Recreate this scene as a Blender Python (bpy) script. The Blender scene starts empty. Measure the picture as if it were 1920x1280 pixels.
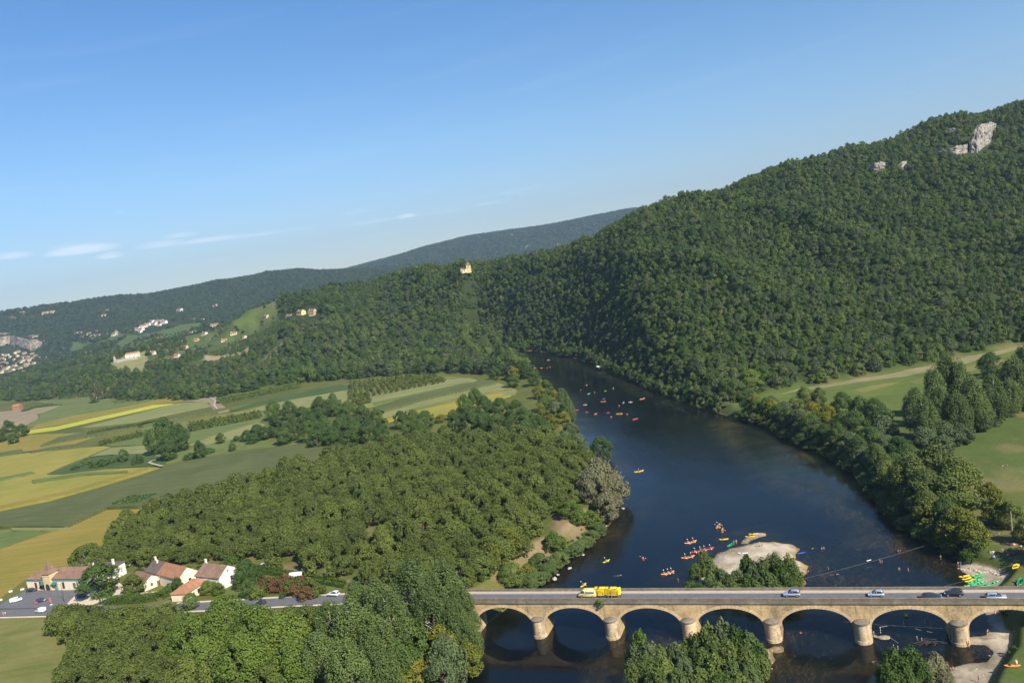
import bpy, bmesh, math, random
import numpy as np
from mathutils import Vector, Matrix
rnd = random.Random(7)
rng = np.random.default_rng(11)
PI = math.pi
scene = bpy.context.scene
COL = scene.collection

# ------------------------------------------------------------------ camera model
FPX = 1500.0
CAM_H = 112.0
ROLL = math.atan(0.16)
PITCH = math.atan((640-487)*math.cos(ROLL)/FPX)
F_ = np.array([0, math.cos(PITCH), -math.sin(PITCH)])
U0 = np.array([0, math.sin(PITCH), math.cos(PITCH)])
X0 = np.array([1.0, 0, 0])
R_ = math.cos(ROLL)*X0 - math.sin(ROLL)*U0
U_ = math.cos(ROLL)*U0 + math.sin(ROLL)*X0
C_ = np.array([0, 0, CAM_H])
def ray(px, py):
    return F_ + R_*(px-960)/FPX - U_*(py-640)/FPX
def P(px, py, z=0.0):
    """world point on the level plane z seen in direction (px,py) of the survey photograph"""
    d = ray(px, py); t = (z-CAM_H)/d[2]; q = C_ + d*t
    return Vector((float(q[0]), float(q[1]), float(z)))
def PD(px, py, dist):
    d = ray(px, py); t = dist/d[1]; q = C_ + d*t
    return Vector((float(q[0]), float(q[1]), float(q[2])))
def proj(q):
    v = np.array(q, dtype=float)-C_; z = v@F_
    return 960+FPX*(v@R_)/z, 640-FPX*(v@U_)/z

# ------------------------------------------------------------------ noise helpers
def _hash(ix, iy, s):
    h = (ix.astype(np.int64)*374761393 + iy.astype(np.int64)*668265263 + s*1274126177) & 0xffffffff
    h = ((h ^ (h >> 13))*1103515245) & 0xffffffff
    h = h ^ (h >> 16)
    return (h & 0xffffff)/float(0xffffff)
def vnoise(x, y, s=0):
    x = np.asarray(x, float); y = np.asarray(y, float)
    ix = np.floor(x); iy = np.floor(y); fx = x-ix; fy = y-iy
    fx = fx*fx*(3-2*fx); fy = fy*fy*(3-2*fy)
    a = _hash(ix, iy, s); b = _hash(ix+1, iy, s); c = _hash(ix, iy+1, s); d = _hash(ix+1, iy+1, s)
    return (a*(1-fx)+b*fx)*(1-fy)+(c*(1-fx)+d*fx)*fy
def fbm(x, y, s=0, o=4):
    v = 0; a = 0.5; t = 0
    for i in range(o):
        v = v + a*vnoise(x*2**i, y*2**i, s+i*17); t += a; a *= 0.5
    return v/t
def sstep(a, b, x):
    t = np.clip((x-a)/(b-a), 0, 1); return t*t*(3-2*t)
def pdist(x, y, poly):
    """unsigned distance to polygon outline and inside mask"""
    d2 = np.full(x.shape, 1e18); ins = np.zeros(x.shape, bool)
    n = len(poly)
    for i in range(n):
        x1, y1 = poly[i]; x2, y2 = poly[(i+1) % n]
        ex, ey = x2-x1, y2-y1
        t = np.clip(((x-x1)*ex+(y-y1)*ey)/(ex*ex+ey*ey+1e-9), 0, 1)
        d2 = np.minimum(d2, (x-x1-t*ex)**2+(y-y1-t*ey)**2)
        cr = ((y1 > y) != (y2 > y)) & (x < (x2-x1)*(y-y1)/((y2-y1) if y2 != y1 else 1e-9)+x1)
        ins ^= cr
    return np.sqrt(d2), ins
def inpoly(x, y, poly):
    x = np.asarray(x, float); y = np.asarray(y, float)
    ins = np.zeros(x.shape, bool); n = len(poly)
    for i in range(n):
        x1, y1 = poly[i]; x2, y2 = poly[(i+1) % n]
        ins ^= ((y1 > y) != (y2 > y)) & (x < (x2-x1)*(y-y1)/((y2-y1) if y2 != y1 else 1e-9)+x1)
    return ins
def wp(pts, z=0.0):
    return [tuple(P(a, b, z))[:2] for a, b in pts]

# ------------------------------------------------------------------ plan of the valley
ZL, ZR = 7.0, 3.0          # flood plain levels, left and right bank
DK = 10.65                 # bridge deck level
B0 = P(1003, 1122, 11.5); B5 = P(1792, 1121.7, 11.5)
E1 = (B5-B0); E1.z = 0; SPAN = E1.length/5; E1.normalize()
E2 = Vector((-E1.y, E1.x, 0))            # across the bridge, away from the camera
ANG = math.atan2(E1.y, E1.x)
def BR(s, v, z):           # bridge frame: s along (0 = pier 0), v across from the near face, z up
    return Vector((B0.x, B0.y, 0)) + E1*s + E2*v + Vector((0, 0, z))

RIVER = wp([(700,1470),(780,1340),(835,1262),(872,1215),(905,1175),(950,1140),(985,1108),(1010,1080),(1052,1052),(1092,1032),(1120,1005),(1150,975),(1168,935),
            (1150,905),(1140,875),(1120,850),(1085,822),(1075,790),(1060,755),(1032,722),(1000,700),(965,682),(925,676),(895,673),
            (890,664),(925,659),(960,656),(1010,658),(1080,672),(1150,699),(1230,733),(1300,760),(1380,784),(1440,801),(1500,835),(1560,860),
            (1615,900),(1650,940),(1675,975),(1720,1005),(1770,1030),(1797,1050),(1800,1068),(1815,1078),(1822,1098),(1835,1120),(1848,1150),(1855,1178),(1850,1190),
            (1812,1194),(1812,1208),(1848,1209),(1864,1222),(1850,1240),(1812,1243),(1786,1250),(1772,1268),(1740,1290),(1760,1420),(1800,1700),(700,1700)])
ISL_N = wp([(1290,1100),(1300,1080),(1325,1062),(1337,1050),(1348,1039),(1375,1028),(1400,1022),(1425,1016),(1450,1018),(1480,1020),(1497,1030),(1488,1045),(1480,1050),(1497,1053),(1511,1062),
            (1508,1072),(1500,1080),(1509,1092),(1502,1110),(1460,1128),(1380,1135),(1300,1130)])
ISL_S = wp([(1180,1250),(1215,1230),(1250,1214),(1290,1205),(1330,1200),(1380,1206),(1425,1214),(1444,1222),(1447,1236),(1436,1256),(1415,1282),(1380,1340),(1280,1380),(1150,1330)])
ISL_T = wp([(1447,1218),(1455,1213),(1466,1213),(1467,1220),(1456,1222)])
ISL_W = wp([(1393,1018),(1398,1010),(1420,1001),(1436,998),(1430,1003),(1412,1010),(1400,1018)])
ISL_R = wp([(1615,1290),(1640,1265),(1690,1255),(1745,1258),(1765,1275),(1760,1300),(1700,1330)])
SHALLOW = wp([(1350,790),(1400,795),(1500,835),(1600,890),(1630,935),(1590,950),(1520,925),(1450,893),(1405,850),(1370,815)])
BEACH_E = wp([(1796,1052),(1830,1060),(1870,1074),(1886,1082),(1880,1092),(1868,1104),(1836,1122),(1825,1104),(1815,1080),(1800,1070)])
BEACH_S = wp([(1835,1120),(1860,1120),(1868,1150),(1880,1180),(1892,1192),(1890,1212),(1878,1232),(1862,1262),(1848,1290),(1840,1400),(1720,1400),(1730,1290),(1770,1262),(1786,1248),(1850,1240),(1864,1222),(1846,1209),(1808,1209),(1808,1192),(1850,1190),(1855,1178)])

# hill control points: (px, py, forward distance, tree height standing on it)
CTL = []
sky_r = [(2300,120,950),(2100,150,920),(1920,185,900),(1800,208,900),(1740,222,900),(1600,270,880),(1480,297,870),(1400,330,870),(1280,357,890),(1200,385,910),(1130,427,950),
         (1060,457,1000),(1000,471,1070),(940,480,1130),(880,487,1180),(800,491,1230),(740,506,1290),(680,525,1340),(640,536,1390)]
SKC = {1920: 6.7, 1800: 7.6, 1740: 3.9, 1600: 4.2, 1480: 6.5, 1400: 8.1, 1280: 2.3, 1200: -2.3, 1130: 0.0, 1060: -7.1, 1000: -12.3, 940: -10.4, 880: -14.5, 800: -2.9, 740: -6.4, 680: 1.2, 640: -14.0, 2100: 6.7, 2300: 6.7}
for a, b, d in sky_r:
    CTL.append((a, b, d, 9-SKC.get(a, 0))); q = PD(a, b, d)
    CTL.append(('w', q.x*1.25, q.y*1.25, max(q.z-45, 20))); CTL.append(('w', q.x*1.7, q.y*1.7, max(q.z-110, 10)))
foot = [(2300,600),(2100,630),(1905,645),(1800,666),(1700,688),(1600,706),(1500,722),(1420,742),(1340,765),(1280,748),(1200,716),(1150,692),(1080,668),(1010,652),(950,646),(900,645)]
for (a, b) in foot:
    q = P(a, b, 3.0); CTL.append(('w', q.x, q.y, 5.0)); CTL.append(('w', q.x*0.8, q.y*0.8, -6.0))
    # a point part way up the slope
for a, b0, bs, d0, d1 in [(1905,645,185,0,900),(1740,680,222,0,900),(1600,706,270,0,880),(1480,726,297,0,870),(1400,745,330,0,870),(1280,748,357,0,890),(1200,716,385,0,910),(1130,685,427,0,950),(1060,662,457,0,1000)]:
    qf = P(a, b0, 3.0); qs = PD(a, bs, d1)
    for t in (0.3, 0.62, 0.85):
        x = qf.x+(qs.x-qf.x)*t; y = qf.y+(qs.y-qf.y)*t
        CTL.append(('w', x, y, 3+(qs.z-9-3)*(t**0.92)))
CTL += [(900,600,1060,8),(980,600,960,8),(820,610,1080,8),(750,600,1140,8),(900,655,985,8),(800,650,1010,8),(700,640,1090,8),(620,600,1180,8),(560,650,1120,4),(640,570,1240,8),
        (560,583,1270,0),(590,578,1290,0),(530,590,1250,0),(470,590,1500,0),(500,578,1500,0),(530,566,1500,0),(440,606,1450,0),(620,540,1420,0),(580,555,1420,8),(700,545,1290,8),(820,540,1180,8),(870,508,1150,0),
        (400,640,1500,2),(365,628,1650,0),(300,640,1700,3),(240,668,1420,0),(200,690,1330,8),(330,680,1300,6),(430,660,1300,3),(480,650,1250,3),(480,620,1400,8),
        (100,700,1750,9),(0,715,1800,9),(-200,740,1800,9),(150,660,2300,6),(60,684,3150,5),(-100,700,3100,5),(150,655,3000,5),(200,632,2850,0),(270,615,2700,0),(330,608,2600,0),(100,668,3050,5),
        (50,636,3400,8),(0,642,3400,8),(100,632,3300,8),(-200,650,3300,8),(250,598,3100,9),(430,600,3000,9),(380,608,2500,0),(350,640,2000,8),(420,612,1900,5),(520,590,2400,9),
        (0,585,3900,9),(-250,610,3900,9),(80,572,3900,9),(160,562,3950,9),(220,553,4000,9),(330,541,4000,9),(400,525,4000,9),(500,508,4000,9),(560,504,4000,9),(640,504,4100,9),(700,500,4200,9),(780,500,4400,9),
        (200,600,3500,9),(400,562,3600,9),(600,524,3700,9),(100,612,3550,9),(300,580,3500,9),(500,545,3500,9),
        (720,490,6000,9),(800,463,6300,9),(880,441,6500,9),(930,440,6000,9),(1000,434,6000,9),(1060,419,6200,9),(1110,405,6200,9),(1180,393,6300,9),(1300,385,6500,9),(1500,380,6500,9),(1900,340,6500,9),
        (820,485,5200,9),(900,480,5200,9),(1000,462,5200,9),(1100,440,5300,9),(950,486,4600,9),(1050,470,4600,9)]
for a in (0, 200, 400, 640): q = PD(a, 560, 5200); CTL.append(('w', q.x, q.y, 150))
for a, b in ((-300,775),(-100,762),(0,755),(100,755),(200,750),(250,750),(330,750),(420,745),(520,724),(640,706),(760,704),(850,692),(920,690)):
    q = P(a, b, ZL); k = 1.06; CTL.append(('w', q.x*k, q.y*k, ZL)); CTL.append(('w', q.x*0.9, q.y*0.9, -6.0)); CTL.append(('w', q.x*0.7, q.y*0.7, -14.0))
ctl = []
for c in CTL:
    if c[0] == 'w': ctl.append(c[1:])
    else:
        q = PD(c[0], c[1], c[2]); ctl.append((q.x, q.y, q.z-c[3]))
ctl = np.array(ctl)
KA = 2.2
def uv_(x, y):
    r = np.hypot(x, y)+1e-6
    return np.clip(np.arctan2(x, y), -0.95, 0.95)*KA, np.log(np.clip(r, 250, 9000))
cu, cv = uv_(ctl[:, 0], ctl[:, 1])
A = np.sqrt((cu[:, None]-cu)**2+(cv[:, None]-cv)**2+1e-5)
wts = np.linalg.solve(A+np.eye(len(ctl))*1e-4*-1, ctl[:, 2]-20)
def rbf(x, y):
    out = np.empty(x.size); X = x.ravel(); Y = y.ravel()
    u, v = uv_(X, Y)
    for i in range(0, X.size, 20000):
        s = slice(i, i+20000)
        out[s] = np.sqrt((u[s, None]-cu)**2+(v[s, None]-cv)**2+1e-5)@wts+20
    return out.reshape(x.shape)
ROAD_S0 = -SPAN-3.0
def roadz(s):               # level of the road left of the bridge
    t = np.clip((ROAD_S0-s)/150.0, 0, 1); return DK-(DK-7.35)*t*t*(3-2*t)
def roadv(s):               # the road swings slightly toward the camera away from the bridge
    return -8.6*np.clip((-60-s)/190.0, 0, 1.6)**1.4
def zf(x, y, full=False):
    x = np.asarray(x, float); y = np.asarray(y, float); sh = x.shape
    x = np.atleast_1d(x).ravel(); y = np.atleast_1d(y).ravel()
    rr = np.hypot(x, y)
    # bank side: right bank is where x is right of the river's axis
    xc = np.interp(y, [0, 120, 230, 330, 420, 480, 620, 800, 900], [60, 60, 45, 60, 62, 75, 60, 20, 0])
    right = (x > xc) & (y < 560)
    plat = np.where(right, ZR, ZL)
    z = plat.copy()
    far = (rr > 330) & (y > 0)
    hill = np.full(x.shape, -20.0)
    if far.any():
        hh = rbf(x[far], y[far])
        nz = (fbm(x[far]/140, y[far]/140, 3, 4)-0.5)
        nz2 = (fbm(x[far]/600, y[far]/600, 9, 2)-0.5)
        crest = np.sin(np.pi*np.clip((hh-plat[far])/170, 0, 1))*(rr[far] < 1900)
        rdg = 1-np.abs(2*fbm((x[far]+.35*y[far])/115, (y[far]-.2*x[far])/330, 61, 3)-1)*2
        hh = hh + rdg*crest*17-6*crest
        hh = hh + nz*np.clip(hh-plat[far], 0, 90)*0.22*np.where(rr[far] < 1900, 1, 0.6) + nz2*np.where(rr[far] > 4600, 30, 0)
        hill[far] = hh
    hill = hill-3.5*sstep(8, 40, hill-plat)*(rr < 1900)
    hf = np.clip(hill-plat, 0, None)
    z = plat+hf
    # hill side below the viewpoint
    near = 95-0.0*rr
    z = np.where(rr < 130, np.maximum(z, 3+77*sstep(128, 25, np.hypot(x, y+40))), z)
    # behind the camera: plateau rises gently
    z = np.where((y < -60), np.maximum(z, 40+40*sstep(-60, -400, y)), z)
    # road embankment
    sx = (x-B0.x)*E1.x+(y-B0.y)*E1.y; vx = (x-B0.x)*E2.x+(y-B0.y)*E2.y-3.5-0
    vx = vx-roadv(sx)
    rz = roadz(sx)-0.25
    kk = sstep(13, 5.5, np.abs(vx))*(sx < ROAD_S0+4)
    z = z*(1-kk)+np.maximum(z, rz)*kk*(rr > 140)+z*kk*(rr <= 140)
    d, ins = pdist(x, y, RIVER)
    bankw = np.where(right & (y < 330), 9.0, 11.0)
    prof = 0.15+0.35*np.clip(d, 0, 1.5)+(z-0.6)*sstep(0.8, 1, 0)*0
    lim = 0.0+np.where(d < 1.5, d*0.4, 0.6+(d-1.5)*np.where(right, 0.5, 0.75))
    lim = lim+np.clip(d-9, 0, None)*.9
    zb = np.minimum(z, lim+0.3*fbm(x/5, y/5, 21, 2)*np.clip(d/2, 0, 1))
    gmask = np.zeros(x.shape)
    for BP in (BEACH_E, BEACH_S):
        d2, i2 = pdist(x, y, BP)
        zz = 0.0+0.06*np.minimum(d, 5)+.012*d+(0.2*fbm(x/3, y/3, 5, 3)-.08)*np.clip(d/2, 0, 1)
        w = np.where(i2, 1.0, sstep(3.5, 0, d2))
        zb = zb*(1-w)+np.minimum(zb, zz)*w
        gmask = np.maximum(gmask, np.where(i2, 1.0, sstep(1.2, 0, d2)))
    depth = 0.02+np.minimum(d*0.14, 2.8)
    d3, i3 = pdist(x, y, SHALLOW)
    wsh = np.where(i3, 1.0, sstep(18, 0, d3))
    depth = depth*(1-wsh)+wsh*np.minimum(depth, 0.22+0.65*np.clip(fbm(x/9, y/14, 8, 3)*2-.55, 0, 1))
    # shallow fords near the bridge
    fd = sstep(95, 45, np.abs(y-205))*sstep(15, 45, x)
    depth = depth*(1-fd)+fd*(np.minimum(depth, 0.35+0.9*fbm(x/16, y/16, 12, 3)))
    zbed = -depth+(0.25*fbm(x/6, y/6, 14, 3)-.12)*np.clip(d/4, 0, 1)
    isl = np.zeros(x.shape)
    for IP in (ISL_N, ISL_S, ISL_T, ISL_W, ISL_R):
        d4, i4 = pdist(x, y, IP)
        sd = np.where(i4, d4, -d4)+1.6*(fbm(x/3.2, y/3.2, 31, 3)-0.5)
        zi = np.clip(0.08+sd*0.12, -9, 0.55)+np.where(sd > 0, 0.16*fbm(x/2, y/2, 33, 3), 0)
        zbed = np.maximum(zbed, np.where(sd > -14, zi-0.02*np.clip(-sd, 0, 9), -9))
        isl = np.maximum(isl, sstep(-0.2, 0.5, sd))
    z = np.where(ins, zbed, zb)
    gmask = np.where(ins, isl, gmask)
    if full:
        return z.reshape(sh), ins.reshape(sh), d.reshape(sh), hf.reshape(sh), gmask.reshape(sh), right.reshape(sh)
    return z.reshape(sh)
def gz(x, y): return float(zf(np.array([x]), np.array([y]))[0])
def trace(px, py, rmin=150, rmax=8000, back=0.0):
    d = ray(px, py); d = d/np.linalg.norm(d[:2])
    t = np.exp(np.linspace(math.log(rmin), math.log(rmax), 1500))
    X = C_[0]+d[0]*t; Y = C_[1]+d[1]*t; Z = CAM_H+d[2]*t
    zz = zf(X, Y); hit = np.nonzero(Z < zz)[0]
    if not len(hit): return None
    i = hit[0]
    if i == 0: return Vector((X[0], Y[0], zz[0]))
    a = (Z[i-1]-zz[i-1])/((Z[i-1]-zz[i-1])-(Z[i]-zz[i])+1e-9)
    tt = t[i-1]+(t[i]-t[i-1])*a+back
    x, y = C_[0]+d[0]*tt, C_[1]+d[1]*tt
    return Vector((float(x), float(y), gz(x, y)))

# clearings: no trees here
CLEAR_PX = [[(430,608),(455,590),(480,580),(512,574),(516,584),(490,596),(470,606),(440,614)],[(455,588),(470,576),(480,575),(474,586)],[(597,545),(600,536),(640,533),(644,536),(615,548),(600,551)],
 [(240,628),(300,620),(330,612),(380,604),(378,614),(330,626),(270,634),(225,652),(215,645)],[(385,665),(470,648),(475,657),(430,668),(380,678)],[(380,640),(440,630),(440,642),(390,650)],
 [(208,664),(272,657),(280,680),(276,692),(220,702),(204,686)],[(522,590),(604,574),(610,606),(528,616)],[(1800,302),(1804,282),(1814,260),(1832,238),(1870,228),(1872,252),(1858,288),(1825,296)],[(1628,330),(1634,308),(1662,303),(1664,328)],
 [(0,656),(12,648),(30,654),(60,662),(80,655),(82,664),(60,674),(10,670)],[(855,512),(885,508),(885,518),(855,520)],[(130,655),(140,640),(170,642),(150,660)],[(165,640),(200,636),(220,622),(240,628),(220,640),(170,650)],[(345,632),(395,622),(395,640),(350,650)],
 [(410,612),(445,603),(440,612),(412,620)],[(0,700),(0,665),(65,668),(65,690),(30,700)],[(140,690),(150,682),(180,680),(160,692)],[(250,620),(300,606),(350,600),(355,607),(300,620),(256,630)],[(1748,300),(1752,282),(1800,270),(1802,299)],[(1770,252),(1776,243),(1812,242),(1812,254)],[(1681,323),(1684,303),(1704,301),(1702,320)]]
clear_w = []; clear_c = []
CLC = ['g','t','p','g','t','g','p','f','f','f','f','f','g','g','g','g','g','g']
for ci_, poly in enumerate(CLEAR_PX):
    q = [trace(a, b_, 400) for a, b_ in poly]; q = [(v.x, v.y) for v in q if v is not None]
    q = [v for v in q if math.hypot(*v) < 1.3*min(math.hypot(*w_) for w_ in q)]
    if len(q) > 2: clear_w.append(q); clear_c.append(CLC[ci_] if ci_ < len(CLC) else 'f')
# ------------------------------------------------------------------ object helpers
def tag(o, label=None, cat=None, group=None, kind=None):
    if label: o['label'] = label
    if cat: o['category'] = cat
    if group: o['group'] = group
    if kind: o['kind'] = kind
    return o
def empty(name, loc, rz=0.0, label=None, cat=None, group=None, scale=1.0):
    o = bpy.data.objects.new(name, None); COL.objects.link(o)
    o.location = loc; o.rotation_euler = (0, 0, rz)
    if scale != 1.0: o.scale = (scale,)*3 if not hasattr(scale, '__len__') else scale
    o.empty_display_size = 0.5
    return tag(o, label, cat, group)
def meshobj(name, me, mats=None, parent=None, loc=None, rz=None):
    o = bpy.data.objects.new(name, me); COL.objects.link(o)
    if mats:
        for m in (mats if isinstance(mats, (list, tuple)) else [mats]):
            if len(me.materials) < (len(mats) if isinstance(mats, (list, tuple)) else 1): me.materials.append(m)
    if parent: o.parent = parent
    if loc is not None: o.location = loc
    if rz is not None: o.rotation_euler = (0, 0, rz)
    return o
def setmat(o, m):            # material on the object, so copies may share the mesh
    if not len(o.data.materials): o.data.materials.append(m)
    o.material_slots[0].link = 'OBJECT'; o.material_slots[0].material = m
def copy_tree(o, parent=None):
    c = o.copy(); COL.objects.link(c); c.parent = parent
    for ch in list(KIDS.get(o.name, [])) or [k for k in o.children]: copy_tree(ch, c)
    return c
KIDS = {}
def fastmesh(name, V, Fq, smooth=False, mi=None):
    V = np.asarray(V, dtype=np.float32); Fq = np.asarray(Fq, dtype=np.int32)
    me = bpy.data.meshes.new(name); k = Fq.shape[1]
    me.vertices.add(len(V)); me.vertices.foreach_set('co', V.ravel())
    me.loops.add(Fq.size); me.loops.foreach_set('vertex_index', Fq.ravel())
    me.polygons.add(len(Fq)); me.polygons.foreach_set('loop_start', np.arange(0, Fq.size, k, dtype=np.int32))
    if mi is not None: me.polygons.foreach_set('material_index', np.asarray(mi, dtype=np.int32))
    me.polygons.foreach_set('use_smooth', np.full(len(Fq), smooth))
    me.update(); me.validate()
    return me
class MB:
    """collects shapes into one mesh"""
    def __init__(s): s.v = []; s.f = []; s.m = []
    def add(s, vs, fs, mi=0):
        b = len(s.v); s.v += [tuple(v) for v in vs]; s.f += [tuple(b+i for i in f) for f in fs]; s.m += [mi]*len(fs); return s
    def box(s, x0, x1, y0, y1, z0, z1, mi=0):
        return s.add([(x0,y0,z0),(x1,y0,z0),(x1,y1,z0),(x0,y1,z0),(x0,y0,z1),(x1,y0,z1),(x1,y1,z1),(x0,y1,z1)],
                     [(0,3,2,1),(4,5,6,7),(0,1,5,4),(1,2,6,5),(2,3,7,6),(3,0,4,7)], mi)
    def tube(s, p, r, n=8, mi=0, cap=True):
        """p: list of points, r: radius or list"""
        p = [Vector(q) for q in p]; r = r if hasattr(r, '__len__') else [r]*len(p)
        b = len(s.v); N = len(p)
        for i in range(N):
            t = (p[min(i+1, N-1)]-p[max(i-1, 0)]).normalized()
            a = Vector((0, 0, 1)) if abs(t.z) < 0.9 else Vector((1, 0, 0))
            u = t.cross(a).normalized(); w = t.cross(u)
            for k in range(n):
                an = 2*PI*k/n; s.v.append(tuple(p[i]+(u*math.cos(an)+w*math.sin(an))*r[i]))
        for i in range(N-1):
            for k in range(n):
                s.f.append((b+i*n+k, b+(i+1)*n+k, b+(i+1)*n+(k+1) % n, b+i*n+(k+1) % n)); s.m.append(mi)
        if cap:
            s.f.append(tuple(b+k for k in range(n))); s.m.append(mi)
            s.f.append(tuple(b+(N-1)*n+k for k in reversed(range(n)))); s.m.append(mi)
        return s
    def prism(s, poly, x0, x1, mi=0):
        """polygon in (y,z) extruded along x"""
        n = len(poly); b = [(x0, y, z) for y, z in poly]+[(x1, y, z) for y, z in poly]
        fs = [tuple(range(n)), tuple(n+i for i in reversed(range(n)))]+[(i, n+i, n+(i+1) % n, (i+1) % n) for i in range(n)]
        return s.add(b, fs, mi)
    def sweep(s, secs, mi=0, cap=True):
        n = len(secs[0]); b = len(s.v)
        for q in secs: s.v += [tuple(v) for v in q]
        for i in range(len(secs)-1):
            for k in range(n):
                s.f.append((b+i*n+k, b+i*n+(k+1) % n, b+(i+1)*n+(k+1) % n, b+(i+1)*n+k)); s.m.append(mi)
        if cap:
            s.f.append(tuple(b+k for k in reversed(range(n)))); s.m.append(mi)
            s.f.append(tuple(b+(len(secs)-1)*n+k for k in range(n))); s.m.append(mi)
        return s
    def mesh(s, name, smooth=False, fix=True):
        me = bpy.data.meshes.new(name); me.from_pydata(s.v, [], s.f)
        me.polygons.foreach_set('material_index', s.m)
        if smooth: me.polygons.foreach_set('use_smooth', [True]*len(me.polygons))
        if fix:
            bm = bmesh.new(); bm.from_mesh(me); bmesh.ops.recalc_face_normals(bm, faces=bm.faces); bm.to_mesh(me); bm.free()
        me.update(); return me
    def build(s, name, mats, parent=None, smooth=False, loc=None, rz=None):
        return meshobj(name, s.mesh(name, smooth), mats, parent, loc, rz)

# ------------------------------------------------------------------ materials
MATS = {}
def nmat(name):
    m = bpy.data.materials.new(name); m.use_nodes = True; MATS[name] = m
    nt = m.node_tree; nt.nodes.clear(); return m, nt
def nd(nt, t, **kw):
    n = nt.nodes.new(t)
    for k, v in kw.items():
        if k.startswith('i_'): n.inputs[k[2:].replace('_', ' ')].default_value = v
        else: setattr(n, k, v)
    return n
def mathn(nt, op, a, b=None, clamp=False):
    n = nt.nodes.new('ShaderNodeMath'); n.operation = op; n.use_clamp = clamp
    for i, v in enumerate((a, b)):
        if v is None: continue
        if hasattr(v, 'is_linked') or hasattr(v, 'links'): nt.links.new(v, n.inputs[i])
        else: n.inputs[i].default_value = v
    return n.outputs[0]
def mixc(nt, fac, a, b, mode='MIX'):
    n = nt.nodes.new('ShaderNodeMix'); n.data_type = 'RGBA'; n.blend_type = mode
    for i, v in ((0, fac), (6, a), (7, b)):
        if hasattr(v, 'links'): nt.links.new(v, n.inputs[i])
        else: n.inputs[i].default_value = v if i == 0 else (*v, 1) if len(v) == 3 else v
    return n.outputs[2]
def ramp(nt, fac, stops):
    n = nt.nodes.new('ShaderNodeValToRGB'); cr = n.color_ramp
    while len(cr.elements) < len(stops): cr.elements.new(0.5)
    for e, (p, c) in zip(cr.elements, stops): e.position = p; e.color = (*c, 1) if len(c) == 3 else c
    nt.links.new(fac, n.inputs[0]); return n.outputs[0]
def noise(nt, scale, detail=4, rough=0.6, coord='Object', dist=0.0, vec=None):
    if vec is None: tc = nt.nodes.new('ShaderNodeTexCoord'); vec = tc.outputs[coord]
    n = nt.nodes.new('ShaderNodeTexNoise'); n.inputs['Scale'].default_value = scale; n.inputs['Detail'].default_value = detail
    n.inputs['Roughness'].default_value = rough; n.inputs['Distortion'].default_value = dist
    nt.links.new(vec, n.inputs['Vector']); return n.outputs['Fac']
def finish(nt, col, rough=0.8, metal=0.0, spec=0.3, bump=None, bstr=0.3, bdist=0.1):
    b = nt.nodes.new('ShaderNodeBsdfPrincipled'); o = nt.nodes.new('ShaderNodeOutputMaterial')
    if hasattr(col, 'links'): nt.links.new(col, b.inputs['Base Color'])
    else: b.inputs['Base Color'].default_value = (*col, 1)
    b.inputs['Roughness'].default_value = rough; b.inputs['Metallic'].default_value = metal
    b.inputs['Specular IOR Level'].default_value = spec
    if bump is not None:
        bn = nt.nodes.new('ShaderNodeBump'); bn.inputs['Strength'].default_value = bstr; bn.inputs['Distance'].default_value = bdist
        nt.links.new(bump, bn.inputs['Height']); nt.links.new(bn.outputs[0], b.inputs['Normal'])
    nt.links.new(b.outputs[0], o.inputs[0]); return b
def plain(name, col, rough=0.6, metal=0.0, spec=0.4, var=0.12, scale=3.0):
    if name in MATS: return MATS[name]
    m, nt = nmat(name)
    f = noise(nt, scale, 3); lo = tuple(c*(1-var) for c in col); hi = tuple(min(c*(1+var), 1) for c in col)
    finish(nt, ramp(nt, f, [(0.3, lo), (0.7, hi)]), rough, metal, spec); return m
def leafmat(name, c1, c2, c3, trans=0.25, nscale=0.35, rand=0.5):
    """foliage: colour differs from tree to tree and from clump to clump"""
    m, nt = nmat(name)
    oi = nt.nodes.new('ShaderNodeObjectInfo')
    f = noise(nt, nscale, 3, 0.7)
    g = nt.nodes.new('ShaderNodeNewGeometry')
    a = mathn(nt, 'MULTIPLY', oi.outputs['Random'], rand)
    b_ = mathn(nt, 'MULTIPLY', f, 1-rand)
    s = mathn(nt, 'ADD', a, b_)
    s = mathn(nt, 'ADD', s, mathn(nt, 'MULTIPLY', mathn(nt, 'SUBTRACT', g.outputs['Random Per Island'], 0.5), 0.35))
    col = ramp(nt, s, [(0.15, c1), (0.5, c2), (0.85, c3)])
    b = nt.nodes.new('ShaderNodeBsdfPrincipled'); b.inputs['Roughness'].default_value = 0.55; b.inputs['Specular IOR Level'].default_value = 0.25
    nt.links.new(col, b.inputs['Base Color'])
    t = nt.nodes.new('ShaderNodeBsdfTranslucent'); nt.links.new(mixc(nt, 0.5, col, (c3[0]*1.5, c3[1]*1.6, c3[2]*0.8)), t.inputs['Color'])
    mx = nt.nodes.new('ShaderNodeMixShader'); mx.inputs[0].default_value = trans
    nt.links.new(b.outputs[0], mx.inputs[1]); nt.links.new(t.outputs[0], mx.inputs[2])
    o = nt.nodes.new('ShaderNodeOutputMaterial'); nt.links.new(mx.outputs[0], o.inputs[0]); return m
L_FOREST = leafmat('forest_leaves', (0.045,0.086,0.019), (0.074,0.129,0.025), (0.134,0.182,0.037), rand=0.75)
L_FOREST2 = leafmat('forest_leaves_grey', (0.053,0.086,0.037), (0.082,0.117,0.047), (0.125,0.150,0.054), rand=0.75)
L_FAR = leafmat('far_wood_leaves', (0.037,0.069,0.021), (0.056,0.098,0.028), (0.097,0.134,0.039), rand=0.75)
L_WALNUT = leafmat('walnut_leaves', (0.071,0.099,0.021), (0.107,0.141,0.029), (0.153,0.192,0.035), rand=0.45)
L_OAK = leafmat('dark_broad_leaves', (0.040,0.076,0.019), (0.068,0.120,0.026), (0.116,0.172,0.035), rand=0.4)
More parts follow.
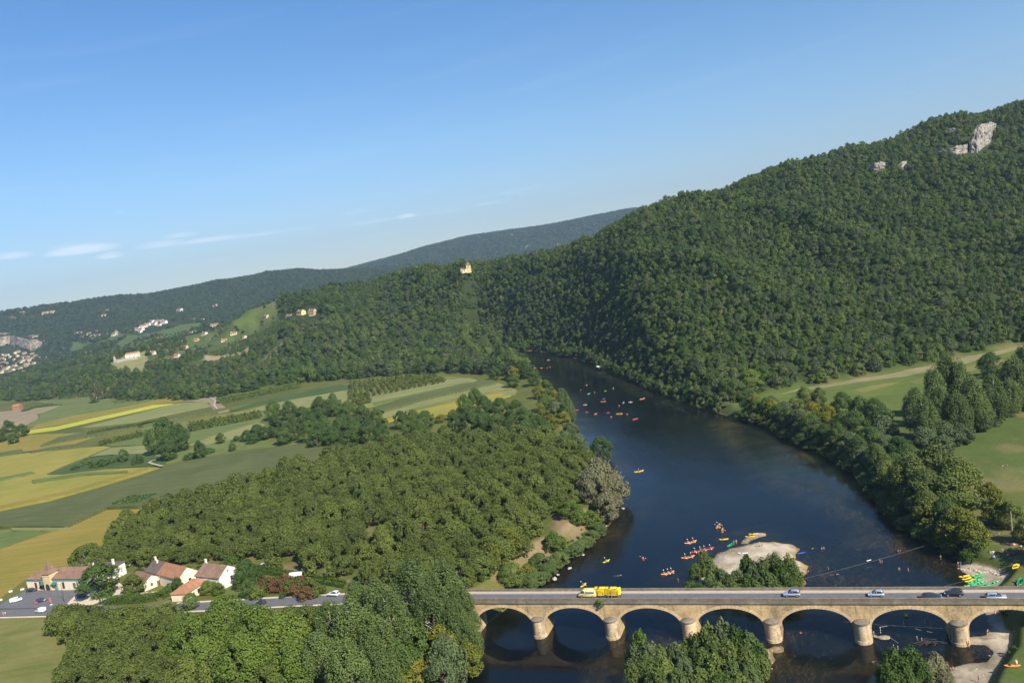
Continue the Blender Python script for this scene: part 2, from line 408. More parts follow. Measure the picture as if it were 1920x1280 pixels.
L_PLANE = leafmat('plane_tree_leaves', (0.079,0.126,0.020), (0.118,0.177,0.026), (0.172,0.228,0.036), rand=0.3)
L_POPLAR = leafmat('poplar_leaves', (0.073,0.113,0.031), (0.107,0.158,0.043), (0.158,0.213,0.059), rand=0.4)
L_WILLOW = leafmat('willow_leaves', (0.068,0.102,0.041), (0.107,0.146,0.058), (0.152,0.195,0.082), rand=0.4)
L_YELLOW = leafmat('yellowing_leaves', (0.093,0.122,0.018), (0.159,0.178,0.023), (0.251,0.231,0.025), rand=0.4)
L_SHRUB = leafmat('river_shrub_leaves', (0.077,0.116,0.029), (0.120,0.169,0.038), (0.190,0.232,0.054), rand=0.4)
L_RED = leafmat('reddish_shrub_leaves', (0.121,0.061,0.028), (0.165,0.088,0.039), (0.132,0.110,0.033), rand=0.5)
L_HEDGE = leafmat('hedge_leaves', (0.044,0.083,0.013), (0.068,0.121,0.020), (0.105,0.165,0.024), rand=0.3)
L_GREY = leafmat('pale_grey_leaves', (0.131,0.138,0.075), (0.179,0.181,0.095), (0.220,0.206,0.103), rand=0.4)
BARK = plain('bark', (.16,.12,.085), 0.9, var=.3)
BARK_P = plain('pale_bark', (.46,.42,.34), 0.85, var=.25)
# ------------------------------------------------------------------ camera, sun, sky
cam = bpy.data.cameras.new('camera'); co = bpy.data.objects.new('camera', cam); COL.objects.link(co)
cam.sensor_fit = 'HORIZONTAL'; cam.sensor_width = 36.0; cam.lens = FPX/1920*36.0
cam.clip_start = 1.0; cam.clip_end = 60000
M = Matrix.Identity(4)
for i in range(3): M[i][0] = R_[i]; M[i][1] = U_[i]; M[i][2] = -F_[i]; M[i][3] = C_[i]
co.matrix_world = M; scene.camera = co
SUN_EL = math.radians(39); SH_AZ = math.radians(180-54)      # direction the shadows point, from +x
sh = Vector((math.cos(SH_AZ), math.sin(SH_AZ), 0))
sd = Vector((-sh.x*math.cos(SUN_EL), -sh.y*math.cos(SUN_EL), math.sin(SUN_EL)))   # towards the sun
sl = bpy.data.lights.new('sun', 'SUN'); sl.energy = 4.6; sl.angle = math.radians(0.55); sl.color = (1.0, .90, .76)
so = bpy.data.objects.new('sun', sl); COL.objects.link(so); so.rotation_euler = (-sd).to_track_quat('-Z', 'Y').to_euler()
w = bpy.data.worlds.new('World'); scene.world = w; w.use_nodes = True
nt = w.node_tree; nt.nodes.clear()
sky = nt.nodes.new('ShaderNodeTexSky'); sky.sky_type = 'NISHITA'; sky.sun_disc = False
sky.sun_elevation = SUN_EL; sky.sun_rotation = math.atan2(sd.x, sd.y)
sky.altitude = 120; sky.air_density = 1.0; sky.dust_density = 0.3; sky.ozone_density = 2.6
tc = nt.nodes.new('ShaderNodeTexCoord'); sp = nt.nodes.new('ShaderNodeSeparateXYZ'); nt.links.new(tc.outputs['Generated'], sp.inputs[0])
el = mathn(nt, 'ARCTAN2', sp.outputs[2], mathn(nt, 'SQRT', mathn(nt, 'ADD', mathn(nt, 'POWER', sp.outputs[0], 2.0), mathn(nt, 'POWER', sp.outputs[1], 2.0))))
az = mathn(nt, 'ARCTAN2', sp.outputs[0], sp.outputs[1])
cb = nt.nodes.new('ShaderNodeCombineXYZ'); nt.links.new(mathn(nt, 'MULTIPLY', az, 9.0), cb.inputs[0]); nt.links.new(mathn(nt, 'MULTIPLY', el, 95.0), cb.inputs[1])
cb2 = nt.nodes.new('ShaderNodeCombineXYZ'); nt.links.new(mathn(nt, 'MULTIPLY', az, 2.5), cb2.inputs[0]); nt.links.new(mathn(nt, 'MULTIPLY', mathn(nt, 'SUBTRACT', el, mathn(nt, 'MULTIPLY', az, 0.10)), 40.0), cb2.inputs[1])
n1 = noise(nt, 1.0, 6, 0.55, vec=cb.outputs[0]); n2 = noise(nt, 1.0, 5, 0.6, vec=cb2.outputs[0])
def band(lo0, lo1, hi0, hi1, v):
    a = nt.nodes.new('ShaderNodeMapRange'); a.interpolation_type = 'SMOOTHSTEP'; nt.links.new(v, a.inputs[0]); a.inputs[1].default_value = lo0; a.inputs[2].default_value = lo1
    b = nt.nodes.new('ShaderNodeMapRange'); b.interpolation_type = 'SMOOTHSTEP'; nt.links.new(v, b.inputs[0]); b.inputs[1].default_value = hi0; b.inputs[2].default_value = hi1; b.inputs[3].default_value = 1; b.inputs[4].default_value = 0
    return mathn(nt, 'MULTIPLY', a.outputs[0], b.outputs[0])
m1 = nt.nodes.new('ShaderNodeMapRange'); m1.interpolation_type = 'SMOOTHSTEP'; nt.links.new(n1, m1.inputs[0]); m1.inputs[1].default_value = .56; m1.inputs[2].default_value = .70
c1 = mathn(nt, 'MULTIPLY', mathn(nt, 'MULTIPLY', m1.outputs[0], band(.062, .078, .090, .108, el)), band(-1.5, -1.2, 0.05, 0.2, az))
# the separate small puffs of cloud, low on the left
def puff(a0, e0, wa, we, k):
    u = mathn(nt, 'DIVIDE', mathn(nt, 'SUBTRACT', az, a0), wa); v = mathn(nt, 'DIVIDE', mathn(nt, 'SUBTRACT', el, e0), we)
    # flat base: the lower half is squeezed
    vv = mathn(nt, 'MULTIPLY', v, mathn(nt, 'ADD', 1.0, mathn(nt, 'MULTIPLY', mathn(nt, 'LESS_THAN', v, 0.0), 1.2)))
    r2 = mathn(nt, 'ADD', mathn(nt, 'POWER', mathn(nt, 'ABSOLUTE', u), 2.0), mathn(nt, 'POWER', mathn(nt, 'ABSOLUTE', vv), 2.0))
    f = mathn(nt, 'SUBTRACT', 1.0, r2, True)
    mr = nt.nodes.new('ShaderNodeMapRange'); nt.links.new(mathn(nt, 'MULTIPLY', f, mathn(nt, 'ADD', 0.25, mathn(nt, 'MULTIPLY', n1, 1.5))), mr.inputs[0]); mr.inputs[1].default_value = .18; mr.inputs[2].default_value = .95
    return mathn(nt, 'MULTIPLY', mr.outputs[0], k*.62)
def azel(px, py):
    d = ray(px, py); d = d/np.linalg.norm(d); return math.atan2(d[0], d[1]), math.asin(d[2])
tot = mathn(nt, 'MULTIPLY', c1, 0.12)
for px, py, wp_, hp_, k in [(155,471,70,11,.72),(205,481,28,8,.62),(22,481,40,8,.5),(300,460,50,8,.45),(395,450,70,6,.5),(340,442,36,6,.35),(480,441,110,5,.25),(762,406,24,6,.65),(700,416,75,5,.22),(915,382,45,4,.22),(560,430,60,3,.2),(330,500,60,5,.12),(410,487,30,4,.2),(225,398,12,3,.15),(720,440,40,4,.15)]:
    a0, e0 = azel(px, py); tot = mathn(nt, 'MAXIMUM', tot, puff(a0, e0, wp_/FPX, hp_/FPX*1.25, k))
m2 = nt.nodes.new('ShaderNodeMapRange'); m2.interpolation_type = 'SMOOTHSTEP'; nt.links.new(n2, m2.inputs[0]); m2.inputs[1].default_value = .5; m2.inputs[2].default_value = .85
cir = mathn(nt, 'MULTIPLY', mathn(nt, 'MULTIPLY', m2.outputs[0], band(.03, .12, .25, .45, el)), 0.05)
tot = mathn(nt, 'ADD', tot, cir, True)
bg = nt.nodes.new('ShaderNodeBackground'); bg.inputs[1].default_value = 0.075
grade = ramp(nt, mathn(nt, 'DIVIDE', el, 1.2), [(0.0, (.76, .79, .86)), (.05, (.79, .84, .93)), (.13, (.76, .93, 1.05)), (.29, (.58, .90, 1.15)), (.6, (.45, .85, 1.30))])
nt.links.new(mixc(nt, tot, mixc(nt, 1.0, sky.outputs[0], grade, 'MULTIPLY'), (9.5, 9.7, 10.6)), bg.inputs[0])
wo = nt.nodes.new('ShaderNodeOutputWorld'); nt.links.new(bg.outputs[0], wo.inputs[0])
w.cycles.sampling_method = 'AUTOMATIC'
vs = scene.view_settings; vs.view_transform = 'Standard'; vs.look = 'None'; vs.exposure = 0.85; vs.gamma = 1.0
cy = scene.cycles
cy.max_bounces = 6; cy.diffuse_bounces = 2; cy.glossy_bounces = 3; cy.transparent_max_bounces = 6; cy.transmission_bounces = 2; cy.volume_bounces = 0
cy.caustics_reflective = False; cy.caustics_refractive = False; cy.use_denoising = True
scene.render.use_persistent_data = False

# ------------------------------------------------------------------ ground
azs = np.concatenate([np.linspace(-PI, -0.78, 60)[:-1], np.linspace(-0.78, 0.78, 760), np.linspace(0.78, PI, 60)[1:]])
lrs = np.concatenate([np.log(np.array([2, 15, 30, 45, 60, 80, 100, 118])), np.linspace(math.log(130), math.log(900), 430), np.linspace(math.log(900), math.log(11000), 190)[1:]])
# the band near the bridge needs finer rows
AZ, LR = np.meshgrid(azs, lrs); X = np.exp(LR)*np.sin(AZ); Y = np.exp(LR)*np.cos(AZ)
Z, INS, DR, HF, GM, RT = zf(X, Y, True)
nr, nc = X.shape
idx = np.arange(nr*nc).reshape(nr, nc)
Fq = np.stack([idx[:-1, :-1], idx[:-1, 1:], idx[1:, 1:], idx[1:, :-1]], -1).reshape(-1, 4)[:, ::-1]
V = np.stack([X, Y, Z], -1).reshape(-1, 3)
gme = fastmesh('ground', V, Fq, True)
def C3(c): return np.array(c)[None, None, :]
def mix3(a, b, t): return a*(1-t[..., None])+b*t[..., None]
n_a = fbm(X/45, Y/45, 41, 4); n_b = fbm(X/9, Y/9, 43, 4); n_c = fbm(X/220, Y/220, 47, 3)
colr = mix3(C3((.060, .085, .022)), C3((.120, .125, .032)), np.clip(n_a*1.6-.3, 0, 1))*np.ones(X.shape+(1,))
colr = mix3(colr, C3((.070, .105, .026)), RT*np.clip(1.3-n_a, 0, 1)*.8)
n_d = fbm(X/18, Y/18, 53, 4)
colr = mix3(colr, C3((.170, .145, .065)), RT*np.clip((n_d-.52)*6, 0, 1)*.55)
# orchard floor: dry earth and thin grass
soil = C3((.200, .150, .085))
orch = inpoly(X, Y, wp([(150,1075),(280,985),(480,905),(640,860),(760,830),(1100,830),(1130,900),(1090,985),(1000,1085),(880,1110),(450,1075)], ZL))
colr = mix3(colr, soil, orch*np.clip((n_b-.42)*4, 0, 1)*.85)
# dry track beside the orchard edge and worn grass on the river side
colr = mix3(colr, soil*1.0, (inpoly(X, Y, wp([(980,1075),(990,1030),(1010,1000),(1060,950),(1085,960),(1040,1020),(1015,1075)], ZL)))*np.clip((n_b-.35)*3, 0, 1))
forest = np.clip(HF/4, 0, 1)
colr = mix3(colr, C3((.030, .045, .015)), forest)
far_ = Y > 600
opn = (X/np.maximum(Y, 1) > -.75) & (X/np.maximum(Y, 1) < -.28) & (np.hypot(X, Y) > 1080) & (np.hypot(X, Y) < 2500) & (Y > 0) & (HF > .5)
colr = np.where(opn[..., None], mix3(C3((.060, .085, .026))*np.ones(X.shape+(1,)), C3((.16, .145, .065)), np.clip(n_a*3-1.4, 0, 1)), colr)
for q_, c_ in zip(clear_w, clear_c):
    ii_ = np.zeros(X.shape, bool); ii_[far_] = inpoly(X[far_], Y[far_], q_)
    cc_ = dict(g=(.078, .112, .030), t=(.26, .21, .13), p=(.19, .19, .085), r=(.13, .12, .085), f=(.03, .045, .015))[c_]
    colr = np.where(ii_[..., None], np.array(cc_), colr)
# banks and river bed
bank = np.clip(1-DR/6, 0, 1)*(~INS)
colr = mix3(colr, C3((.045, .045, .020)), bank*.9)
bed = mix3(C3((.36, .24, .085))*np.ones(X.shape+(1,)), C3((.15, .11, .045)), np.clip(n_b*2.4-.7, 0, 1))
sd_, si_ = pdist(X.ravel(), Y.ravel(), SHALLOW); sh_m = np.where(si_, 1.0, sstep(12, 0, sd_)).reshape(X.shape)
bed = np.clip(bed*(1+.9*sh_m[..., None]), 0, .6)
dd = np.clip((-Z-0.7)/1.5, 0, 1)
bed = mix3(bed, C3((.020, .030, .034)), dd)  # deep channel: dark silt, with light lost through the water painted into its colour
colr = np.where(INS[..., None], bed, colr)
n_e = fbm(X/2.2, Y/2.2, 57, 3)
grav = mix3(C3((.45, .39, .30))*np.ones(X.shape+(1,)), C3((.26, .22, .155)), np.clip(n_b*3-1.1, 0, 1))
grav = mix3(grav, C3((.19, .17, .10)), np.clip((n_e-.55)*7, 0, 1)*.6)
wet = np.clip((Z-0.0)/0.25, 0, 1)
grav = mix3(grav*0.5, grav, wet)
colr = mix3(colr, grav, GM)
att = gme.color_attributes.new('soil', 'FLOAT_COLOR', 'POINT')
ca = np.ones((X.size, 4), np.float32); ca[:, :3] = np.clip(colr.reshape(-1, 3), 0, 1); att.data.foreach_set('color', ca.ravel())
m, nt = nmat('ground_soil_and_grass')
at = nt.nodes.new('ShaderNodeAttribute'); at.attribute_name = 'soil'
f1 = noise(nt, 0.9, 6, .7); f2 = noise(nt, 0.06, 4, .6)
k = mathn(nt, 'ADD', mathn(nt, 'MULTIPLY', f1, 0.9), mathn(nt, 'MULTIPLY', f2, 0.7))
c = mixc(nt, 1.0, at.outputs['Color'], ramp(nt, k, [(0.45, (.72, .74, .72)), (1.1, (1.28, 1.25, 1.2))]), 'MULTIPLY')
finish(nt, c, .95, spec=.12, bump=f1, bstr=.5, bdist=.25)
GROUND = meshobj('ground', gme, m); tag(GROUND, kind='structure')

# ------------------------------------------------------------------ water
m, nt = nmat('river_water')
tcn = nt.nodes.new('ShaderNodeTexCoord'); mp = nt.nodes.new('ShaderNodeMapping'); nt.links.new(tcn.outputs['Object'], mp.inputs[0]); mp.inputs['Scale'].default_value = (1.0, .55, 1); mp.inputs['Rotation'].default_value = (0, 0, .35)
w1 = noise(nt, .55, 4, .6, vec=mp.outputs[0], dist=.4); w2 = noise(nt, 2.6, 3, .6, vec=mp.outputs[0]); w3 = noise(nt, .018, 3, .5, vec=mp.outputs[0], dist=.8)
hgt = mathn(nt, 'ADD', mathn(nt, 'MULTIPLY', w1, 1.0), mathn(nt, 'MULTIPLY', w2, .25))
bn = nt.nodes.new('ShaderNodeBump'); bn.inputs['Distance'].default_value = .30
mr = nt.nodes.new('ShaderNodeMapRange'); nt.links.new(w3, mr.inputs[0]); mr.inputs[1].default_value = .35; mr.inputs[2].default_value = .65; mr.inputs[3].default_value = .05; mr.inputs[4].default_value = .60
nt.links.new(mr.outputs[0], bn.inputs['Strength']); nt.links.new(hgt, bn.inputs['Height'])
fr = nt.nodes.new('ShaderNodeFresnel'); fr.inputs['IOR'].default_value = 1.33; nt.links.new(bn.outputs[0], fr.inputs['Normal'])
gl = nt.nodes.new('ShaderNodeBsdfGlossy'); gl.inputs['Roughness'].default_value = .05; gl.inputs['Color'].default_value = (.92, .90, .86, 1); nt.links.new(bn.outputs[0], gl.inputs['Normal'])
tr0 = nt.nodes.new('ShaderNodeBsdfTransparent'); tr0.inputs[0].default_value = (.86, .82, .66, 1)
df = nt.nodes.new('ShaderNodeBsdfDiffuse'); df.inputs[0].default_value = (.014, .024, .032, 1)
tr = nt.nodes.new('ShaderNodeMixShader'); tr.inputs[0].default_value = .20; nt.links.new(tr0.outputs[0], tr.inputs[1]); nt.links.new(df.outputs[0], tr.inputs[2])
mx = nt.nodes.new('ShaderNodeMixShader'); nt.links.new(fr.outputs[0], mx.inputs[0]); nt.links.new(tr.outputs[0], mx.inputs[1]); nt.links.new(gl.outputs[0], mx.inputs[2])
o = nt.nodes.new('ShaderNodeOutputMaterial'); nt.links.new(mx.outputs[0], o.inputs[0])
b = MB(); b.add([(-1500, 120, 0), (500, 120, 0), (500, 1100, 0), (-1500, 1100, 0)], [(0, 1, 2, 3)])
WATER = b.build('river_water', m); tag(WATER, kind='structure')
# the next reach of the river, far off on the left in front of the cliff village
b = MB(); q = [P(-60, 760, ZL+.4), P(6, 742, ZL+.4), P(8, 730, ZL+.4), P(-60, 733, ZL+.4)]
b.add(q, [(0, 1, 2, 3)]); tag(b.build('river_reach_water', m), kind='structure')

# ------------------------------------------------------------------ fields
def fieldmat(name, c1, c2, stripe=0.0, ang=0.0, per=3.0, bump=.3, tk=.35):
    if name in MATS: return MATS[name]
    m, nt = nmat(name)
    a = noise(nt, .035, 5, .65, dist=.6); b_ = noise(nt, .8, 5, .7)
    # streaks along the rows
    tcn = nt.nodes.new('ShaderNodeTexCoord'); mp = nt.nodes.new('ShaderNodeMapping'); nt.links.new(tcn.outputs['Object'], mp.inputs[0])
    mp.inputs['Rotation'].default_value = (0, 0, -ang); mp.inputs['Scale'].default_value = (.012, .35, 1)
    s = noise(nt, 1.0, 4, .6, vec=mp.outputs[0], dist=.3)
    k = mathn(nt, 'ADD', mathn(nt, 'MULTIPLY', a, .5), mathn(nt, 'ADD', mathn(nt, 'MULTIPLY', b_, .25), mathn(nt, 'MULTIPLY', s, .25)))
    c = ramp(nt, k, [(0.40, c1), (0.58, c2)])
    # worn and greener patches, and wheel tracks every dozen metres
    pt = nt.nodes.new('ShaderNodeMapRange'); nt.links.new(noise(nt, .016, 6, .7, dist=1.2), pt.inputs[0]); pt.inputs[1].default_value = .50; pt.inputs[2].default_value = .66; pt.inputs[4].default_value = .55
    c = mixc(nt, pt.outputs[0], c, (c1[0]*.8+.01, c1[1]*.95+.012, c1[2]*.8+.004))
    mp3 = nt.nodes.new('ShaderNodeMapping'); nt.links.new(tcn.outputs['Object'], mp3.inputs[0]); mp3.inputs['Rotation'].default_value = (0, 0, -ang)
    w3_ = nt.nodes.new('ShaderNodeTexWave'); w3_.bands_direction = 'Y'; w3_.inputs['Scale'].default_value = 1.0/14/3.14*1.57; w3_.inputs['Distortion'].default_value = .6; nt.links.new(mp3.outputs[0], w3_.inputs['Vector'])
    tk_ = nt.nodes.new('ShaderNodeMapRange'); nt.links.new(w3_.outputs['Fac'], tk_.inputs[0]); tk_.inputs[1].default_value = .93; tk_.inputs[2].default_value = 1.0; tk_.inputs[4].default_value = tk
    c = mixc(nt, tk_.outputs[0], c, tuple(v*.6 for v in c1))
    if stripe > 0:
        mp2 = nt.nodes.new('ShaderNodeMapping'); nt.links.new(tcn.outputs['Object'], mp2.inputs[0]); mp2.inputs['Rotation'].default_value = (0, 0, -ang)
        wv = nt.nodes.new('ShaderNodeTexWave'); wv.bands_direction = 'Y'; wv.inputs['Scale'].default_value = 1.0/per/3.14; wv.inputs['Distortion'].default_value = 1.5; wv.inputs['Detail'].default_value = 2
        nt.links.new(mp2.outputs[0], wv.inputs['Vector'])
        c = mixc(nt, mathn(nt, 'MULTIPLY', wv.outputs['Fac'], stripe), c, tuple(x*.55 for x in c1))
    finish(nt, c, .9, spec=.15, bump=b_, bstr=bump, bdist=.4); return m
ra = ANG
FM = dict(
 ochre=fieldmat('ochre_crop', (.195,.175,.030), (.270,.205,.045), .15, ra+.25, 4),
 yellow=fieldmat('ripening_soy', (.215,.205,.036), (.300,.255,.055), .12, ra+.25, 4),
 bright=fieldmat('sunflower_strip', (.34,.36,.04), (.44,.42,.05), .1, ra+.3, 3),
 maize=fieldmat('maize', (.085,.105,.034), (.125,.140,.050), .45, ra+.05, 2.2, .8),
 green=fieldmat('green_crop', (.100,.135,.034), (.150,.180,.055), .15, ra+.3, 5),
 pale=fieldmat('pale_stubble_grass', (.170,.190,.062), (.235,.235,.090), .15, ra+.3, 5),
 dark=fieldmat('dark_green_crop', (.050,.085,.025), (.080,.120,.036), .3, ra+.3, 3),
 tan=fieldmat('bare_soil', (.22,.175,.100), (.30,.245,.145), .1, ra+.3, 4),
 lawn=fieldmat('mown_meadow', (.070,.110,.020), (.125,.150,.035), .0, ra+.5, 7, tk=0.0),
 dry=fieldmat('dry_meadow', (.115,.130,.030), (.190,.180,.060), .0, ra, 4, tk=0.0),
 strip=fieldmat('mown_hay_strip', (.17,.165,.065), (.27,.225,.120), .0, ra+.3, 4, tk=0.0),
 track=plain('gravel_track', (.36,.31,.23), .95, var=.15, scale=.5))
_fl = [0]
def field(pts, mt, z=ZL, h=0.0, name='field', dz=None):
    _fl[0] += 1; lift = 0.10+0.03*_fl[0] if dz is None else dz
    top = [P(a, b_, z+h) for a, b_ in pts]
    b = MB(); n = len(top); zt = z+lift+h
    vt = [(q.x, q.y, zt) for q in top]; vb = [(q.x, q.y, z-.2) for q in top]
    fs = [tuple(range(n))]+[(i, (i+1) % n, n+(i+1) % n, n+i) for i in range(n)]
    b.add(vt+vb, fs)
    me = b.mesh(name); bm = bmesh.new(); bm.from_mesh(me); bmesh.ops.triangulate(bm, faces=[f for f in bm.faces if len(f.verts) > 4]); bm.to_mesh(me); bm.free()
    o = meshobj(name, me, FM[mt]); tag(o, kind='structure'); return o
field([(-120,870),(0,856),(60,848),(130,842),(190,836),(207,838),(120,873),(88,888),(100,890),(200,880),(275,876),(300,877),(262,890),(180,915),(90,940),(0,958),(-120,975)], 'yellow')
field([(-120,980),(0,960),(90,942),(180,917),(270,890),(300,878),(312,872),(420,850),(500,840),(600,833),(700,832),(700,850),(560,880),(480,897),(400,926),(330,930),(300,930),(260,948),(200,950),(120,986),(50,986),(-120,988)], 'maize', h=1.9)
field([(-120,1150),(-120,1052),(0,1030),(60,1008),(120,990),(200,954),(260,952),(300,936),(400,930),(460,905),(420,930),(330,950),(290,968),(200,1030),(172,1056),(50,1085),(0,1122)], 'ochre')
field([(-120,1050),(-120,992),(0,989),(118,989),(60,1006),(0,1028)], 'green')
field([(88,889),(130,873),(160,858),(215,853),(262,852),(300,858),(330,858),(300,872),(275,874),(200,877),(120,889)], 'dark', h=.2)
field([(132,872),(207,840),(268,835),(300,836),(300,856),(262,850),(215,852),(160,857)], 'pale')
field([(300,857),(370,838),(430,824),(470,822),(520,830),(640,828),(520,836),(420,847),(340,864),(312,870)], 'green')
field([(345,836),(480,792),(498,796),(470,815),(440,822),(380,835)], 'pale')
field([(350,792),(480,770),(500,775),(490,790),(420,812),(350,830),(330,835),(280,834),(210,836),(190,834),(260,818),(270,800)], 'green')
field([(-120,875),(-120,822),(0,812),(50,806),(60,815),(150,812),(190,815),(130,835),(0,852)], 'ochre')
field([(53,813),(54,807),(110,799),(175,784),(290,759),(325,757),(260,771),(170,791),(100,807)], 'bright', h=.1)
field([(56,805),(70,795),(100,786),(150,777),(220,766),(290,751),(300,745),(345,742),(360,752),(290,758),(175,782),(110,797)], 'ochre')
field([(-120,800),(0,772),(118,760),(100,768),(70,776),(72,786),(50,797),(45,801),(0,812),(-120,828)], 'tan')
field([(70,796),(50,800),(75,783),(75,776),(118,759),(60,754),(150,745),(200,742),(215,758),(290,746),(290,750),(220,765),(150,776)], 'green')
field([(75,836),(110,820),(200,803),(300,785),(390,770),(470,757),(400,772),(300,790),(200,812),(110,828)], 'maize', h=1.5)
field([(150,803),(240,780),(330,757),(385,753),(395,762),(330,775),(240,795)], 'pale')
field([(400,770),(392,756),(345,752),(405,744),(415,758),(430,770),(410,775)], 'tan')
field([(430,772),(470,758),(560,738),(640,722),(700,722),(640,732),(560,745),(500,757),(450,770)], 'dark', h=.4)
field([(432,776),(500,760),(560,748),(640,734),(700,727),(660,742),(560,768),(500,770)], 'pale')
field([(640,738),(700,727),(760,718),(840,710),(880,709),(895,714),(840,724),(760,742),(700,762),(640,775)], 'pale')
field([(700,766),(760,746),(840,727),(900,714),(925,713),(930,718),(860,734),(790,750),(720,772)], 'maize', h=1.7)
field([(715,785),(720,775),(790,753),(860,737),(935,719),(970,733),(965,742),(880,748),(790,765),(740,778)], 'pale')
field([(720,790),(790,768),(890,748),(960,742),(900,762),(800,785)], 'yellow')
field([(700,712),(760,706),(850,707),(880,710),(840,712),(760,719),(650,732),(640,722)], 'dry')
field([(-200,1420),(-200,1170),(0,1152),(60,1151),(95,1150),(100,1166),(150,1190),(230,1215),(250,1250),(120,1300),(60,1420)], 'dry', dz=.12)
# right bank fields
field([(1405,752),(1440,737),(1500,729),(1560,720),(1600,711),(1700,694),(1800,672),(1905,649),(2050,620),(2200,640),(2150,720),(1920,760),(1700,800),(1560,780),(1480,775)], 'lawn', ZR, dz=.10)
field([(1430,745),(1440,736),(1500,728),(1560,719),(1600,710),(1700,693),(1800,671),(1905,648),(2050,619),(2060,626),(1905,656),(1800,684),(1700,705),(1600,718),(1560,725),(1500,733)], 'strip', ZR, dz=.13)
field([(1600,732),(1640,722),(1690,715),(1670,722),(1620,736)], 'dry', ZR, dz=.13)
field([(1700,716),(1800,690),(1900,670),(1900,676),(1800,700),(1720,720)], 'dry', ZR, dz=.13)

for q_, m_ in (([(-60,860),(0,850),(40,843),(44,846),(0,856),(-60,868)], 'maize'), ([(55,848),(100,839),(138,834),(140,836),(60,850)], 'maize'),
  ([(-60,966),(0,950),(130,921),(280,877),(286,880),(135,927),(0,957),(-60,973)], 'ochre'), ([(725,786),(800,768),(880,750),(940,738),(945,741),(880,755),(800,773),(728,792)], 'yellow'),
  ([(20,992),(120,990),(135,993),(90,997),(24,997)], 'pale'), ([(60,902),(160,888),(240,884),(240,887),(160,892),(62,907)], 'green'),
  ([(-40,905),(60,886),(66,889),(-40,911)], 'green'), ([(430,858),(560,842),(660,838),(660,841),(560,846),(432,863)], 'green'), ([(700,757),(800,735),(880,718),(884,720),(800,739),(702,761)], 'green'), ([(760,772),(860,748),(960,730),(962,733),(860,752),(764,777)], 'dry'),
  ([(300,800),(400,781),(480,767),(482,769),(400,785),(302,805)], 'dry'), ([(200,1010),(250,985),(300,960),(306,962),(256,989),(206,1014)], 'green')): field(q_, m_)
# gravel farm tracks: bent strips on the plain
def strip(pts, wdt, mt, z=ZL, lift=.9, name='track'):
    c = [P(a, b_, z) for a, b_ in pts]; b = MB(); vs = []
    for i, q in enumerate(c):
        t = (c[min(i+1, len(c)-1)]-c[max(i-1, 0)]).normalized(); n = Vector((-t.y, t.x, 0))*wdt/2
        vs += [(q.x+n.x, q.y+n.y, z+lift), (q.x-n.x, q.y-n.y, z+lift)]
    n = len(c); b.add(vs, [(2*i, 2*i+1, 2*i+3, 2*i+2) for i in range(n-1)])
    return tag(b.build(name, mt), kind='structure')
strip([(305,876),(288,872),(280,869),(285,866),(300,862)], 2.2, FM['track'], lift=1.1)
strip([(392,745),(404,752),(402,762),(410,770)], 2.2, FM['track'], lift=1.1)

# ------------------------------------------------------------------ road, verge and car park on the left bank
ASPH = plain('worn_asphalt', (.125,.125,.128), .9, var=.16, scale=.8)
ASPH_L = plain('light_asphalt', (.175,.172,.168), .9, var=.12, scale=.6)
PALEST = plain('pale_gravel_yard', (.55,.47,.35), .95, var=.14, scale=.8)
LINE = plain('road_paint', (.62,.62,.60), .7, var=.08, scale=4)
def roadstrip(s0, s1, v0, v1, lift, mt, name, step=6.0):
    b = MB(); vs = []; n = max(2, int(abs(s1-s0)/step)+1)
    for i in range(n):
        s = s0+(s1-s0)*i/(n-1); z = (roadz(s) if s < ROAD_S0 else DK)+lift
        z = float(z); vs += [tuple(BR(s, v0+float(roadv(s)), z)), tuple(BR(s, v1+float(roadv(s)), z))]
    b.add(vs, [(2*i, 2*i+2, 2*i+3, 2*i+1) for i in range(n-1)])
    return tag(b.build(name, mt), kind='structure')
roadstrip(ROAD_S0, -330, .55, 6.6, -.05, ASPH, 'road')
roadstrip(ROAD_S0-12, -142, 6.9, 8.2, -.10, PALEST, 'road_verge')
roadstrip(ROAD_S0-12, -330, -.9, .3, -.10, PALEST, 'road_verge')
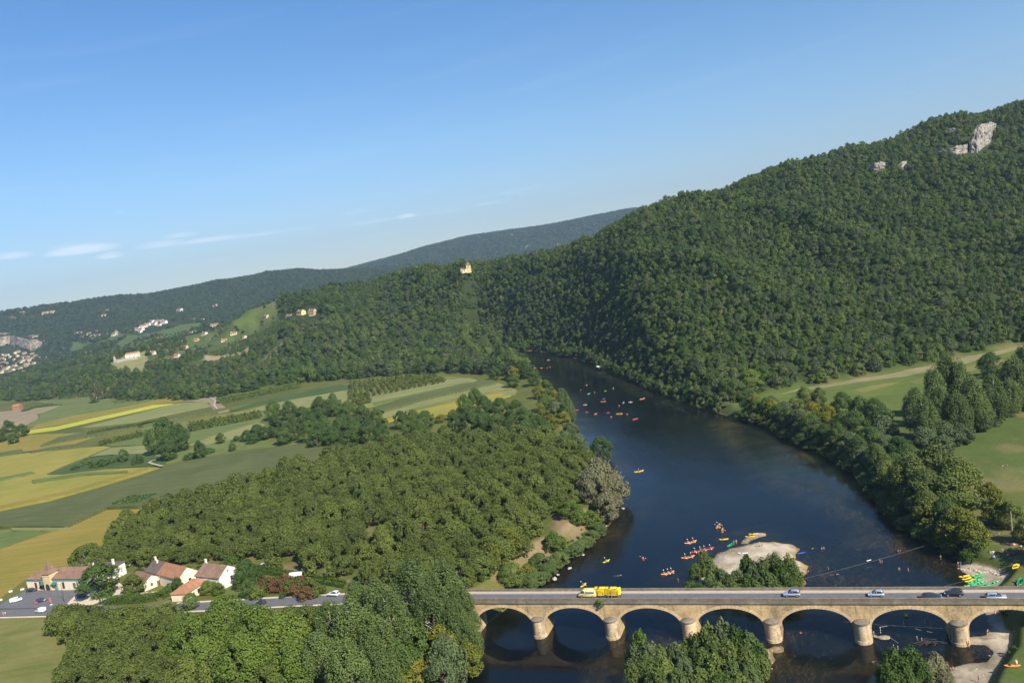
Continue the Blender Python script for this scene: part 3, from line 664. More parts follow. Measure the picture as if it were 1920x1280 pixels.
# ------------------------------------------------------------------ bridge
def stonemat(name, c1, c2, c3, stain=.5, top=None):
    m, nt = nmat(name)
    a = noise(nt, .35, 5, .65); b_ = noise(nt, 1.6, 5, .7); c_ = noise(nt, .12, 3, .6)
    col = ramp(nt, mathn(nt, 'ADD', mathn(nt, 'MULTIPLY', a, .6), mathn(nt, 'MULTIPLY', b_, .4)), [(0.34, c1), (0.5, c2), (0.66, c3)])
    # block courses
    tcn = nt.nodes.new('ShaderNodeTexCoord'); mp = nt.nodes.new('ShaderNodeMapping'); nt.links.new(tcn.outputs['Object'], mp.inputs[0]); mp.inputs['Rotation'].default_value = (PI/2, 0, 0)
    br = nt.nodes.new('ShaderNodeTexBrick'); nt.links.new(mp.outputs[0], br.inputs[0]); br.inputs['Scale'].default_value = 1.0
    br.inputs['Brick Width'].default_value = .9; br.inputs['Row Height'].default_value = .42; br.inputs['Mortar Size'].default_value = .03
    br.inputs['Color1'].default_value = (.86, .86, .86, 1); br.inputs['Color2'].default_value = (1.12, 1.1, 1.06, 1); br.inputs['Mortar'].default_value = (.62, .6, .56, 1)
    col = mixc(nt, .75, col, br.outputs[0], 'MULTIPLY')
    st = nt.nodes.new('ShaderNodeMapRange'); nt.links.new(mathn(nt, 'ADD', mathn(nt, 'MULTIPLY', c_, .5), mathn(nt, 'MULTIPLY', b_, .5)), st.inputs[0]); st.inputs[1].default_value = .47; st.inputs[2].default_value = .64
    col = mixc(nt, mathn(nt, 'MULTIPLY', st.outputs[0], stain), col, (.13, .115, .085))
    # damp streaks running down the face
    mp4 = nt.nodes.new('ShaderNodeMapping'); nt.links.new(tcn.outputs['Object'], mp4.inputs[0]); mp4.inputs['Scale'].default_value = (.9, .9, .10)
    sk_ = nt.nodes.new('ShaderNodeMapRange'); nt.links.new(noise(nt, 1.0, 4, .6, vec=mp4.outputs[0]), sk_.inputs[0]); sk_.inputs[1].default_value = .52; sk_.inputs[2].default_value = .68; sk_.inputs[4].default_value = .55*stain
    col = mixc(nt, sk_.outputs[0], col, (.12, .10, .07))
    finish(nt, col, .92, spec=.15, bump=b_, bstr=.5, bdist=.08); return m
ST = stonemat('golden_sandstone', (.44,.30,.14), (.58,.43,.23), (.66,.52,.33), .95)
ST2 = stonemat('pier_sandstone', (.46,.34,.19), (.60,.47,.30), (.68,.57,.40), .9)
STD = stonemat('lichen_dark_stone', (.13,.115,.088), (.20,.175,.135), (.32,.275,.20), .45)
SIDEW = plain('pale_footway', (.42,.37,.29), .9, var=.12, scale=1.2)
BW = 7.0
bridge = empty('stone_bridge', BR(0, 0, 0), ANG, 'long sandstone arch bridge with round piers carrying the road over the river', 'bridge')
# local frame of the bridge: x = s, y = v, z
HALF = 8.95; SPR = 3.7; RISE = 5.05; ZT = 10.05
KS = list(range(-1, 8))
body = MB()
def archz(u):      # u in -1..1
    return SPR+RISE*math.sqrt(max(0, 1-u*u))
NA = 28
for k in range(-1, 7):
    c = (k+.5)*SPAN
    us = [-math.cos(PI*i/NA) for i in range(NA+1)]
    for i in range(NA):
        s0, s1 = c+us[i]*HALF, c+us[i+1]*HALF; z0, z1 = archz(us[i]), archz(us[i+1])
        body.add([(s0, 0, z0), (s1, 0, z1), (s1, 0, ZT), (s0, 0, ZT)], [(0, 1, 2, 3)])
        body.add([(s0, BW, z0), (s1, BW, z1), (s1, BW, ZT), (s0, BW, ZT)], [(3, 2, 1, 0)])
        body.add([(s0, 0, z0), (s1, 0, z1), (s1, BW, z1), (s0, BW, z0)], [(3, 2, 1, 0)])
for k in KS:
    x0, x1 = k*SPAN-(SPAN/2-HALF), k*SPAN+(SPAN/2-HALF)
    if k == -1: x0 -= 6
    if k == 7: x1 += 6
    body.add([(x0, 0, -3.5), (x1, 0, -3.5), (x1, 0, ZT), (x0, 0, ZT), (x0, BW, -3.5), (x1, BW, -3.5), (x1, BW, ZT), (x0, BW, ZT)],
             [(0, 1, 2, 3), (7, 6, 5, 4)])
    for xx, f in ((x0, (0, 1, 2, 3)), (x1, (3, 2, 1, 0))):
        zt = SPR if not ((k == -1 and xx == x0) or (k == 7 and xx == x1)) else ZT
        body.add([(xx, 0, -3.5), (xx, 0, zt), (xx, BW, zt), (xx, BW, -3.5)], [f])
bo = meshobj('wall', body.mesh('bridge_wall', fix=False), ST, bridge)
# voussoir ring of each arch, standing a little proud of the wall on both faces
VOU = stonemat('arch_stone', (.60,.40,.17), (.68,.51,.29), (.74,.62,.44), .3)
for k in range(-1, 7):
  for (v0, v1) in ((-.07, .25), (BW-.25, BW+.07)):
    c = (k+.5)*SPAN; rb = MB(); N = 30
    for i in range(N):
        if 1:
            t0 = PI*(i+.04)/N; t1 = PI*(i+.96)/N; q = []
            th = .85 if i % 2 else .78
            for t, e in ((t0, 0), (t1, 0), (t1, th), (t0, th)):
                a_, b2 = HALF-.02+e, RISE-.02+e
                q.append((c-math.cos(t)*a_, SPR+math.sin(t)*b2))
            rb.add([(x, v0, z) for x, z in q]+[(x, v1, z) for x, z in q], [(0, 1, 2, 3), (7, 6, 5, 4), (0, 4, 5, 1), (1, 5, 6, 2), (2, 6, 7, 3), (3, 7, 4, 0)])
    rb.build('arch', VOU, bridge)
XL, XR = -SPAN-9.5, 7*SPAN+9
for v0, v1 in ((-.28, .35), (BW-.35, BW+.28)):
    b = MB(); b.box(XL, XR, v0, v1, ZT, ZT+.30); b.box(XL, XR, v0+.1 if v0 < 0 else v0, v1 if v0 < 0 else v1-.1, ZT+.30, ZT+.52); b.build('cornice', STD, bridge)
for v0, v1 in ((-.02, .36), (BW-.36, BW+.02)):
    b = MB(); x = XL
    while x < XR:
        L = 1.9+rnd.random()*.25; dz = rnd.uniform(-.015, .015); dv = rnd.uniform(-.012, .012)
        b.box(x, min(x+L, XR)-.015, v0+dv, v1+dv, ZT+.52, 11.36+dz); b.box(x, min(x+L, XR)-.015, v0-.05+dv, v1+.05+dv, 11.36+dz, 11.5+dz); x += L
    b.build('parapet', STD, bridge)
b = MB(); b.box(XL, XR, .36, 5.15, ZT+.1, DK-.03); b.build('carriageway', ASPH, bridge)
b = MB(); b.box(XL, XR, 5.15, BW-.36, ZT+.1, DK+.14); b.build('footway', SIDEW, bridge)
b = MB(); b.box(XL, XR, .36, .62, DK-.03, DK+.03); b.build('gutter', SIDEW, bridge)
# piers: round cutwaters on both faces with low conical caps
def lathe_sec(cx, cy, r, z, n=28): return [(cx+r*math.cos(2*PI*i/n), cy+r*math.sin(2*PI*i/n), z) for i in range(n)]
for k in range(0, 7):
    for cy_ in (-.35, BW+.35):
        b = MB(); cx = k*SPAN
        b.sweep([lathe_sec(cx, cy_, r, z) for r, z in ((2.25, -3.5), (2.25, -.4), (2.15, .35), (2.1, .75), (1.98, .8), (1.86, 5.2))])
        pr = b.build('pier', ST2, bridge)
        b = MB(); b.sweep([lathe_sec(cx, cy_, r, z) for r, z in ((2.02, 5.2), (2.05, 5.42), (1.9, 5.5), (1.2, 5.85), (.2, 6.1))]); b.build('cap', STD, pr)
for v0, v1 in ((0, 1),):
    b = MB(); b.box(-SPAN-14, -SPAN+2.6, -1.6, -.03, -2, 4.2); b.prism([(-1.6, 4.2), (-.03, 4.2), (-.03, 5.4)], -SPAN-14, -SPAN+2.6); b.build('abutment', ST2, bridge)
# stone-lined bank below the left abutment, in the river
# ------------------------------------------------------------------ buildings
def tilemat(name, c1, c2, c3):
    m, nt = nmat(name)
    a = noise(nt, .5, 5, .7); b_ = noise(nt, 3.0, 4, .8)
    tcn = nt.nodes.new('ShaderNodeTexCoord'); wv = nt.nodes.new('ShaderNodeTexWave'); wv.bands_direction = 'X'; wv.inputs['Scale'].default_value = 1.1; wv.inputs['Distortion'].default_value = .3
    nt.links.new(tcn.outputs['Object'], wv.inputs['Vector'])
    c = ramp(nt, mathn(nt, 'ADD', mathn(nt, 'MULTIPLY', a, .5), mathn(nt, 'MULTIPLY', b_, .5)), [(0.38, c1), (0.5, c2), (0.62, c3)])
    c = mixc(nt, mathn(nt, 'MULTIPLY', wv.outputs['Fac'], .30), c, tuple(x*.5 for x in c1))
    finish(nt, c, .9, spec=.15, bump=wv.outputs['Fac'], bstr=.5, bdist=.06); return m
T_BR = tilemat('brown_tiles', (.17,.105,.070), (.25,.160,.110), (.34,.235,.165))
T_OR = tilemat('orange_tiles', (.26,.125,.065), (.37,.185,.100), (.46,.27,.16))
T_DK = tilemat('dark_tiles', (.10,.080,.068), (.15,.120,.100), (.21,.17,.14))
def wallmat(name, c): 
    m, nt = nmat(name); a = noise(nt, .6, 5, .7); b_ = noise(nt, 4, 3, .7)
    c_ = ramp(nt, mathn(nt, 'ADD', mathn(nt, 'MULTIPLY', a, .6), mathn(nt, 'MULTIPLY', b_, .4)), [(0.3, tuple(x*.78 for x in c)), (0.6, c)]); finish(nt, c_, .9, spec=.15, bump=b_, bstr=.2, bdist=.03); return m
W_CR = wallmat('cream_render', (.82,.73,.54)); W_WH = wallmat('whitewash', (.78,.74,.66)); W_ST = wallmat('village_stone', (.62,.50,.34)); W_YE = wallmat('yellow_render', (.78,.60,.27)); W_TU = wallmat('turret_stone', (.66,.50,.28))
GLASS = plain('window_glass', (.035,.045,.055), .12, spec=.6); FRAME = plain('painted_frame', (.60,.56,.50), .6); WOOD = plain('brown_wood', (.17,.09,.05), .7); TEAL = plain('teal_paint', (.16,.30,.27), .6); TEALD = plain('teal_canvas', (.03,.17,.13), .7); REDB = plain('red_sign_board', (.22,.035,.03), .6)
DARK = plain('dark_opening', (.02,.02,.022), .8); STEEL = plain('grey_steel', (.30,.30,.30), .45, .6)
def gable_house(name, loc, ang, L, D, h, rh, wm, rm, label=None, group=None, hip=0.0, wins=(), doors=(), chim=(), split=None, cat='house', roof_over=.35, far=False):
    """loc: front left corner on the ground; x along the front, y away; ridge along x"""
    t = empty(name, loc, ang, label, cat, group)
    b = MB(); rz = h+rh
    if hip <= 0:
        b.add([(0,0,-1),(L,0,-1),(L,D,-1),(0,D,-1),(0,0,h),(L,0,h),(L,D,h),(0,D,h),(0,D/2,rz-.05),(L,D/2,rz-.05)],
              [(0,1,5,4),(2,3,7,6),(1,2,6,9,5),(3,0,4,8,7),(4,5,9,8),(7,8,9,6)])
    else: b.box(0, L, 0, D, -1, h)
    b.build('wall', wm, t)
    ov = roof_over; sl = rh/(D/2); e = h-sl*ov; th = .22
    def slab(x0, x1, hx0, hx1, mat_, nm='roof'):
        r = MB()
        for sgn in (0, 1):
            y0 = -ov if not sgn else D+ov
            q = [(x0-(ov if hx0 is not None else 0), y0, e+.03), (x1+(ov if hx1 is not None else 0), y0, e+.03), (x1-(hx1 or 0), D/2, rz+.03), (x0+(hx0 or 0), D/2, rz+.03)]
            q2 = [(x, y, z+th) for x, y, z in q]
            r.add(q+q2, [(0,1,2,3),(4,5,6,7),(0,1,5,4),(1,2,6,5),(2,3,7,6),(3,0,4,7)])
        for xx, hh, sg in ((x0, hx0, -1), (x1, hx1, 1)):
            if hh:
                q = [(xx+sg*ov, -ov, e+.03), (xx+sg*ov, D+ov, e+.03), (xx-sg*hh, D/2, rz+.03)]; q2 = [(x, y, z+th) for x, y, z in q]
                r.add(q+q2, [(0,1,2),(3,4,5),(0,1,4,3),(1,2,5,4),(2,0,3,5)])
        return r.build(nm, mat_, t)
    if split: slab(0, split, hip, None, rm[0]); slab(split, L, None, hip, rm[1])
    else: slab(0, L, hip, hip, rm)
    rf = t
    def opening(face, u, z, ww, hh, mat_, nm, sub=True):
        fw = .09
        g = MB(); g2 = MB()
        def bx(m_, a0, a1, z0, z1, d0, d1):
            if face == 'f': m_.box(a0, a1, -d1, -d0, z0, z1)
            elif face == 'b': m_.box(a0, a1, D+d0, D+d1, z0, z1)
            elif face == 'r': m_.box(L+d0, L+d1, a0, a1, z0, z1)
            else: m_.box(-d1, -d0, a0, a1, z0, z1)
        if nm == 'door' or far:
            bx(g, u-ww/2, u+ww/2, z, z+hh, .005, .06); return g.build(nm, mat_, t)
        bx(g, u-ww/2-fw, u+ww/2+fw, z-fw, z, .005, .08); bx(g, u-ww/2-fw, u+ww/2+fw, z+hh, z+hh+fw, .005, .08)
        bx(g, u-ww/2-fw, u-ww/2, z, z+hh, .005, .08); bx(g, u+ww/2, u+ww/2+fw, z, z+hh, .005, .08); bx(g, u-.03, u+.03, z, z+hh, .03, .07)
        f = g.build('window', FRAME if mat_ is GLASS else mat_, t); bx(g2, u-ww/2, u+ww/2, z, z+hh, .005, .03); g2.build('pane', GLASS, f); return f
    for wv in wins: opening(*wv[:5], wv[5] if len(wv) > 5 else (DARK if far else GLASS), 'window')
    for dv in doors: opening(*dv[:5], dv[5] if len(dv) > 5 else WOOD, 'door')
    for cx, cy_, cz in chim:
        b = MB(); b.box(cx-.4, cx+.4, cy_-.3, cy_+.3, h, cz); b.box(cx-.5, cx+.5, cy_-.4, cy_+.4, cz, cz+.15); b.build('chimney', wm, t)
    return t
# --- the shop with the turret
c0 = P(53, 1106, ZL); c0.z = ZL
L = 36.0; D = 12.0
shop = gable_house('shop_building', c0, ANG, L, D, 4.9, 2.5, W_CR, T_BR, 'long cream roadside shop with teal fascia, pointed turret and brown tiled roof', hip=5.5, cat='shop',
    wins=[('f',5.2,.9,1.1,2.4,REDB),('f',8.0,.4,1.3,3.2,REDB),('f',20.9,.8,1.1,2.6,REDB),('f',27,.9,1.4,2.2),('f',31,.9,1.4,2.2)])
b = MB(); b.box(.02, 10.9, -.05, -.005, 3.75, 4.75); b.box(15.0, L-.02, -.05, -.005, 3.75, 4.75); b.build('fascia', TEAL, shop)
b = MB(); b.box(4.6, 7.0, -.14, -.055, 3.9, 4.65); b.build('sign', REDB, shop)
cr = plain('cream_lettering', (.75,.68,.55), .6)
b = MB()
for i in range(6): b.box(4.9+i*.32, 4.9+i*.32+.2, -.17, -.145, 4.18, 4.42)
b.build('sign_lettering', cr, shop)
b = MB(); b.box(8.9, 10.8, -.04, -.005, 0, 3.1); b.build('shop_front', DARK, shop)
for x0, x1 in ((8.5, 11.0), (15.2, 17.8)):
    b = MB(); b.add([(x0,-.02,3.6),(x1,-.02,3.6),(x1,-1.4,2.9),(x0,-1.4,2.9),(x0,-.02,3.5),(x1,-.02,3.5),(x1,-1.4,2.7),(x0,-1.4,2.7)], [(0,1,2,3),(7,6,5,4),(3,2,6,7),(0,3,7,4),(1,5,6,2)]); b.build('awning', TEALD, shop)
b = MB(); b.box(15.6, 17.6, -.08, -.01, .1, 2.6); b.build('shutter', TEAL, shop)
b = MB(); b.box(11.0, 15.0, -.9, 3.6, -1, 7.4); b.box(10.92, 15.08, -.98, 3.68, 6.2, 6.45); tw = b.build('turret', W_TU, shop)
b = MB(); b.add([(10.5,-1.4,7.4),(15.5,-1.4,7.4),(15.5,4.1,7.4),(10.5,4.1,7.4),(11.7,-.1,8.6),(14.3,-.1,8.6),(14.3,2.8,8.6),(11.7,2.8,8.6),(13,1.35,12.4)], [(3,2,1,0),(0,1,5,4),(1,2,6,5),(2,3,7,6),(3,0,4,7),(4,5,8),(5,6,8),(6,7,8),(7,4,8)]); b.build('turret_roof', T_BR, tw)
b = MB(); n = 10; b.add([(13+1.15*math.cos(PI*i/n), -.96, 1.6+1.5*math.sin(PI*i/n)) for i in range(n+1)]+[(11.85,-.96,0),(14.15,-.96,0)]+[(13+1.15*math.cos(PI*i/n), -.9, 1.6+1.5*math.sin(PI*i/n)) for i in range(n+1)], [tuple(list(range(n+1))+[n+1, n+2])]); b.build('arched_door', GLASS, tw)
b = MB(); b.box(12.9, 13.1, -.95, -.905, 4.6, 5.8); b.box(12.6, 13.4, -.95, -.905, 5.35, 5.5); b.build('cross', cr, tw)
# --- the white block behind with painted letters
q0 = P(213, 1088, ZL); q1 = P(238, 1074, ZL); q0.z = q1.z = ZL
dv = (q1-q0); a2 = math.atan2(dv.y, dv.x)
blk = empty('white_annex', q0, a2, 'white flat-roofed annex with black letters painted on its side wall behind the shop', 'annex')
Lb = dv.length
b = MB(); b.box(0, Lb, 0, 11, -1, 5.0); b.build('wall', W_WH, blk)
b = MB(); b.box(-.3, Lb+.3, -.3, 11.3, 5.0, 5.3); b.build('roof', T_DK, blk)
b = MB(); b.box(Lb*.55, Lb*.55+.7, 2.5, 3.3, 5.3, 7.4); b.box(Lb*.55-.1, Lb*.55+.8, 2.4, 3.4, 7.4, 7.6); b.build('chimney', W_WH, blk)
def glyph(b, pts, x, z, s, y0=-.05, y1=-.005):
    for (a0, b0, a1, b1) in pts: b.box(x+a0*s, x+a1*s, y0, y1, z+b0*s, z+b1*s)
b = MB(); GF = [(0,0,.16,1),(.16,.84,.6,1),(.16,.45,.5,.6)]; GI = [(0,0,.16,1),(-.12,0,.28,.1),(-.12,.9,.28,1)]
glyph(b, GF, Lb*.38, 1.7, 1.9); glyph(b, GI, Lb*.38+2.1, 1.7, 1.9); glyph(b, [(0,.3,.12,.75)], Lb*.38-.7, 1.7, 1.5)
b.build('lettering', plain('black_paint', (.04,.05,.08), .6), blk)
# --- small house with yellow gable
def house_px(name, pl, pr, z, D, h, rh, wm, rm, **kw):
    a = P(pl[0], pl[1], z); c = P(pr[0], pr[1], z); a.z = c.z = z; d = c-a
    return gable_house(name, a, math.atan2(d.y, d.x), d.length, D, h, rh, wm, rm, **kw)
house_px('cottage', (245,1099), (272,1108), ZL, 7.2, 3.1, 1.9, W_CR, T_BR, label='small low cottage with brown roof and yellow gable beside the walnut tree', wins=[('r',3.0,1.0,.9,1.3)], doors=[('r',5.6,0,1.0,2.1)])
house_px('farmhouse', (277,1090), (338,1107), ZL, 8.6, 4.6, 3.0, W_CR, (T_DK, T_OR), label='long farmhouse whose roof is half dark grey and half orange tiles', split=9.6,
    wins=[('f',3.0,2.6,.8,1.1),('f',7.0,2.6,.8,1.1),('f',12.0,2.4,.9,1.2),('r',4.6,2.0,1.0,1.2,WOOD)], doors=[('f',5.2,0,1.1,2.2),('f',10.2,0,1.1,2.3)], chim=[(1.2,4.3,8.9),(4.2,3.4,8.3)])
house_px('gabled_house', (371,1103), (415,1108), ZL, 9.6, 5.2, 2.9, W_WH, T_BR, label='tall white gable-ended house with brown roof, rightmost of the roadside houses', wins=[('r',5.6,2.3,1.0,1.5,WOOD),('r',4.4,6.0,.7,.7,FRAME),('f',5.0,2.5,1,1.4)], doors=[('f',2.6,0,1.1,2.2)], chim=[(.7,5.2,9.6)])
house_px('outbuilding', (352,1129), (390,1104), ZL, 7.0, 3.4, 2.0, W_CR, T_OR, label='low cream outbuilding with long orange tiled roof, end wall toward the road', hip=2.6, wins=[('f',6.5,.9,1.2,1.5,WOOD),('f',10.5,.9,1.2,1.5,WOOD)], doors=[('f',3.6,0,1.2,2.2)])
# yard, car park and drives
def patch(pts, mt, name, z=ZL, lift=.14):
    q = [P(a_, b_, z) for a_, b_ in pts]; b = MB(); b.add([(v.x, v.y, z+lift) for v in q], [tuple(range(len(q)))])
    me = b.mesh(name); bm = bmesh.new(); bm.from_mesh(me); bmesh.ops.triangulate(bm, faces=bm.faces); bm.to_mesh(me); bm.free()
    return tag(meshobj(name, me, mt), kind='structure')
patch([(-60,1140),(0,1134),(20,1122),(50,1108),(100,1107),(150,1108),(136,1122),(121,1138),(100,1141),(0,1142)], ASPH, 'car_park', lift=.36)
patch([(118,1139),(136,1122),(152,1108),(215,1106),(250,1112),(222,1120),(195,1126),(170,1136)], PALEST, 'gravel_yard', lift=.30)
patch([(212,1105),(222,1092),(243,1108),(262,1112),(300,1109),(272,1116),(245,1116)], PALEST, 'yard', lift=.33)
patch([(180,1137),(200,1126),(218,1124),(190,1138)], ASPH_L, 'driveway', lift=.39)
patch([(302,1133),(322,1124),(330,1130),(326,1138)], ASPH_L, 'driveway', lift=.39)
patch([(395,1105),(440,1085),(470,1078),(640,1090),(640,1118),(480,1126),(400,1126)], FM['lawn'], 'lawn', lift=.27)
# ------------------------------------------------------------------ trees
def unit(v): return v/np.linalg.norm(v, axis=-1, keepdims=True)
def leaves(pos, nrm, size, r, asp=1.5, shape4=True):
    n = len(pos); a = unit(np.cross(nrm, unit(r.normal(size=(n, 3))))); b = np.cross(nrm, a)
    s = (size*(.65+.7*r.random(n)))[:, None]
    lift = nrm*s*.25
    V = np.stack([pos-a*s*asp*.5, pos-b*s*.5+lift, pos+a*s*asp*.5, pos+b*s*.5+lift], 1).reshape(-1, 3)
    return V, np.arange(4*n).reshape(n, 4)
PROF = {
 'dome': lambda t: np.clip(np.sin(np.pi*np.clip(t, 0, 1)**.75)**.6, 0.05, 1),
 'flat': lambda t: np.clip(np.sin(np.pi*np.clip(t*.92+.06, 0, 1)**.6)**.5, 0.05, 1),
 'column': lambda t: np.clip(np.sin(np.pi*np.clip(t*.93+.05, 0, 1)**.85)**.55, 0.05, 1),
 'cone': lambda t: np.clip((1-t)**.75*1.05*np.clip(t*6, .3, 1), 0.03, 1),
 'low': lambda t: np.clip(np.sqrt(1-t*t*.98), .1, 1)}
def crown(seed, R, z0, z1, prof, nl, lr, nleaf, ls, asp=1.5, peaks=0, cull=.55, up=.25, jit=.65, vz=.85):
    r = np.random.default_rng(seed); pf = PROF[prof]
    t = r.random(nl)**.85; a = r.random(nl)*2*np.pi+np.arange(nl)*2.4
    rad = pf(t)*R*(.35+.6*r.random(nl)**.5)
    lrr = lr*(.65+.7*r.random(nl))
    rad = np.maximum(0, np.minimum(rad, pf(t)*R-lrr*.45))
    C = np.stack([rad*np.cos(a), rad*np.sin(a), z0+(z1-z0)*t*.92], 1)
    if peaks:
        for i in range(peaks):
            aa = r.random()*6.28; rr = R*.75*r.random()**.5; hh = z0+(z1-z0)*(1.0-.35*(rr/R))*(.85+.25*r.random())
            for k in range(5):
                C = np.vstack([C, [rr*math.cos(aa), rr*math.sin(aa), hh*(.55+.11*k)]]); lrr = np.append(lrr, lr*(1.0-.17*k))
    per = np.maximum(1, (nleaf*lrr**2/np.sum(lrr**2))).astype(int)
    ci = np.repeat(np.arange(len(C)), per); n = len(ci)
    d = unit(r.normal(size=(n, 3))); 
    sq = np.array([1, 1, vz])
    pos = C[ci]+d*sq*(lrr[ci]*(.55+.5*r.random(n)**.6))[:, None]
    tt = (pos[:, 2]-z0)/(z1-z0); q = np.hypot(pos[:, 0], pos[:, 1])/(pf(np.clip(tt, 0, 1))*R+.01)
    keep = ((q > cull) | (tt > .8) | (tt < .12)) & (tt > -.12)
    pos, d = pos[keep], d[keep]
    outw = np.stack([pos[:, 0]/R, pos[:, 1]/R, (tt[keep]-.4)], 1)
    nrm = unit(d*.75+outw*.5+np.array([0, 0, up])+r.normal(size=pos.shape)*jit*.6)
    return leaves(pos, nrm, ls, r, asp)
def trunk_mb(seed, h, r0, limbs, R, z0, spread=.7, n=7, lean=0.0, top=.85, b=None):
    r = random.Random(seed); b = b or MB()
    pts = [Vector((0, 0, -1.0))]; x = y = 0
    for i in range(1, 6):
        t = i/5; x += r.uniform(-.02, .02)*h+lean; y += r.uniform(-.02, .02)*h; pts.append(Vector((x, y, h*top*t)))
    b.tube(pts, [r0*1.25]+[r0*(1-.82*i/5) for i in range(1, 6)], n)
    for k in range(limbs):
        t = r.uniform(.25, .8); i = min(int(t*5), 4); p = pts[i].lerp(pts[i+1], t*5-i); a = k*2.4+r.random()
        L_ = R*spread*r.uniform(.6, 1.0); dz = L_*r.uniform(.5, 1.2)
        e = p+Vector((math.cos(a)*L_, math.sin(a)*L_, dz)); e.z = min(e.z, h*.95)
        mid = p.lerp(e, .5)+Vector((0, 0, L_*.10)); rr = r0*(1-.8*t)*.6
        b.tube([p, mid, e], [rr, rr*.6, rr*.2], 5)
        for q in range(2):
            a2 = a+r.uniform(-1, 1); s = mid.lerp(e, r.uniform(0, .6)); e2 = s+Vector((math.cos(a2), math.sin(a2), r.uniform(.4, 1.1)))*L_*.4
            b.tube([s, e2], [rr*.4, rr*.1], 4)
    return b
SPEC = {}
def species(name, n, leafm, barkm, ck, tk):
    lst = []
    for i in range(n):
        kw = dict(ck); Vv, Ff = crown(hash_(name)+i*7, **kw)
        cm = fastmesh(name+'_crown', Vv, Ff); tm = trunk_mb(hash_(name)+i, **tk).mesh(name+'_trunk', True)
        lst.append((cm, tm))
    SPEC[name] = (lst, leafm, barkm, ck['z1'], ck['R'])
def hash_(s): return sum((i+1)*ord(c) for i, c in enumerate(s)) % 9973
species('walnut_tree', 6, L_WALNUT, BARK, dict(R=5.9, z0=1.6, z1=8.6, prof='flat', nl=60, lr=1.30, nleaf=5600, ls=.40, asp=1.7, cull=.6, jit=.9), dict(h=7.5, r0=.26, limbs=6, R=5, z0=2, spread=.6))
species('broadleaf_tree', 4, L_OAK, BARK, dict(R=6.6, z0=1.5, z1=15, prof='dome', nl=60, lr=1.9, nleaf=7200, ls=.48, cull=.55), dict(h=13, r0=.42, limbs=9, R=6.5, z0=3))
species('plane_tree', 3, L_PLANE, BARK_P, dict(R=8.6, z0=2.5, z1=18, prof='dome', nl=85, lr=2.1, nleaf=12500, ls=.50, asp=1.25, cull=.55, jit=.8), dict(h=16, r0=.5, limbs=10, R=8, z0=4))
species('poplar_tree', 4, L_POPLAR, BARK_P, dict(R=5.6, z0=2.5, z1=25, prof='column', nl=120, lr=1.15, nleaf=11500, ls=.39, asp=1.3, cull=.36, jit=1.0, vz=2.2), dict(h=24, r0=.50, limbs=16, R=5, z0=3, spread=.75, top=.95))
species('willow_tree', 3, L_WILLOW, BARK, dict(R=6.6, z0=.8, z1=12.5, prof='dome', nl=75, lr=1.6, nleaf=6000, ls=.50, asp=2.0, cull=.5, jit=.9), dict(h=11, r0=.38, limbs=9, R=6, z0=2))
species('yellowing_tree', 3, L_YELLOW, BARK, dict(R=4.8, z0=1.2, z1=11.5, prof='dome', nl=60, lr=1.25, nleaf=3400, ls=.46, asp=1.5, cull=.4, jit=.9), dict(h=10.5, r0=.26, limbs=8, R=4.5, z0=2))
species('river_shrub', 4, L_SHRUB, BARK, dict(R=3.0, z0=.1, z1=6.0, prof='dome', nl=44, lr=.75, nleaf=3000, ls=.33, asp=2.1, peaks=4, cull=.35, up=.5, jit=1.0, vz=1.5), dict(h=5, r0=.10, limbs=5, R=2.5, z0=.5))
species('bush', 3, L_HEDGE, BARK, dict(R=2.2, z0=-.2, z1=2.6, prof='low', nl=22, lr=.75, nleaf=900, ls=.34, cull=.4), dict(h=2, r0=.07, limbs=4, R=1.5, z0=.3))
species('reddish_shrub', 3, L_RED, BARK, dict(R=2.3, z0=-.1, z1=4.4, prof='dome', nl=26, lr=.75, nleaf=1300, ls=.32, cull=.35, jit=.9), dict(h=3.6, r0=.08, limbs=5, R=2, z0=.3))
species('young_tree', 3, L_WALNUT, BARK, dict(R=2.1, z0=.9, z1=4.6, prof='dome', nl=14, lr=.75, nleaf=330, ls=.55, cull=.2), dict(h=3.8, r0=.09, limbs=3, R=1.5, z0=1))
ALLT = []
FIRST = {}
def tree(sp, loc, h=None, r=None, rz=None, leaf=None, label=None, group=None, name=None, parts=True, var=None):
    lst, lm, bk, z1, R = SPEC[sp]; k = rnd.randrange(len(lst)) if var is None else var % len(lst)
    cm, tm = lst[k]; sz = (h or z1)/z1; sr = (r or R)/R
    rz = rnd.uniform(0, 6.28) if rz is None else rz
    lf = leaf or lm
    if parts:
        t = empty(name or sp, loc, rz, label, 'shrub' if 'shrub' in sp or sp == 'bush' else 'tree', group, (sr, sr, sz))
        c = bpy.data.objects.new('crown', cm); COL.objects.link(c); c.parent = t; setmat(c, lf)
        tr_ = bpy.data.objects.new('trunk', tm); COL.objects.link(tr_); tr_.parent = t; setmat(tr_, bk)
    else:
        t = bpy.data.objects.new(name or sp, cm); COL.objects.link(t); t.location = loc; t.rotation_euler = (0, 0, rz); t.scale = (sr, sr, sz); setmat(t, lf)
        tag(t, label, 'shrub' if 'shrub' in sp or sp == 'bush' else 'tree', group)
    ALLT.append((loc[0], loc[1], (r or R))); return t
def topt(px, py, h, z):           # base of a tree of height h whose top is seen at (px, py)
    q = P(px, py, z+h); x, y = q.x, q.y
    for _ in range(3):
        g = gz(x, y); q = P(px, py, max(g, 0)+h); x, y = q.x, q.y
    return Vector((x, y, max(gz(x, y), .1)-.1))
ORD = ['leftmost', 'second from left', 'third from left', 'fourth from left', 'fifth from left', 'sixth from left', 'seventh from left', 'eighth from left', 'ninth from left', 'tenth from left', 'eleventh from left', 'twelfth from left', 'thirteenth from left', 'fourteenth from left']
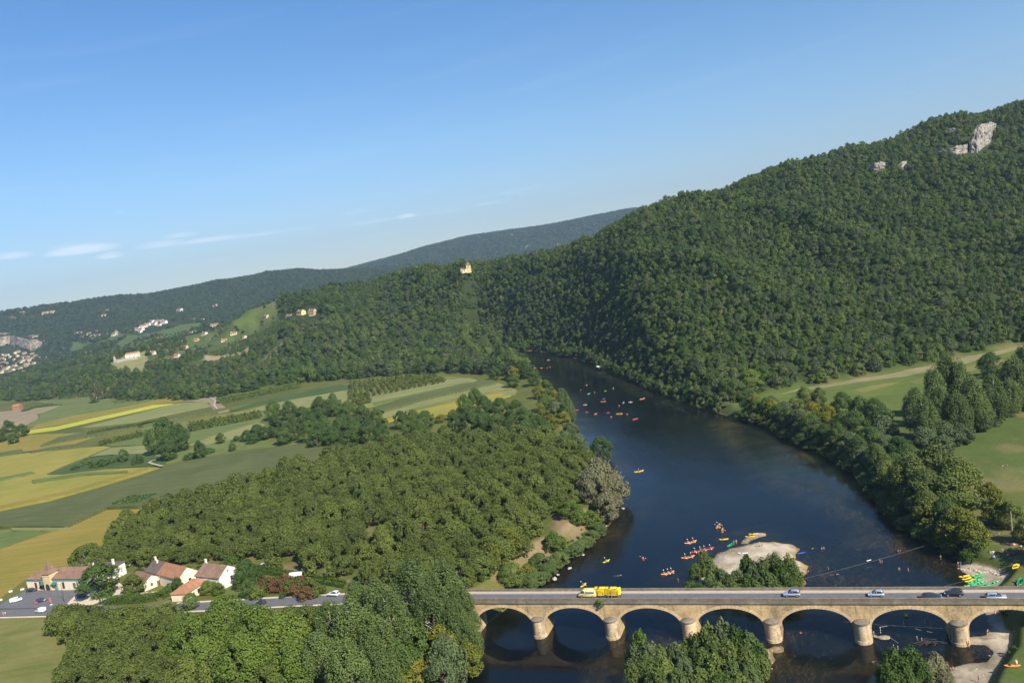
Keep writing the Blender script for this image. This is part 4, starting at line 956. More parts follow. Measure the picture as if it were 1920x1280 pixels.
def ordlabel(objs, base):
    """tell the members of one small set apart by their order across the photo"""
    es = sorted(objs, key=lambda o: proj(o.matrix_basis.translation)[0])
    if len(es) == 1: es[0]['label'] = base; return
    for i, o in enumerate(es):
        o['label'] = base+', '+(ORD[i] if i < len(ORD)-0 and i < len(es)-1 or len(es) > len(ORD) else 'rightmost') if len(es) <= len(ORD) else base
VARY = {}
def grove(sp, items, base, z=ZL, group=None, leaf=None, parts=True, name=None):
    out = []
    for it in items:
        px, py, h = it[:3]; r = it[3] if len(it) > 3 else None
        out.append(tree(sp, topt(px, py, h, z), h, r, leaf=leaf if leaf or sp != 'river_shrub' else rnd.choice([L_SHRUB, L_SHRUB, L_POPLAR, L_HEDGE, L_WILLOW]), group=group or base+' set', parts=parts, name=name))
    ordlabel(out, base)
    for o in out: o['group'] = group or base
    return out
# foreground, left bank, between the road and the lower edge of the picture
grove('poplar_tree', [(702,1086,21,5.4),(765,1064,24,6.4),(827,1066,24,6.0),(858,1094,20,4.6)], 'tall grey-green poplar close beside the left end of the bridge')
grove('poplar_tree', [(663,1092,18,5.2),(615,1127,21,5.6),(652,1126,23,6.2),(692,1150,20,5.4),(730,1120,21,5.0)], 'grey-green poplar with pale trunk in front of the road')
grove('poplar_tree', [(800,1116,21,5.2),(846,1126,19,5.0),(872,1156,13,4.2)], 'poplar leaning over the river just below the bridge end')
grove('poplar_tree', [(590,1185,19,5.4),(640,1200,20,5.6),(700,1215,18,5.6)], 'poplar low in the picture between plane trees and river')
grove('broadleaf_tree', [(757,1178,14,6.5),(742,1215,12,6)], 'dark green tree in the poplar clump near the river', group='dark trees in the poplar clump')
grove('yellowing_tree', [(822,1172,14,5.4),(873,1205,9.5,4.4)], 'bright yellow-green tree on the river bank below the bridge', group='yellow-green trees on the bank below the bridge')
grove('willow_tree', [(830,1192,14,5.6),(822,1235,11,5)], 'soft grey-green willow hanging over the bank below the bridge', group='willows below the bridge')
grove('yellowing_tree', [(775,1246,8,5.0),(745,1262,7,4)], 'yellow tree top at the lower edge of the picture', group='yellow trees at the lower edge')
grove('plane_tree', [(352,1152,17,7.5),(415,1117,20,9),(470,1136,19,8.6),(528,1150,19,8.6)], 'large bright green plane tree in front of the roadside houses')
grove('plane_tree', [(380,1190,17,8),(450,1185,18,9),(545,1195,17,8)], 'bright green plane tree in the second rank below the road')
grove('broadleaf_tree', [(348,1232,13,6.4),(400,1222,14,6.8),(455,1226,13,6.5),(500,1245,12,6.2)], 'olive green tree at the bottom edge under the plane trees', leaf=L_WALNUT)
grove('broadleaf_tree', [(540,1138,10,5.5),(572,1136,10,5.5),(598,1148,9,5)], 'rounded tree between the road and the plane trees', leaf=L_WALNUT)
fgw = []
for a in [(112,1138),(135,1136),(158,1134),(182,1138),(206,1142),(232,1140),(258,1138),(284,1138),(310,1134),(135,1156),(162,1154),(190,1160),(218,1160),(246,1160),(274,1158),(302,1158),(330,1160),
          (170,1176),(200,1178),(232,1180),(262,1180),(292,1182),(322,1184),(214,1200),(246,1204),(280,1206),(312,1208),(290,1232),(258,1228),(322,1232),(150,1198),(176,1200),(140,1222),(172,1226),(205,1224),(232,1250),(195,1252),(155,1254),(120,1246),(275,1256),(310,1262),(345,1262)]:
    fgw.append(tree('walnut_tree', topt(a[0], a[1], 8.8, ZL), 8.8+rnd.uniform(-.8, .8), 5.9*rnd.uniform(.9, 1.08), label='rounded dark olive walnut tree in the rows between the road and the lower left meadow', group='walnut trees south of the road'))
# garden and houses
grove('broadleaf_tree', [(180,1058,13,8.2)], 'dense round dark tree covering the middle of the shop front')
grove('broadleaf_tree', [(247,1077,8,4.6)], 'spreading tree between the white annex and the small cottage', leaf=L_WALNUT)
grove('bush', [(260,1066,3.4,3.0)], 'clipped round bright bush behind the small cottage')
grove('broadleaf_tree', [(388,1088,5.2,3.4),(408,1092,4.6,2.4)], 'glossy garden tree before the white gabled house', leaf=L_PLANE)
grove('broadleaf_tree', [(330,1082,6,2.4)], 'small dark tree against the farmhouse gable')
grove('broadleaf_tree', [(352,1112,6,3.4)], 'loose grey-green tree beside the outbuilding end wall', leaf=L_POPLAR)
grove('broadleaf_tree', [(456,1048,11,4.6),(470,1062,9,4.2),(450,1068,8,3.0),(462,1085,7,3.2)], 'dark tree screening the right side of the gabled house', leaf=L_OAK)
grove('bush', [(395,1058,3.2,2.6),(412,1056,3.5,2.6),(350,1062,3,3),(375,1060,3,3),(430,1040,4,3)], 'leafy garden bush behind the roadside houses')
rs = []
for i in range(17):
    x = 472+i*7.6; y = 1076+8*((i % 3) == 1)+3*((i*7) % 4)+abs(i-6)*.9
    rs.append(tree('reddish_shrub', topt(x, y, 4.6, ZL), 4.6*rnd.uniform(.85, 1.2), 2.6*rnd.uniform(.9, 1.2), leaf=L_RED if i % 5 not in (1, 4) else L_WALNUT))
for o in rs: tag(o, 'reddish brown or olive shrub packed into the garden border beside the road', 'shrub', 'shrubs of the garden border')
grove('river_shrub', [(471,1098,3.4,1.2),(528,1108,2.6,1.0)], 'small blue-green conical conifer in the garden border', leaf=L_OAK)
# clipped hedges and the double vine row
def hedge(name, pts, wdt, h, leafm, label, z=ZL, ls=.36, dens=26, cat='hedge'):
    c = [P(a, b_, z) for a, b_ in pts]; r = np.random.default_rng(hash_(label)); Vs = []; Fs = []; off = 0
    for i in range(len(c)-1):
        a = np.array(c[i]); d = np.array(c[i+1])-a; Lh = np.linalg.norm(d[:2]); d = d/Lh; nrm2 = np.array([-d[1], d[0], 0])
        n = int(Lh*(2*h+wdt)*dens/2); u = r.random(n)*Lh; s = r.random(n)*(2*h+wdt)
        side = np.where(s < h, 0, np.where(s < h+wdt, 1, 2))
        off_w = np.where(side == 0, -wdt/2, np.where(side == 2, wdt/2, s-h-wdt/2)); zz = np.where(side == 0, s, np.where(side == 1, h, (s-h-wdt)))
        bump = .22*(vnoise(u*.8, zz*.8+side*9, 3)-.5)*2
        pos = a+u[:, None]*d+(off_w*(1+bump*.5))[:, None]*nrm2; pos[:, 2] = gz(a[0], a[1])+zz*(1+bump*.35)
        nn = np.where((side == 1)[:, None], np.array([0, 0, 1.]), nrm2*np.where(side == 0, -1, 1)[:, None]); nn = unit(nn+r.normal(size=pos.shape)*.5)
        v, f = leaves(pos, nn, ls, r); Vs.append(v); Fs.append(f+off); off += len(v)
    me = fastmesh(name, np.vstack(Vs), np.vstack(Fs)); o = meshobj(name, me, leafm); return tag(o, label, cat)
hedge('hedge', [(193,1131),(225,1130),(262,1129),(300,1124),(318,1114)], 3.2, 2.6, L_HEDGE, 'thick clipped green hedge between the yard and the road')
hedge('hedge', [(318,1114),(325,1104)], 3.0, 2.8, L_HEDGE, 'bright green hedge end beside the orange-roofed outbuilding')
hedge('trellis_row', [(470,1064),(560,1080),(648,1096)], 1.0, 1.7, L_HEDGE, 'long straight green trellis row above the garden, upper of two', cat='trellis row')
hedge('trellis_row', [(466,1069),(556,1086),(646,1103)], 1.0, 1.7, L_HEDGE, 'long straight green trellis row above the garden, lower of two', cat='trellis row')
grove('young_tree', [(520,1045,5,2.6),(580,1053,6,3.4),(617,1062,5,2.6),(505,1038,6,2.6)], 'small garden tree behind the trellis rows', parts=True)
# ---- walnut orchard
OP = wp([(150,1072),(196,1022),(240,990),(285,968),(330,950),(430,920),(520,893),(600,868),(670,850),(740,832),(840,824),(940,822),(1040,826),(1088,846),(1112,880),(1098,915),(1085,935),(1040,960),(1010,985),(992,1012),(975,1045),(940,1075),(900,1102),(860,1112),(780,1116),(700,1100),(650,1085),(600,1070),(540,1050),(470,1044),(430,1050),(390,1060),(345,1066),(300,1066),(260,1066),(200,1070)], ZL)
ox = [p[0] for p in OP]; oy = [p[1] for p in OP]
GAP = [P(815,1010,ZL), P(722,992,ZL), P(733,1005,ZL), P(745,990,ZL), P(650,1060,ZL), P(612,1052,ZL), P(838,965,ZL), P(765,985,ZL), P(702,1018,ZL), P(668,1040,ZL), P(625,1040,ZL), P(690,1066,ZL), P(835,975,ZL), P(1000,1060,ZL), P(560,1048,ZL)]
orchard = []
SPC = 10.2
e1 = Vector((math.cos(ANG+.12), math.sin(ANG+.12), 0)); e2v = Vector((-e1.y, e1.x, 0))
for i in range(-60, 60):
    for j in range(-60, 90):
        q = Vector((-60, 330, 0))+e1*(i*SPC+(j % 2)*SPC*.5)+e2v*(j*SPC*.88); x = q.x+rnd.uniform(-.9, .9); y = q.y+rnd.uniform(-.9, .9)
        if not (min(ox) < x < max(ox) and min(oy) < y < max(oy)): continue
        if not inpoly(np.array([x]), np.array([y]), OP)[0]: continue
        if any((g.x-x)**2+(g.y-y)**2 < 5.5**2 for g in GAP): continue
        if rnd.random() < .015: continue
        if gz(x, y) < 4: continue
        orchard.append((x, y))
orchard.sort(key=lambda p: math.hypot(p[0], p[1]))
print('orchard trees', len(orchard))
NIND = 300-len(fgw)
for (x, y) in orchard[:NIND]:
    k_ = 1.28 if rnd.random() < .09 else 1
    tree('walnut_tree', Vector((x, y, ZL-.1)), 8.4*rnd.uniform(.75, 1.22)*k_, 5.9*rnd.uniform(.82, 1.14), label='rounded olive-green walnut tree in the big orchard beside the river', group='walnut trees of the orchard')
# ------------------------------------------------------------------ stuff made of many instances
def scatter(name, protos, pts, label=None, kind='stuff', leaf=None):
    """pts: x y z scale rot index ; one object whose points carry the instances"""
    pts = np.array(pts, dtype=np.float32); me = bpy.data.meshes.new(name); me.vertices.add(len(pts)); me.vertices.foreach_set('co', pts[:, :3].ravel())
    a = me.attributes.new('scl', 'FLOAT_VECTOR', 'POINT'); s = np.stack([pts[:, 3], pts[:, 3], pts[:, 6]], 1); a.data.foreach_set('vector', s.astype(np.float32).ravel())
    a = me.attributes.new('rot', 'FLOAT_VECTOR', 'POINT'); s = np.zeros((len(pts), 3), np.float32); s[:, 2] = pts[:, 4]; a.data.foreach_set('vector', s.ravel())
    a = me.attributes.new('idx', 'INT', 'POINT'); a.data.foreach_set('value', pts[:, 5].astype(np.int32))
    o = meshobj(name, me); tag(o, label, None, None, kind)
    ng = bpy.data.node_groups.new(name+'_nodes', 'GeometryNodeTree')
    ng.interface.new_socket('Geometry', in_out='INPUT', socket_type='NodeSocketGeometry'); ng.interface.new_socket('Geometry', in_out='OUTPUT', socket_type='NodeSocketGeometry')
    gi = ng.nodes.new('NodeGroupInput'); go = ng.nodes.new('NodeGroupOutput'); ip = ng.nodes.new('GeometryNodeInstanceOnPoints'); jn = ng.nodes.new('GeometryNodeJoinGeometry')
    for p in reversed(protos):
        oi = ng.nodes.new('GeometryNodeObjectInfo'); oi.inputs['Object'].default_value = p; oi.inputs['As Instance'].default_value = True; ng.links.new(oi.outputs['Geometry'], jn.inputs[0])
    def na(nm, ty):
        n = ng.nodes.new('GeometryNodeInputNamedAttribute'); n.data_type = ty; n.inputs['Name'].default_value = nm; return n.outputs['Attribute']
    ng.links.new(gi.outputs[0], ip.inputs['Points']); ng.links.new(jn.outputs[0], ip.inputs['Instance']); ip.inputs['Pick Instance'].default_value = True
    ng.links.new(na('idx', 'INT'), ip.inputs['Instance Index']); ng.links.new(na('rot', 'FLOAT_VECTOR'), ip.inputs['Rotation']); ng.links.new(na('scl', 'FLOAT_VECTOR'), ip.inputs['Scale'])
    ng.links.new(ip.outputs[0], go.inputs[0])
    md = o.modifiers.new('instances', 'NODES'); md.node_group = ng; return o
def proto(me, mat_):
    o = bpy.data.objects.new('proto', me)
    if not len(me.materials): me.materials.append(mat_)
    return o
def pm(seed, mat_, **kw):
    v, f = crown(seed, **kw); me = fastmesh('clump', v, f); me.materials.append(mat_); return bpy.data.objects.new('proto', me)
WPR = [pm(900+i, L_WALNUT, R=5.9, z0=1.4, z1=8.6, prof='flat', nl=50, lr=1.35, nleaf=2800, ls=.54, asp=1.6, cull=.62, jit=.9) for i in range(4)]
pts = [(x, y, ZL-.1, rnd.uniform(.85, 1.15), rnd.uniform(0, 6.28), rnd.randrange(4), rnd.uniform(.75, 1.22)) for x, y in orchard[NIND:]]
scatter('walnut_orchard', WPR, pts, 'mass of olive-green walnut trees in the far part of the big orchard')
FPR = [pm(300+i, (L_FOREST, L_FOREST, L_FOREST2, L_FOREST, L_FOREST)[i % 5], R=4.8+.8*(i % 3), z0=-1, z1=10+2*(i % 2), prof='dome', nl=(16, 24, 34)[i % 3], lr=(2.3, 1.9, 1.5)[i % 3], nleaf=1100, ls=.82, asp=1.4, cull=.6, up=.4, jit=.5) for i in range(8)]
BPR = [pm(400+i, (L_FOREST, L_FOREST2)[i % 2], R=6.2, z0=0, z1=(17, 14, 19)[i % 3], prof=('dome', 'dome', 'column')[i % 3], nl=36, lr=2.2, nleaf=1500, ls=.95, asp=1.4, cull=.6, jit=.5) for i in range(5)]
CPR = [pm(500+i, L_FAR, R=6.5, z0=-2, z1=10, prof='dome', nl=12, lr=2.3, nleaf=230, ls=2.1, asp=1.3, cull=.5, up=.4) for i in range(5)]
house_xy = []
def forest_pts(r0, r1, n, keepf, azr=.72):
    r = np.sqrt(rng.random(n)*(r1*r1-r0*r0)+r0*r0); a = (rng.random(n)*2-1)*azr
    x, y = r*np.sin(a), r*np.cos(a); z, ins, d, hf, gm, rt = zf(x, y, True)
    k = keepf(x, y, z, ins, d, hf, rt)
    x, y, z = x[k], y[k], z[k]
    ok = np.ones(len(x), bool)
    for q in clear_w: ok &= ~inpoly(x, y, q)
    # open farmed slope on the left: few trees there
    px = 960+FPX*(x/y); op = (x/y > -.75) & (x/y < -.28) & (np.hypot(x, y) > 1080) & (np.hypot(x, y) < 2500)
    ok &= ~(op & (fbm(x/70, y/70, 91, 3)+.25*rng.random(len(x)) > .65))
    return x[ok], y[ok], z[ok]
def open_scale(x, y): return np.where((x/y > -.75) & (x/y < -.28) & (np.hypot(x, y) > 1080) & (np.hypot(x, y) < 2500), .58, 1.0)
def thin(x, y, z, dmin):
    """drop points that crowd each other"""
    cell = {}; keep = []
    for i in range(len(x)):
        k = (int(x[i]//dmin), int(y[i]//dmin)); bad = False
        for a in (-1, 0, 1):
            for b_ in (-1, 0, 1):
                for j in cell.get((k[0]+a, k[1]+b_), ()):
                    if (x[j]-x[i])**2+(y[j]-y[i])**2 < dmin*dmin: bad = True; break
                if bad: break
            if bad: break
        if not bad: cell.setdefault(k, []).append(i); keep.append(i)
    return x[keep], y[keep], z[keep]
# road-free woods on the plain (drawn as ground outlines)
WOOD_PX = [[(0,752),(0,722),(90,700),(200,690),(300,688),(420,700),(520,690),(640,660),(700,650),(800,640),(860,650),(960,655),(985,690),(1000,712),(960,712),(930,702),(850,700),(760,702),(640,712),(520,722),(410,745),(352,752),(300,748),(262,752),(202,748),(206,738),(160,742),(60,752)],
           ]
wood_w = [wp(q, ZL) for q in WOOD_PX]
def kf(x, y, z, ins, d, hf, rt):
    k = (~ins) & ((hf > 1.5) | ((d < 16) & (y > 560) & (~rt) & (hf > .2)))
    return k & ~((y < 430))
x, y, z = forest_pts(430, 1450, 105000, kf, .78); x, y, z = thin(x, y, z, 4.3)
print('near forest', len(x))
# broad patches: some stands taller
st = fbm(x/60, y/60, 77, 3)
os_ = open_scale(x, y); big = 1+.22*(rng.random(len(x)) > .93)
pts = np.stack([x, y, z-.8, (.50+.36*rng.random(len(x))+.25*(st-.5))*os_*big, rng.random(len(x))*6.28, rng.integers(0, 8, len(x)), (.55+.30*rng.random(len(x))+.4*(st-.4))*os_*big], 1)
scatter('hillside_forest', FPR, pts, 'dense dark green oak forest covering the hill on the right')
def kw(x, y, z, ins, d, hf, rt):
    k = np.zeros(x.shape, bool)
    for q in wood_w: k |= inpoly(x, y, q)
    return k & (~ins)
x, y, z = forest_pts(560, 2600, 60000, kw, .75); x, y, z = thin(x, y, z, 7.5)
print('plain wood', len(x))
os_ = .5+.5*open_scale(x, y)
pts = np.stack([x, y, z-.3, (.8+.45*rng.random(len(x)))*os_, rng.random(len(x))*6.28, rng.integers(0, 5, len(x)), (.45+.55*fbm(x/50, y/50, 5, 2)+.35*rng.random(len(x)))*os_], 1)
scatter('valley_wood', BPR, pts, 'belt of tall mixed woodland beyond the fields at the foot of the hills')
x, y, z = forest_pts(1450, 4500, 95000, lambda x, y, z, ins, d, hf, rt: (hf > .8) & (~ins)); x, y, z = thin(x, y, z, 8.5)
x2, y2, z2 = forest_pts(4500, 8200, 60000, lambda x, y, z, ins, d, hf, rt: (hf > .8)); x2, y2, z2 = thin(x2, y2, z2, 15)
print('far', len(x), len(x2))
os_ = open_scale(x, y)
p1 = np.stack([x, y, z-1, (.75+.4*rng.random(len(x)))*os_, rng.random(len(x))*6.28, rng.integers(0, 5, len(x)), (.7+.5*rng.random(len(x)))*os_], 1)
p2 = np.stack([x2, y2, z2-2, 1.5+.5*rng.random(len(x2)), rng.random(len(x2))*6.28, rng.integers(0, 5, len(x2)), 1.1+.5*rng.random(len(x2))], 1)
scatter('distant_forest', CPR, np.vstack([p1, p2]), 'hazy wooded hills on the far side of the valley')
# loose stones on the gravel bars
def stone(seed):
    bm = bmesh.new(); bmesh.ops.create_icosphere(bm, subdivisions=1, radius=.5); r = random.Random(seed)
    for v in bm.verts: v.co = Vector((v.co.x*(1+r.uniform(-.3, .3)), v.co.y*.75, v.co.z*.5))
    me = bpy.data.meshes.new('stone'); bm.to_mesh(me); bm.free(); me.materials.append(plain('bar_stone', (.48,.41,.30), .9, var=.45, scale=1.3)); return bpy.data.objects.new('proto', me)
sp_ = []
for poly, n in ((ISL_N, 900), (BEACH_S, 700), (BEACH_E, 250), (ISL_S, 500), (ISL_W, 60), (ISL_T, 30)):
    a0, a1 = min(p[0] for p in poly)-2, max(p[0] for p in poly)+2; b0, b1 = min(p[1] for p in poly)-2, max(p[1] for p in poly)+2
    xs_ = rng.random(n)*(a1-a0)+a0; ys_ = rng.random(n)*(b1-b0)+b0; dd_, ii_ = pdist(xs_, ys_, poly); k_ = ii_ | (dd_ < 1.5); zz_ = zf(xs_[k_], ys_[k_]); m_ = zz_ > -.12
    for x_, y_, z_ in zip(xs_[k_][m_], ys_[k_][m_], zz_[m_]): s_ = .12+.55*rnd.random()**3; sp_.append((x_, y_, z_+.02, s_, rnd.random()*6, rnd.randrange(3), s_))
scatter('gravel_stones', [stone(i) for i in range(3)], sp_, 'loose pale stones strewn over the gravel bars')
# rough grass tufts on the meadows, banks and islands
tf = [pm(700+i, L_HEDGE, R=.55, z0=0, z1=.7, prof='low', nl=5, lr=.25, nleaf=60, ls=.22, asp=2.5, cull=0, up=.6) for i in range(3)]
xs_ = rng.random(14000)*250-20; ys_ = rng.random(14000)*190+135; z_, ins_, d_, hf_, gm_, rt_ = zf(xs_, ys_, True)
k_ = (~ins_) & (gm_ < .2) & (d_ < 5) & (hf_ < .5) & (rt_ | (d_ < 12)) & (z_ < 6.5)
bv_ = (xs_-B0.x)*E2.x+(ys_-B0.y)*E2.y; k_ &= (bv_ < -1) | (bv_ > BW+1)
sp_ = [(a, b_, c, s, r, i, s) for a, b_, c, s, r, i in zip(xs_[k_], ys_[k_], z_[k_], .6+.9*rng.random(k_.sum()), rng.random(k_.sum())*6, rng.integers(0, 3, k_.sum()))]
scatter('rough_grass_tufts', tf, sp_, 'rough grass and weeds along the banks and meadow edges')
# ---- river bank trees, left bank above the bridge
g1 = 'trees along the left river bank'
grove('broadleaf_tree', [(1124,819,13,6.4)], 'round dark green tree leaning over the water at the orchard corner')
grove('willow_tree', [(1120,866,19,7.0),(1148,884,15,6.5),(1108,900,15,6.5),(1132,925,12,6)], 'big greyish willow with bare pale branches above the left bank', leaf=L_GREY)
grove('yellowing_tree', [(1069,966,7.5,4.6),(1106,966,7,4.2),(1038,1008,8,4.4),(1086,975,6,4)], 'fresh green riverside tree upstream of the bridge', leaf=L_PLANE)
grove('willow_tree', [(1010,1044,5,4.0),(1045,1035,5,4),(1075,1020,4.4,3.6),(1000,1072,5,4),(1098,1005,4.4,3.4),(1120,982,5,3.4),(1025,1058,4,3.6),(1060,1028,4,3.4),(1088,1012,3.8,3.2),(1110,994,3.8,3),(1015,1072,3.6,3.4),(990,1086,3.6,3.4),(1035,1048,3.8,3.4)], 'low grey-green willow scrub on the left bank', leaf=L_POPLAR)
grove('yellowing_tree', [(953,1024,11,5.4),(931,1056,9,4.6),(985,1058,7,3.6)], 'yellow-green tree by the orchard corner nearest the bridge')
grove('broadleaf_tree', [(905,1080,8,4.6),(958,1066,8,4.8)], 'mid-green tree beside the left bridge parapet', leaf=L_SHRUB)
grove('broadleaf_tree', [(905,665,14,6.5),(940,652,17,7.5),(978,676,13,6),(1000,694,13,6),(1022,712,12,5.5),(925,688,12,6),(960,700,12,6),(1018,738,12,6)], 'dark tree on the left bank near the river bend')
grove('yellowing_tree', [(962,688,12,5.8),(1008,722,10,5.5),(1040,732,11,5.5),(1012,760,10,5.5),(1030,775,10,5),(1055,770,10,5),(1000,790,8,5)], 'yellow-green tree on the left bank above the orchard')
grove('poplar_tree', [(1052,728,20,5.2),(1062,745,18,5)], 'upright dark tree at the water edge beyond the orchard', leaf=L_POPLAR)
grove('willow_tree', [(1040,752,10,5.2),(1068,790,9,5),(1082,812,9,4.6),(1058,808,9,5),(1092,830,8,4)], 'light green willow on the bank beside the far orchard')
grove('yellowing_tree', [(848,768,7,4.4),(825,776,6,4),(928,788,7,4.4),(955,790,7,4),(905,790,6,4),(975,780,7,4.4)], 'yellow bush-like tree in the belt behind the orchard')
grove('broadleaf_tree', [(508,750,18,7.5),(538,752,16,7),(565,762,14,6.5),(597,744,19,7.5),(622,738,19,7),(650,752,18,7),(677,760,17,7),(703,766,15,6),(580,775,14,6.5),(640,775,13,6.5),(515,782,15,7),(545,785,16,7.2),(575,788,16,7.2),(605,780,18,7.4),(635,783,18,7.4),(660,787,17,7),(688,787,17,7),(712,792,13,6),(492,800,10,5.6),(472,812,8,5),(530,800,13,6.5),(620,800,14,7),(650,806,13,6.5),(590,806,13,6.5)], 'dark tree in the thick clump between fields and orchard')
grove('broadleaf_tree', [(748,770,13,6),(772,768,13,6),(795,770,13,6),(868,740,17,6.5),(888,728,18,6.5),(905,742,16,6.5),(935,746,15,6.5),(965,750,14,6.2),(985,768,12,6),(760,786,12,6),(785,786,12,6),(855,772,14,6.5),(880,768,15,7),(905,772,15,7),(930,775,14,6.5),(955,780,13,6.5),(982,788,12,6),(1008,780,12,6),(1020,795,10,5.5)], 'dark broadleaf tree in the row along the back of the orchard')
grove('broadleaf_tree', [(302,783,25,9.5),(332,795,21,8.5),(284,805,20,8),(310,815,19,8)], 'tall dark tree of the isolated cluster among the fields')
grove('broadleaf_tree', [(371,826,13,4.6),(228,842,10,4),(412,812,8,4),(462,806,9,5),(480,795,12,6),(434,830,6,3)], 'single dark tree standing beside the field hedge')
grove('bush', [(160,860,5,5),(190,862,5,5),(210,858,4.5,5),(255,855,6,4.5),(390,840,4,5),(440,818,4,5),(175,868,3.5,4),(140,874,2.5,4),(355,850,4,5)], 'dark hedge bush along the strip between the fields', leaf=L_OAK)
grove('broadleaf_tree', [(12,788,15,7.5),(38,795,14,7),(0,806,13,7),(-20,800,14,7),(22,812,11,6)], 'dark tree of the clump at the left edge of the photo')
grove('poplar_tree', [(170,708,27,7),(188,714,22,7)], 'large grey tree with a bare pale trunk on the edge of the far meadow', leaf=L_FOREST2)
b = MB(); tp = trace(182, 752, 600)
bt = trunk_mb(5, 27, .8, 8, 5, 3, spread=.5, n=8, top=.95); o = bt.build('dead_tree_trunk', BARK_P, None, True, loc=tp); tag(o, 'bare pale ivy-free trunk standing in front of the grey field-edge trees', 'tree trunk')
grove('broadleaf_tree', [(215,722,15,8),(240,725,15,8),(262,730,14,8),(300,722,15,8),(325,718,16,8),(350,722,15,8)], 'dark bushy tree on the edge between far meadow and valley wood', leaf=L_OAK)
# hedge-like and young orchards out in the fields
yt = []
def rows(quad, nr, nc, h, label, grp, sp='young_tree', leaf=None, rr=None, jit=.4):
    q = [P(a, b_, ZL) for a, b_ in quad]
    for i in range(nr):
        for j in range(nc):
            u = (j+.5)/nc; v = (i+.5)/nr
            p = (q[0]*(1-u)+q[1]*u)*(1-v)+(q[3]*(1-u)+q[2]*u)*v
            o = tree(sp, Vector((p.x+rnd.uniform(-jit, jit), p.y+rnd.uniform(-jit, jit), gz(p.x, p.y)-.05+.2)), h*rnd.uniform(.8, 1.15), (rr or h*.45)*rnd.uniform(.85, 1.15), leaf=leaf, parts=False, label=label, group=grp); yt.append(o)
rows([(650,756),(842,717),(800,706),(655,722)], 7, 17, 5.2, 'young nut tree in the open plantation rows beyond the fields', 'plantation trees')
rows([(660,770),(700,758),(690,742),(655,745)], 3, 5, 5.5, 'young nut tree in the small plantation beside the dark clump', 'plantation trees by the clump')
rows([(355,812),(492,785),(490,776),(352,800)], 3, 17, 5.0, 'small orchard tree in the rows right of the isolated cluster', 'orchard rows right of the cluster')
rows([(186,838),(278,818),(278,812),(186,832)], 2, 11, 4.5, 'small orchard tree in the rows left of the isolated cluster', 'orchard rows left of the cluster')
hedge('orchard_hedge', [(408,757),(470,744),(530,732),(562,725)], 14, 5.5, L_SHRUB, 'long dense green orchard block beside the dark field strip', ls=1.0, dens=4.5, cat='orchard block')
hedge('orchard_hedge', [(165,817),(220,806),(275,798),(285,793)], 12, 3.6, L_WALNUT, 'brownish vine block on the left between pale and ochre fields', ls=.9, dens=4.5, cat='vine block')
hedge('hedge', [(45,772),(62,766),(80,763),(100,759)], 7, 3.0, L_OAK, 'dark hedge standing in the bare field at the far left', ls=.9, dens=4, cat='hedge')
hedge('bramble_patch', [(225,943),(250,942),(278,940)], 16, 2.2, L_OAK, 'dark bramble patch in the ochre field', ls=.8, dens=4, cat='bramble patch')
# ---- right bank
grove('broadleaf_tree', [(1404,699,15,8)], 'bright green round tree at the left end of the right bank field', leaf=L_PLANE)
grove('broadleaf_tree', [(1378,716,13,6.5),(1400,728,9,6)], 'grey-green tree at the water edge where the forest meets the field', leaf=L_POPLAR)
grove('willow_tree', [(1445,742,8,4.5),(1470,752,8,4.5),(1462,775,7,4)], 'pale willow on the right bank in front of the field')
grove('broadleaf_tree', [(1506,724,13,5),(1535,726,12,4.6),(1490,745,9,5)], 'mid-green tree between the field and the shallow water', leaf=L_SHRUB)
grove('yellowing_tree', [(1480,772,9,4.6),(1520,752,10,5.2),(1548,758,10,5.2),(1524,800,4.6,3)], 'yellowish tree on the right bank above the brown shallows')
grove('broadleaf_tree', [(1576,735,13,5.6),(1611,743,13,5.6),(1637,747,13,5.6),(1600,770,13,6.5),(1575,775,11,6),(1650,762,13,6.5),(1630,800,12,6)], 'dark tree in the right bank thicket left of the poplars')
grove('willow_tree', [(1628,802,11,6.5),(1655,778,13,6),(1660,815,10,5)], 'light grey willow leaning over the river on the right bank')
grove('broadleaf_tree', [(1683,818,12,6),(1672,850,10,6),(1700,832,11,6)], 'dark tree in front of the poplars on the right bank')
grove('poplar_tree', [(1713,726,24,6),(1748,690,28,6.2),(1772,664,31,7),(1795,676,28,6.4),(1820,706,25,6.2),(1858,702,24,6),(1732,745,22,5.6),(1760,725,24,6),(1790,735,22,6),(1835,735,18,5)], 'tall grey-green poplar in the clump on the right bank')
grove('poplar_tree', [(1898,668,27,6.4),(1918,648,30,7),(1940,660,28,7),(1892,710,18,5)], 'tall poplar at the right edge of the photo')
grove('broadleaf_tree', [(1856,661,14,7),(1880,690,12,6)], 'round dark tree behind the right bank poplars')
grove('willow_tree', [(1770,790,11,6),(1730,800,11,6),(1800,795,9,5),(1835,775,8,5),(1812,760,10,6),(1765,815,9,5)], 'grey-green thicket tree at the foot of the poplars')
grove('bush', [(1860,768,3.2,4),(1885,760,3,4.5),(1910,752,3,4.5),(1840,785,3,4),(1815,800,3,4)], 'green scrub along the top edge of the right meadow')
grove('broadleaf_tree', [(1702,852,18,8),(1750,834,20,9),(1792,858,18,8.5),(1735,880,15,8),(1775,890,14,8)], 'massive dark green tree overhanging the river on the right bank', leaf=L_WALNUT)
grove('yellowing_tree', [(1738,944,11,5),(1802,955,12,5.4),(1783,970,10,5),(1822,975,10,4.6)], 'yellow-green tree between river and picnic meadow', leaf=L_YELLOW)
grove('river_shrub', [(1828,1018,5.5,2.6),(1812,1030,4,2.2)], 'green shrub beside the small landing beach')
grove('yellowing_tree', [(1853,904,9,4.2),(1868,926,10,4.6)], 'bright yellow tree standing in the picnic meadow')
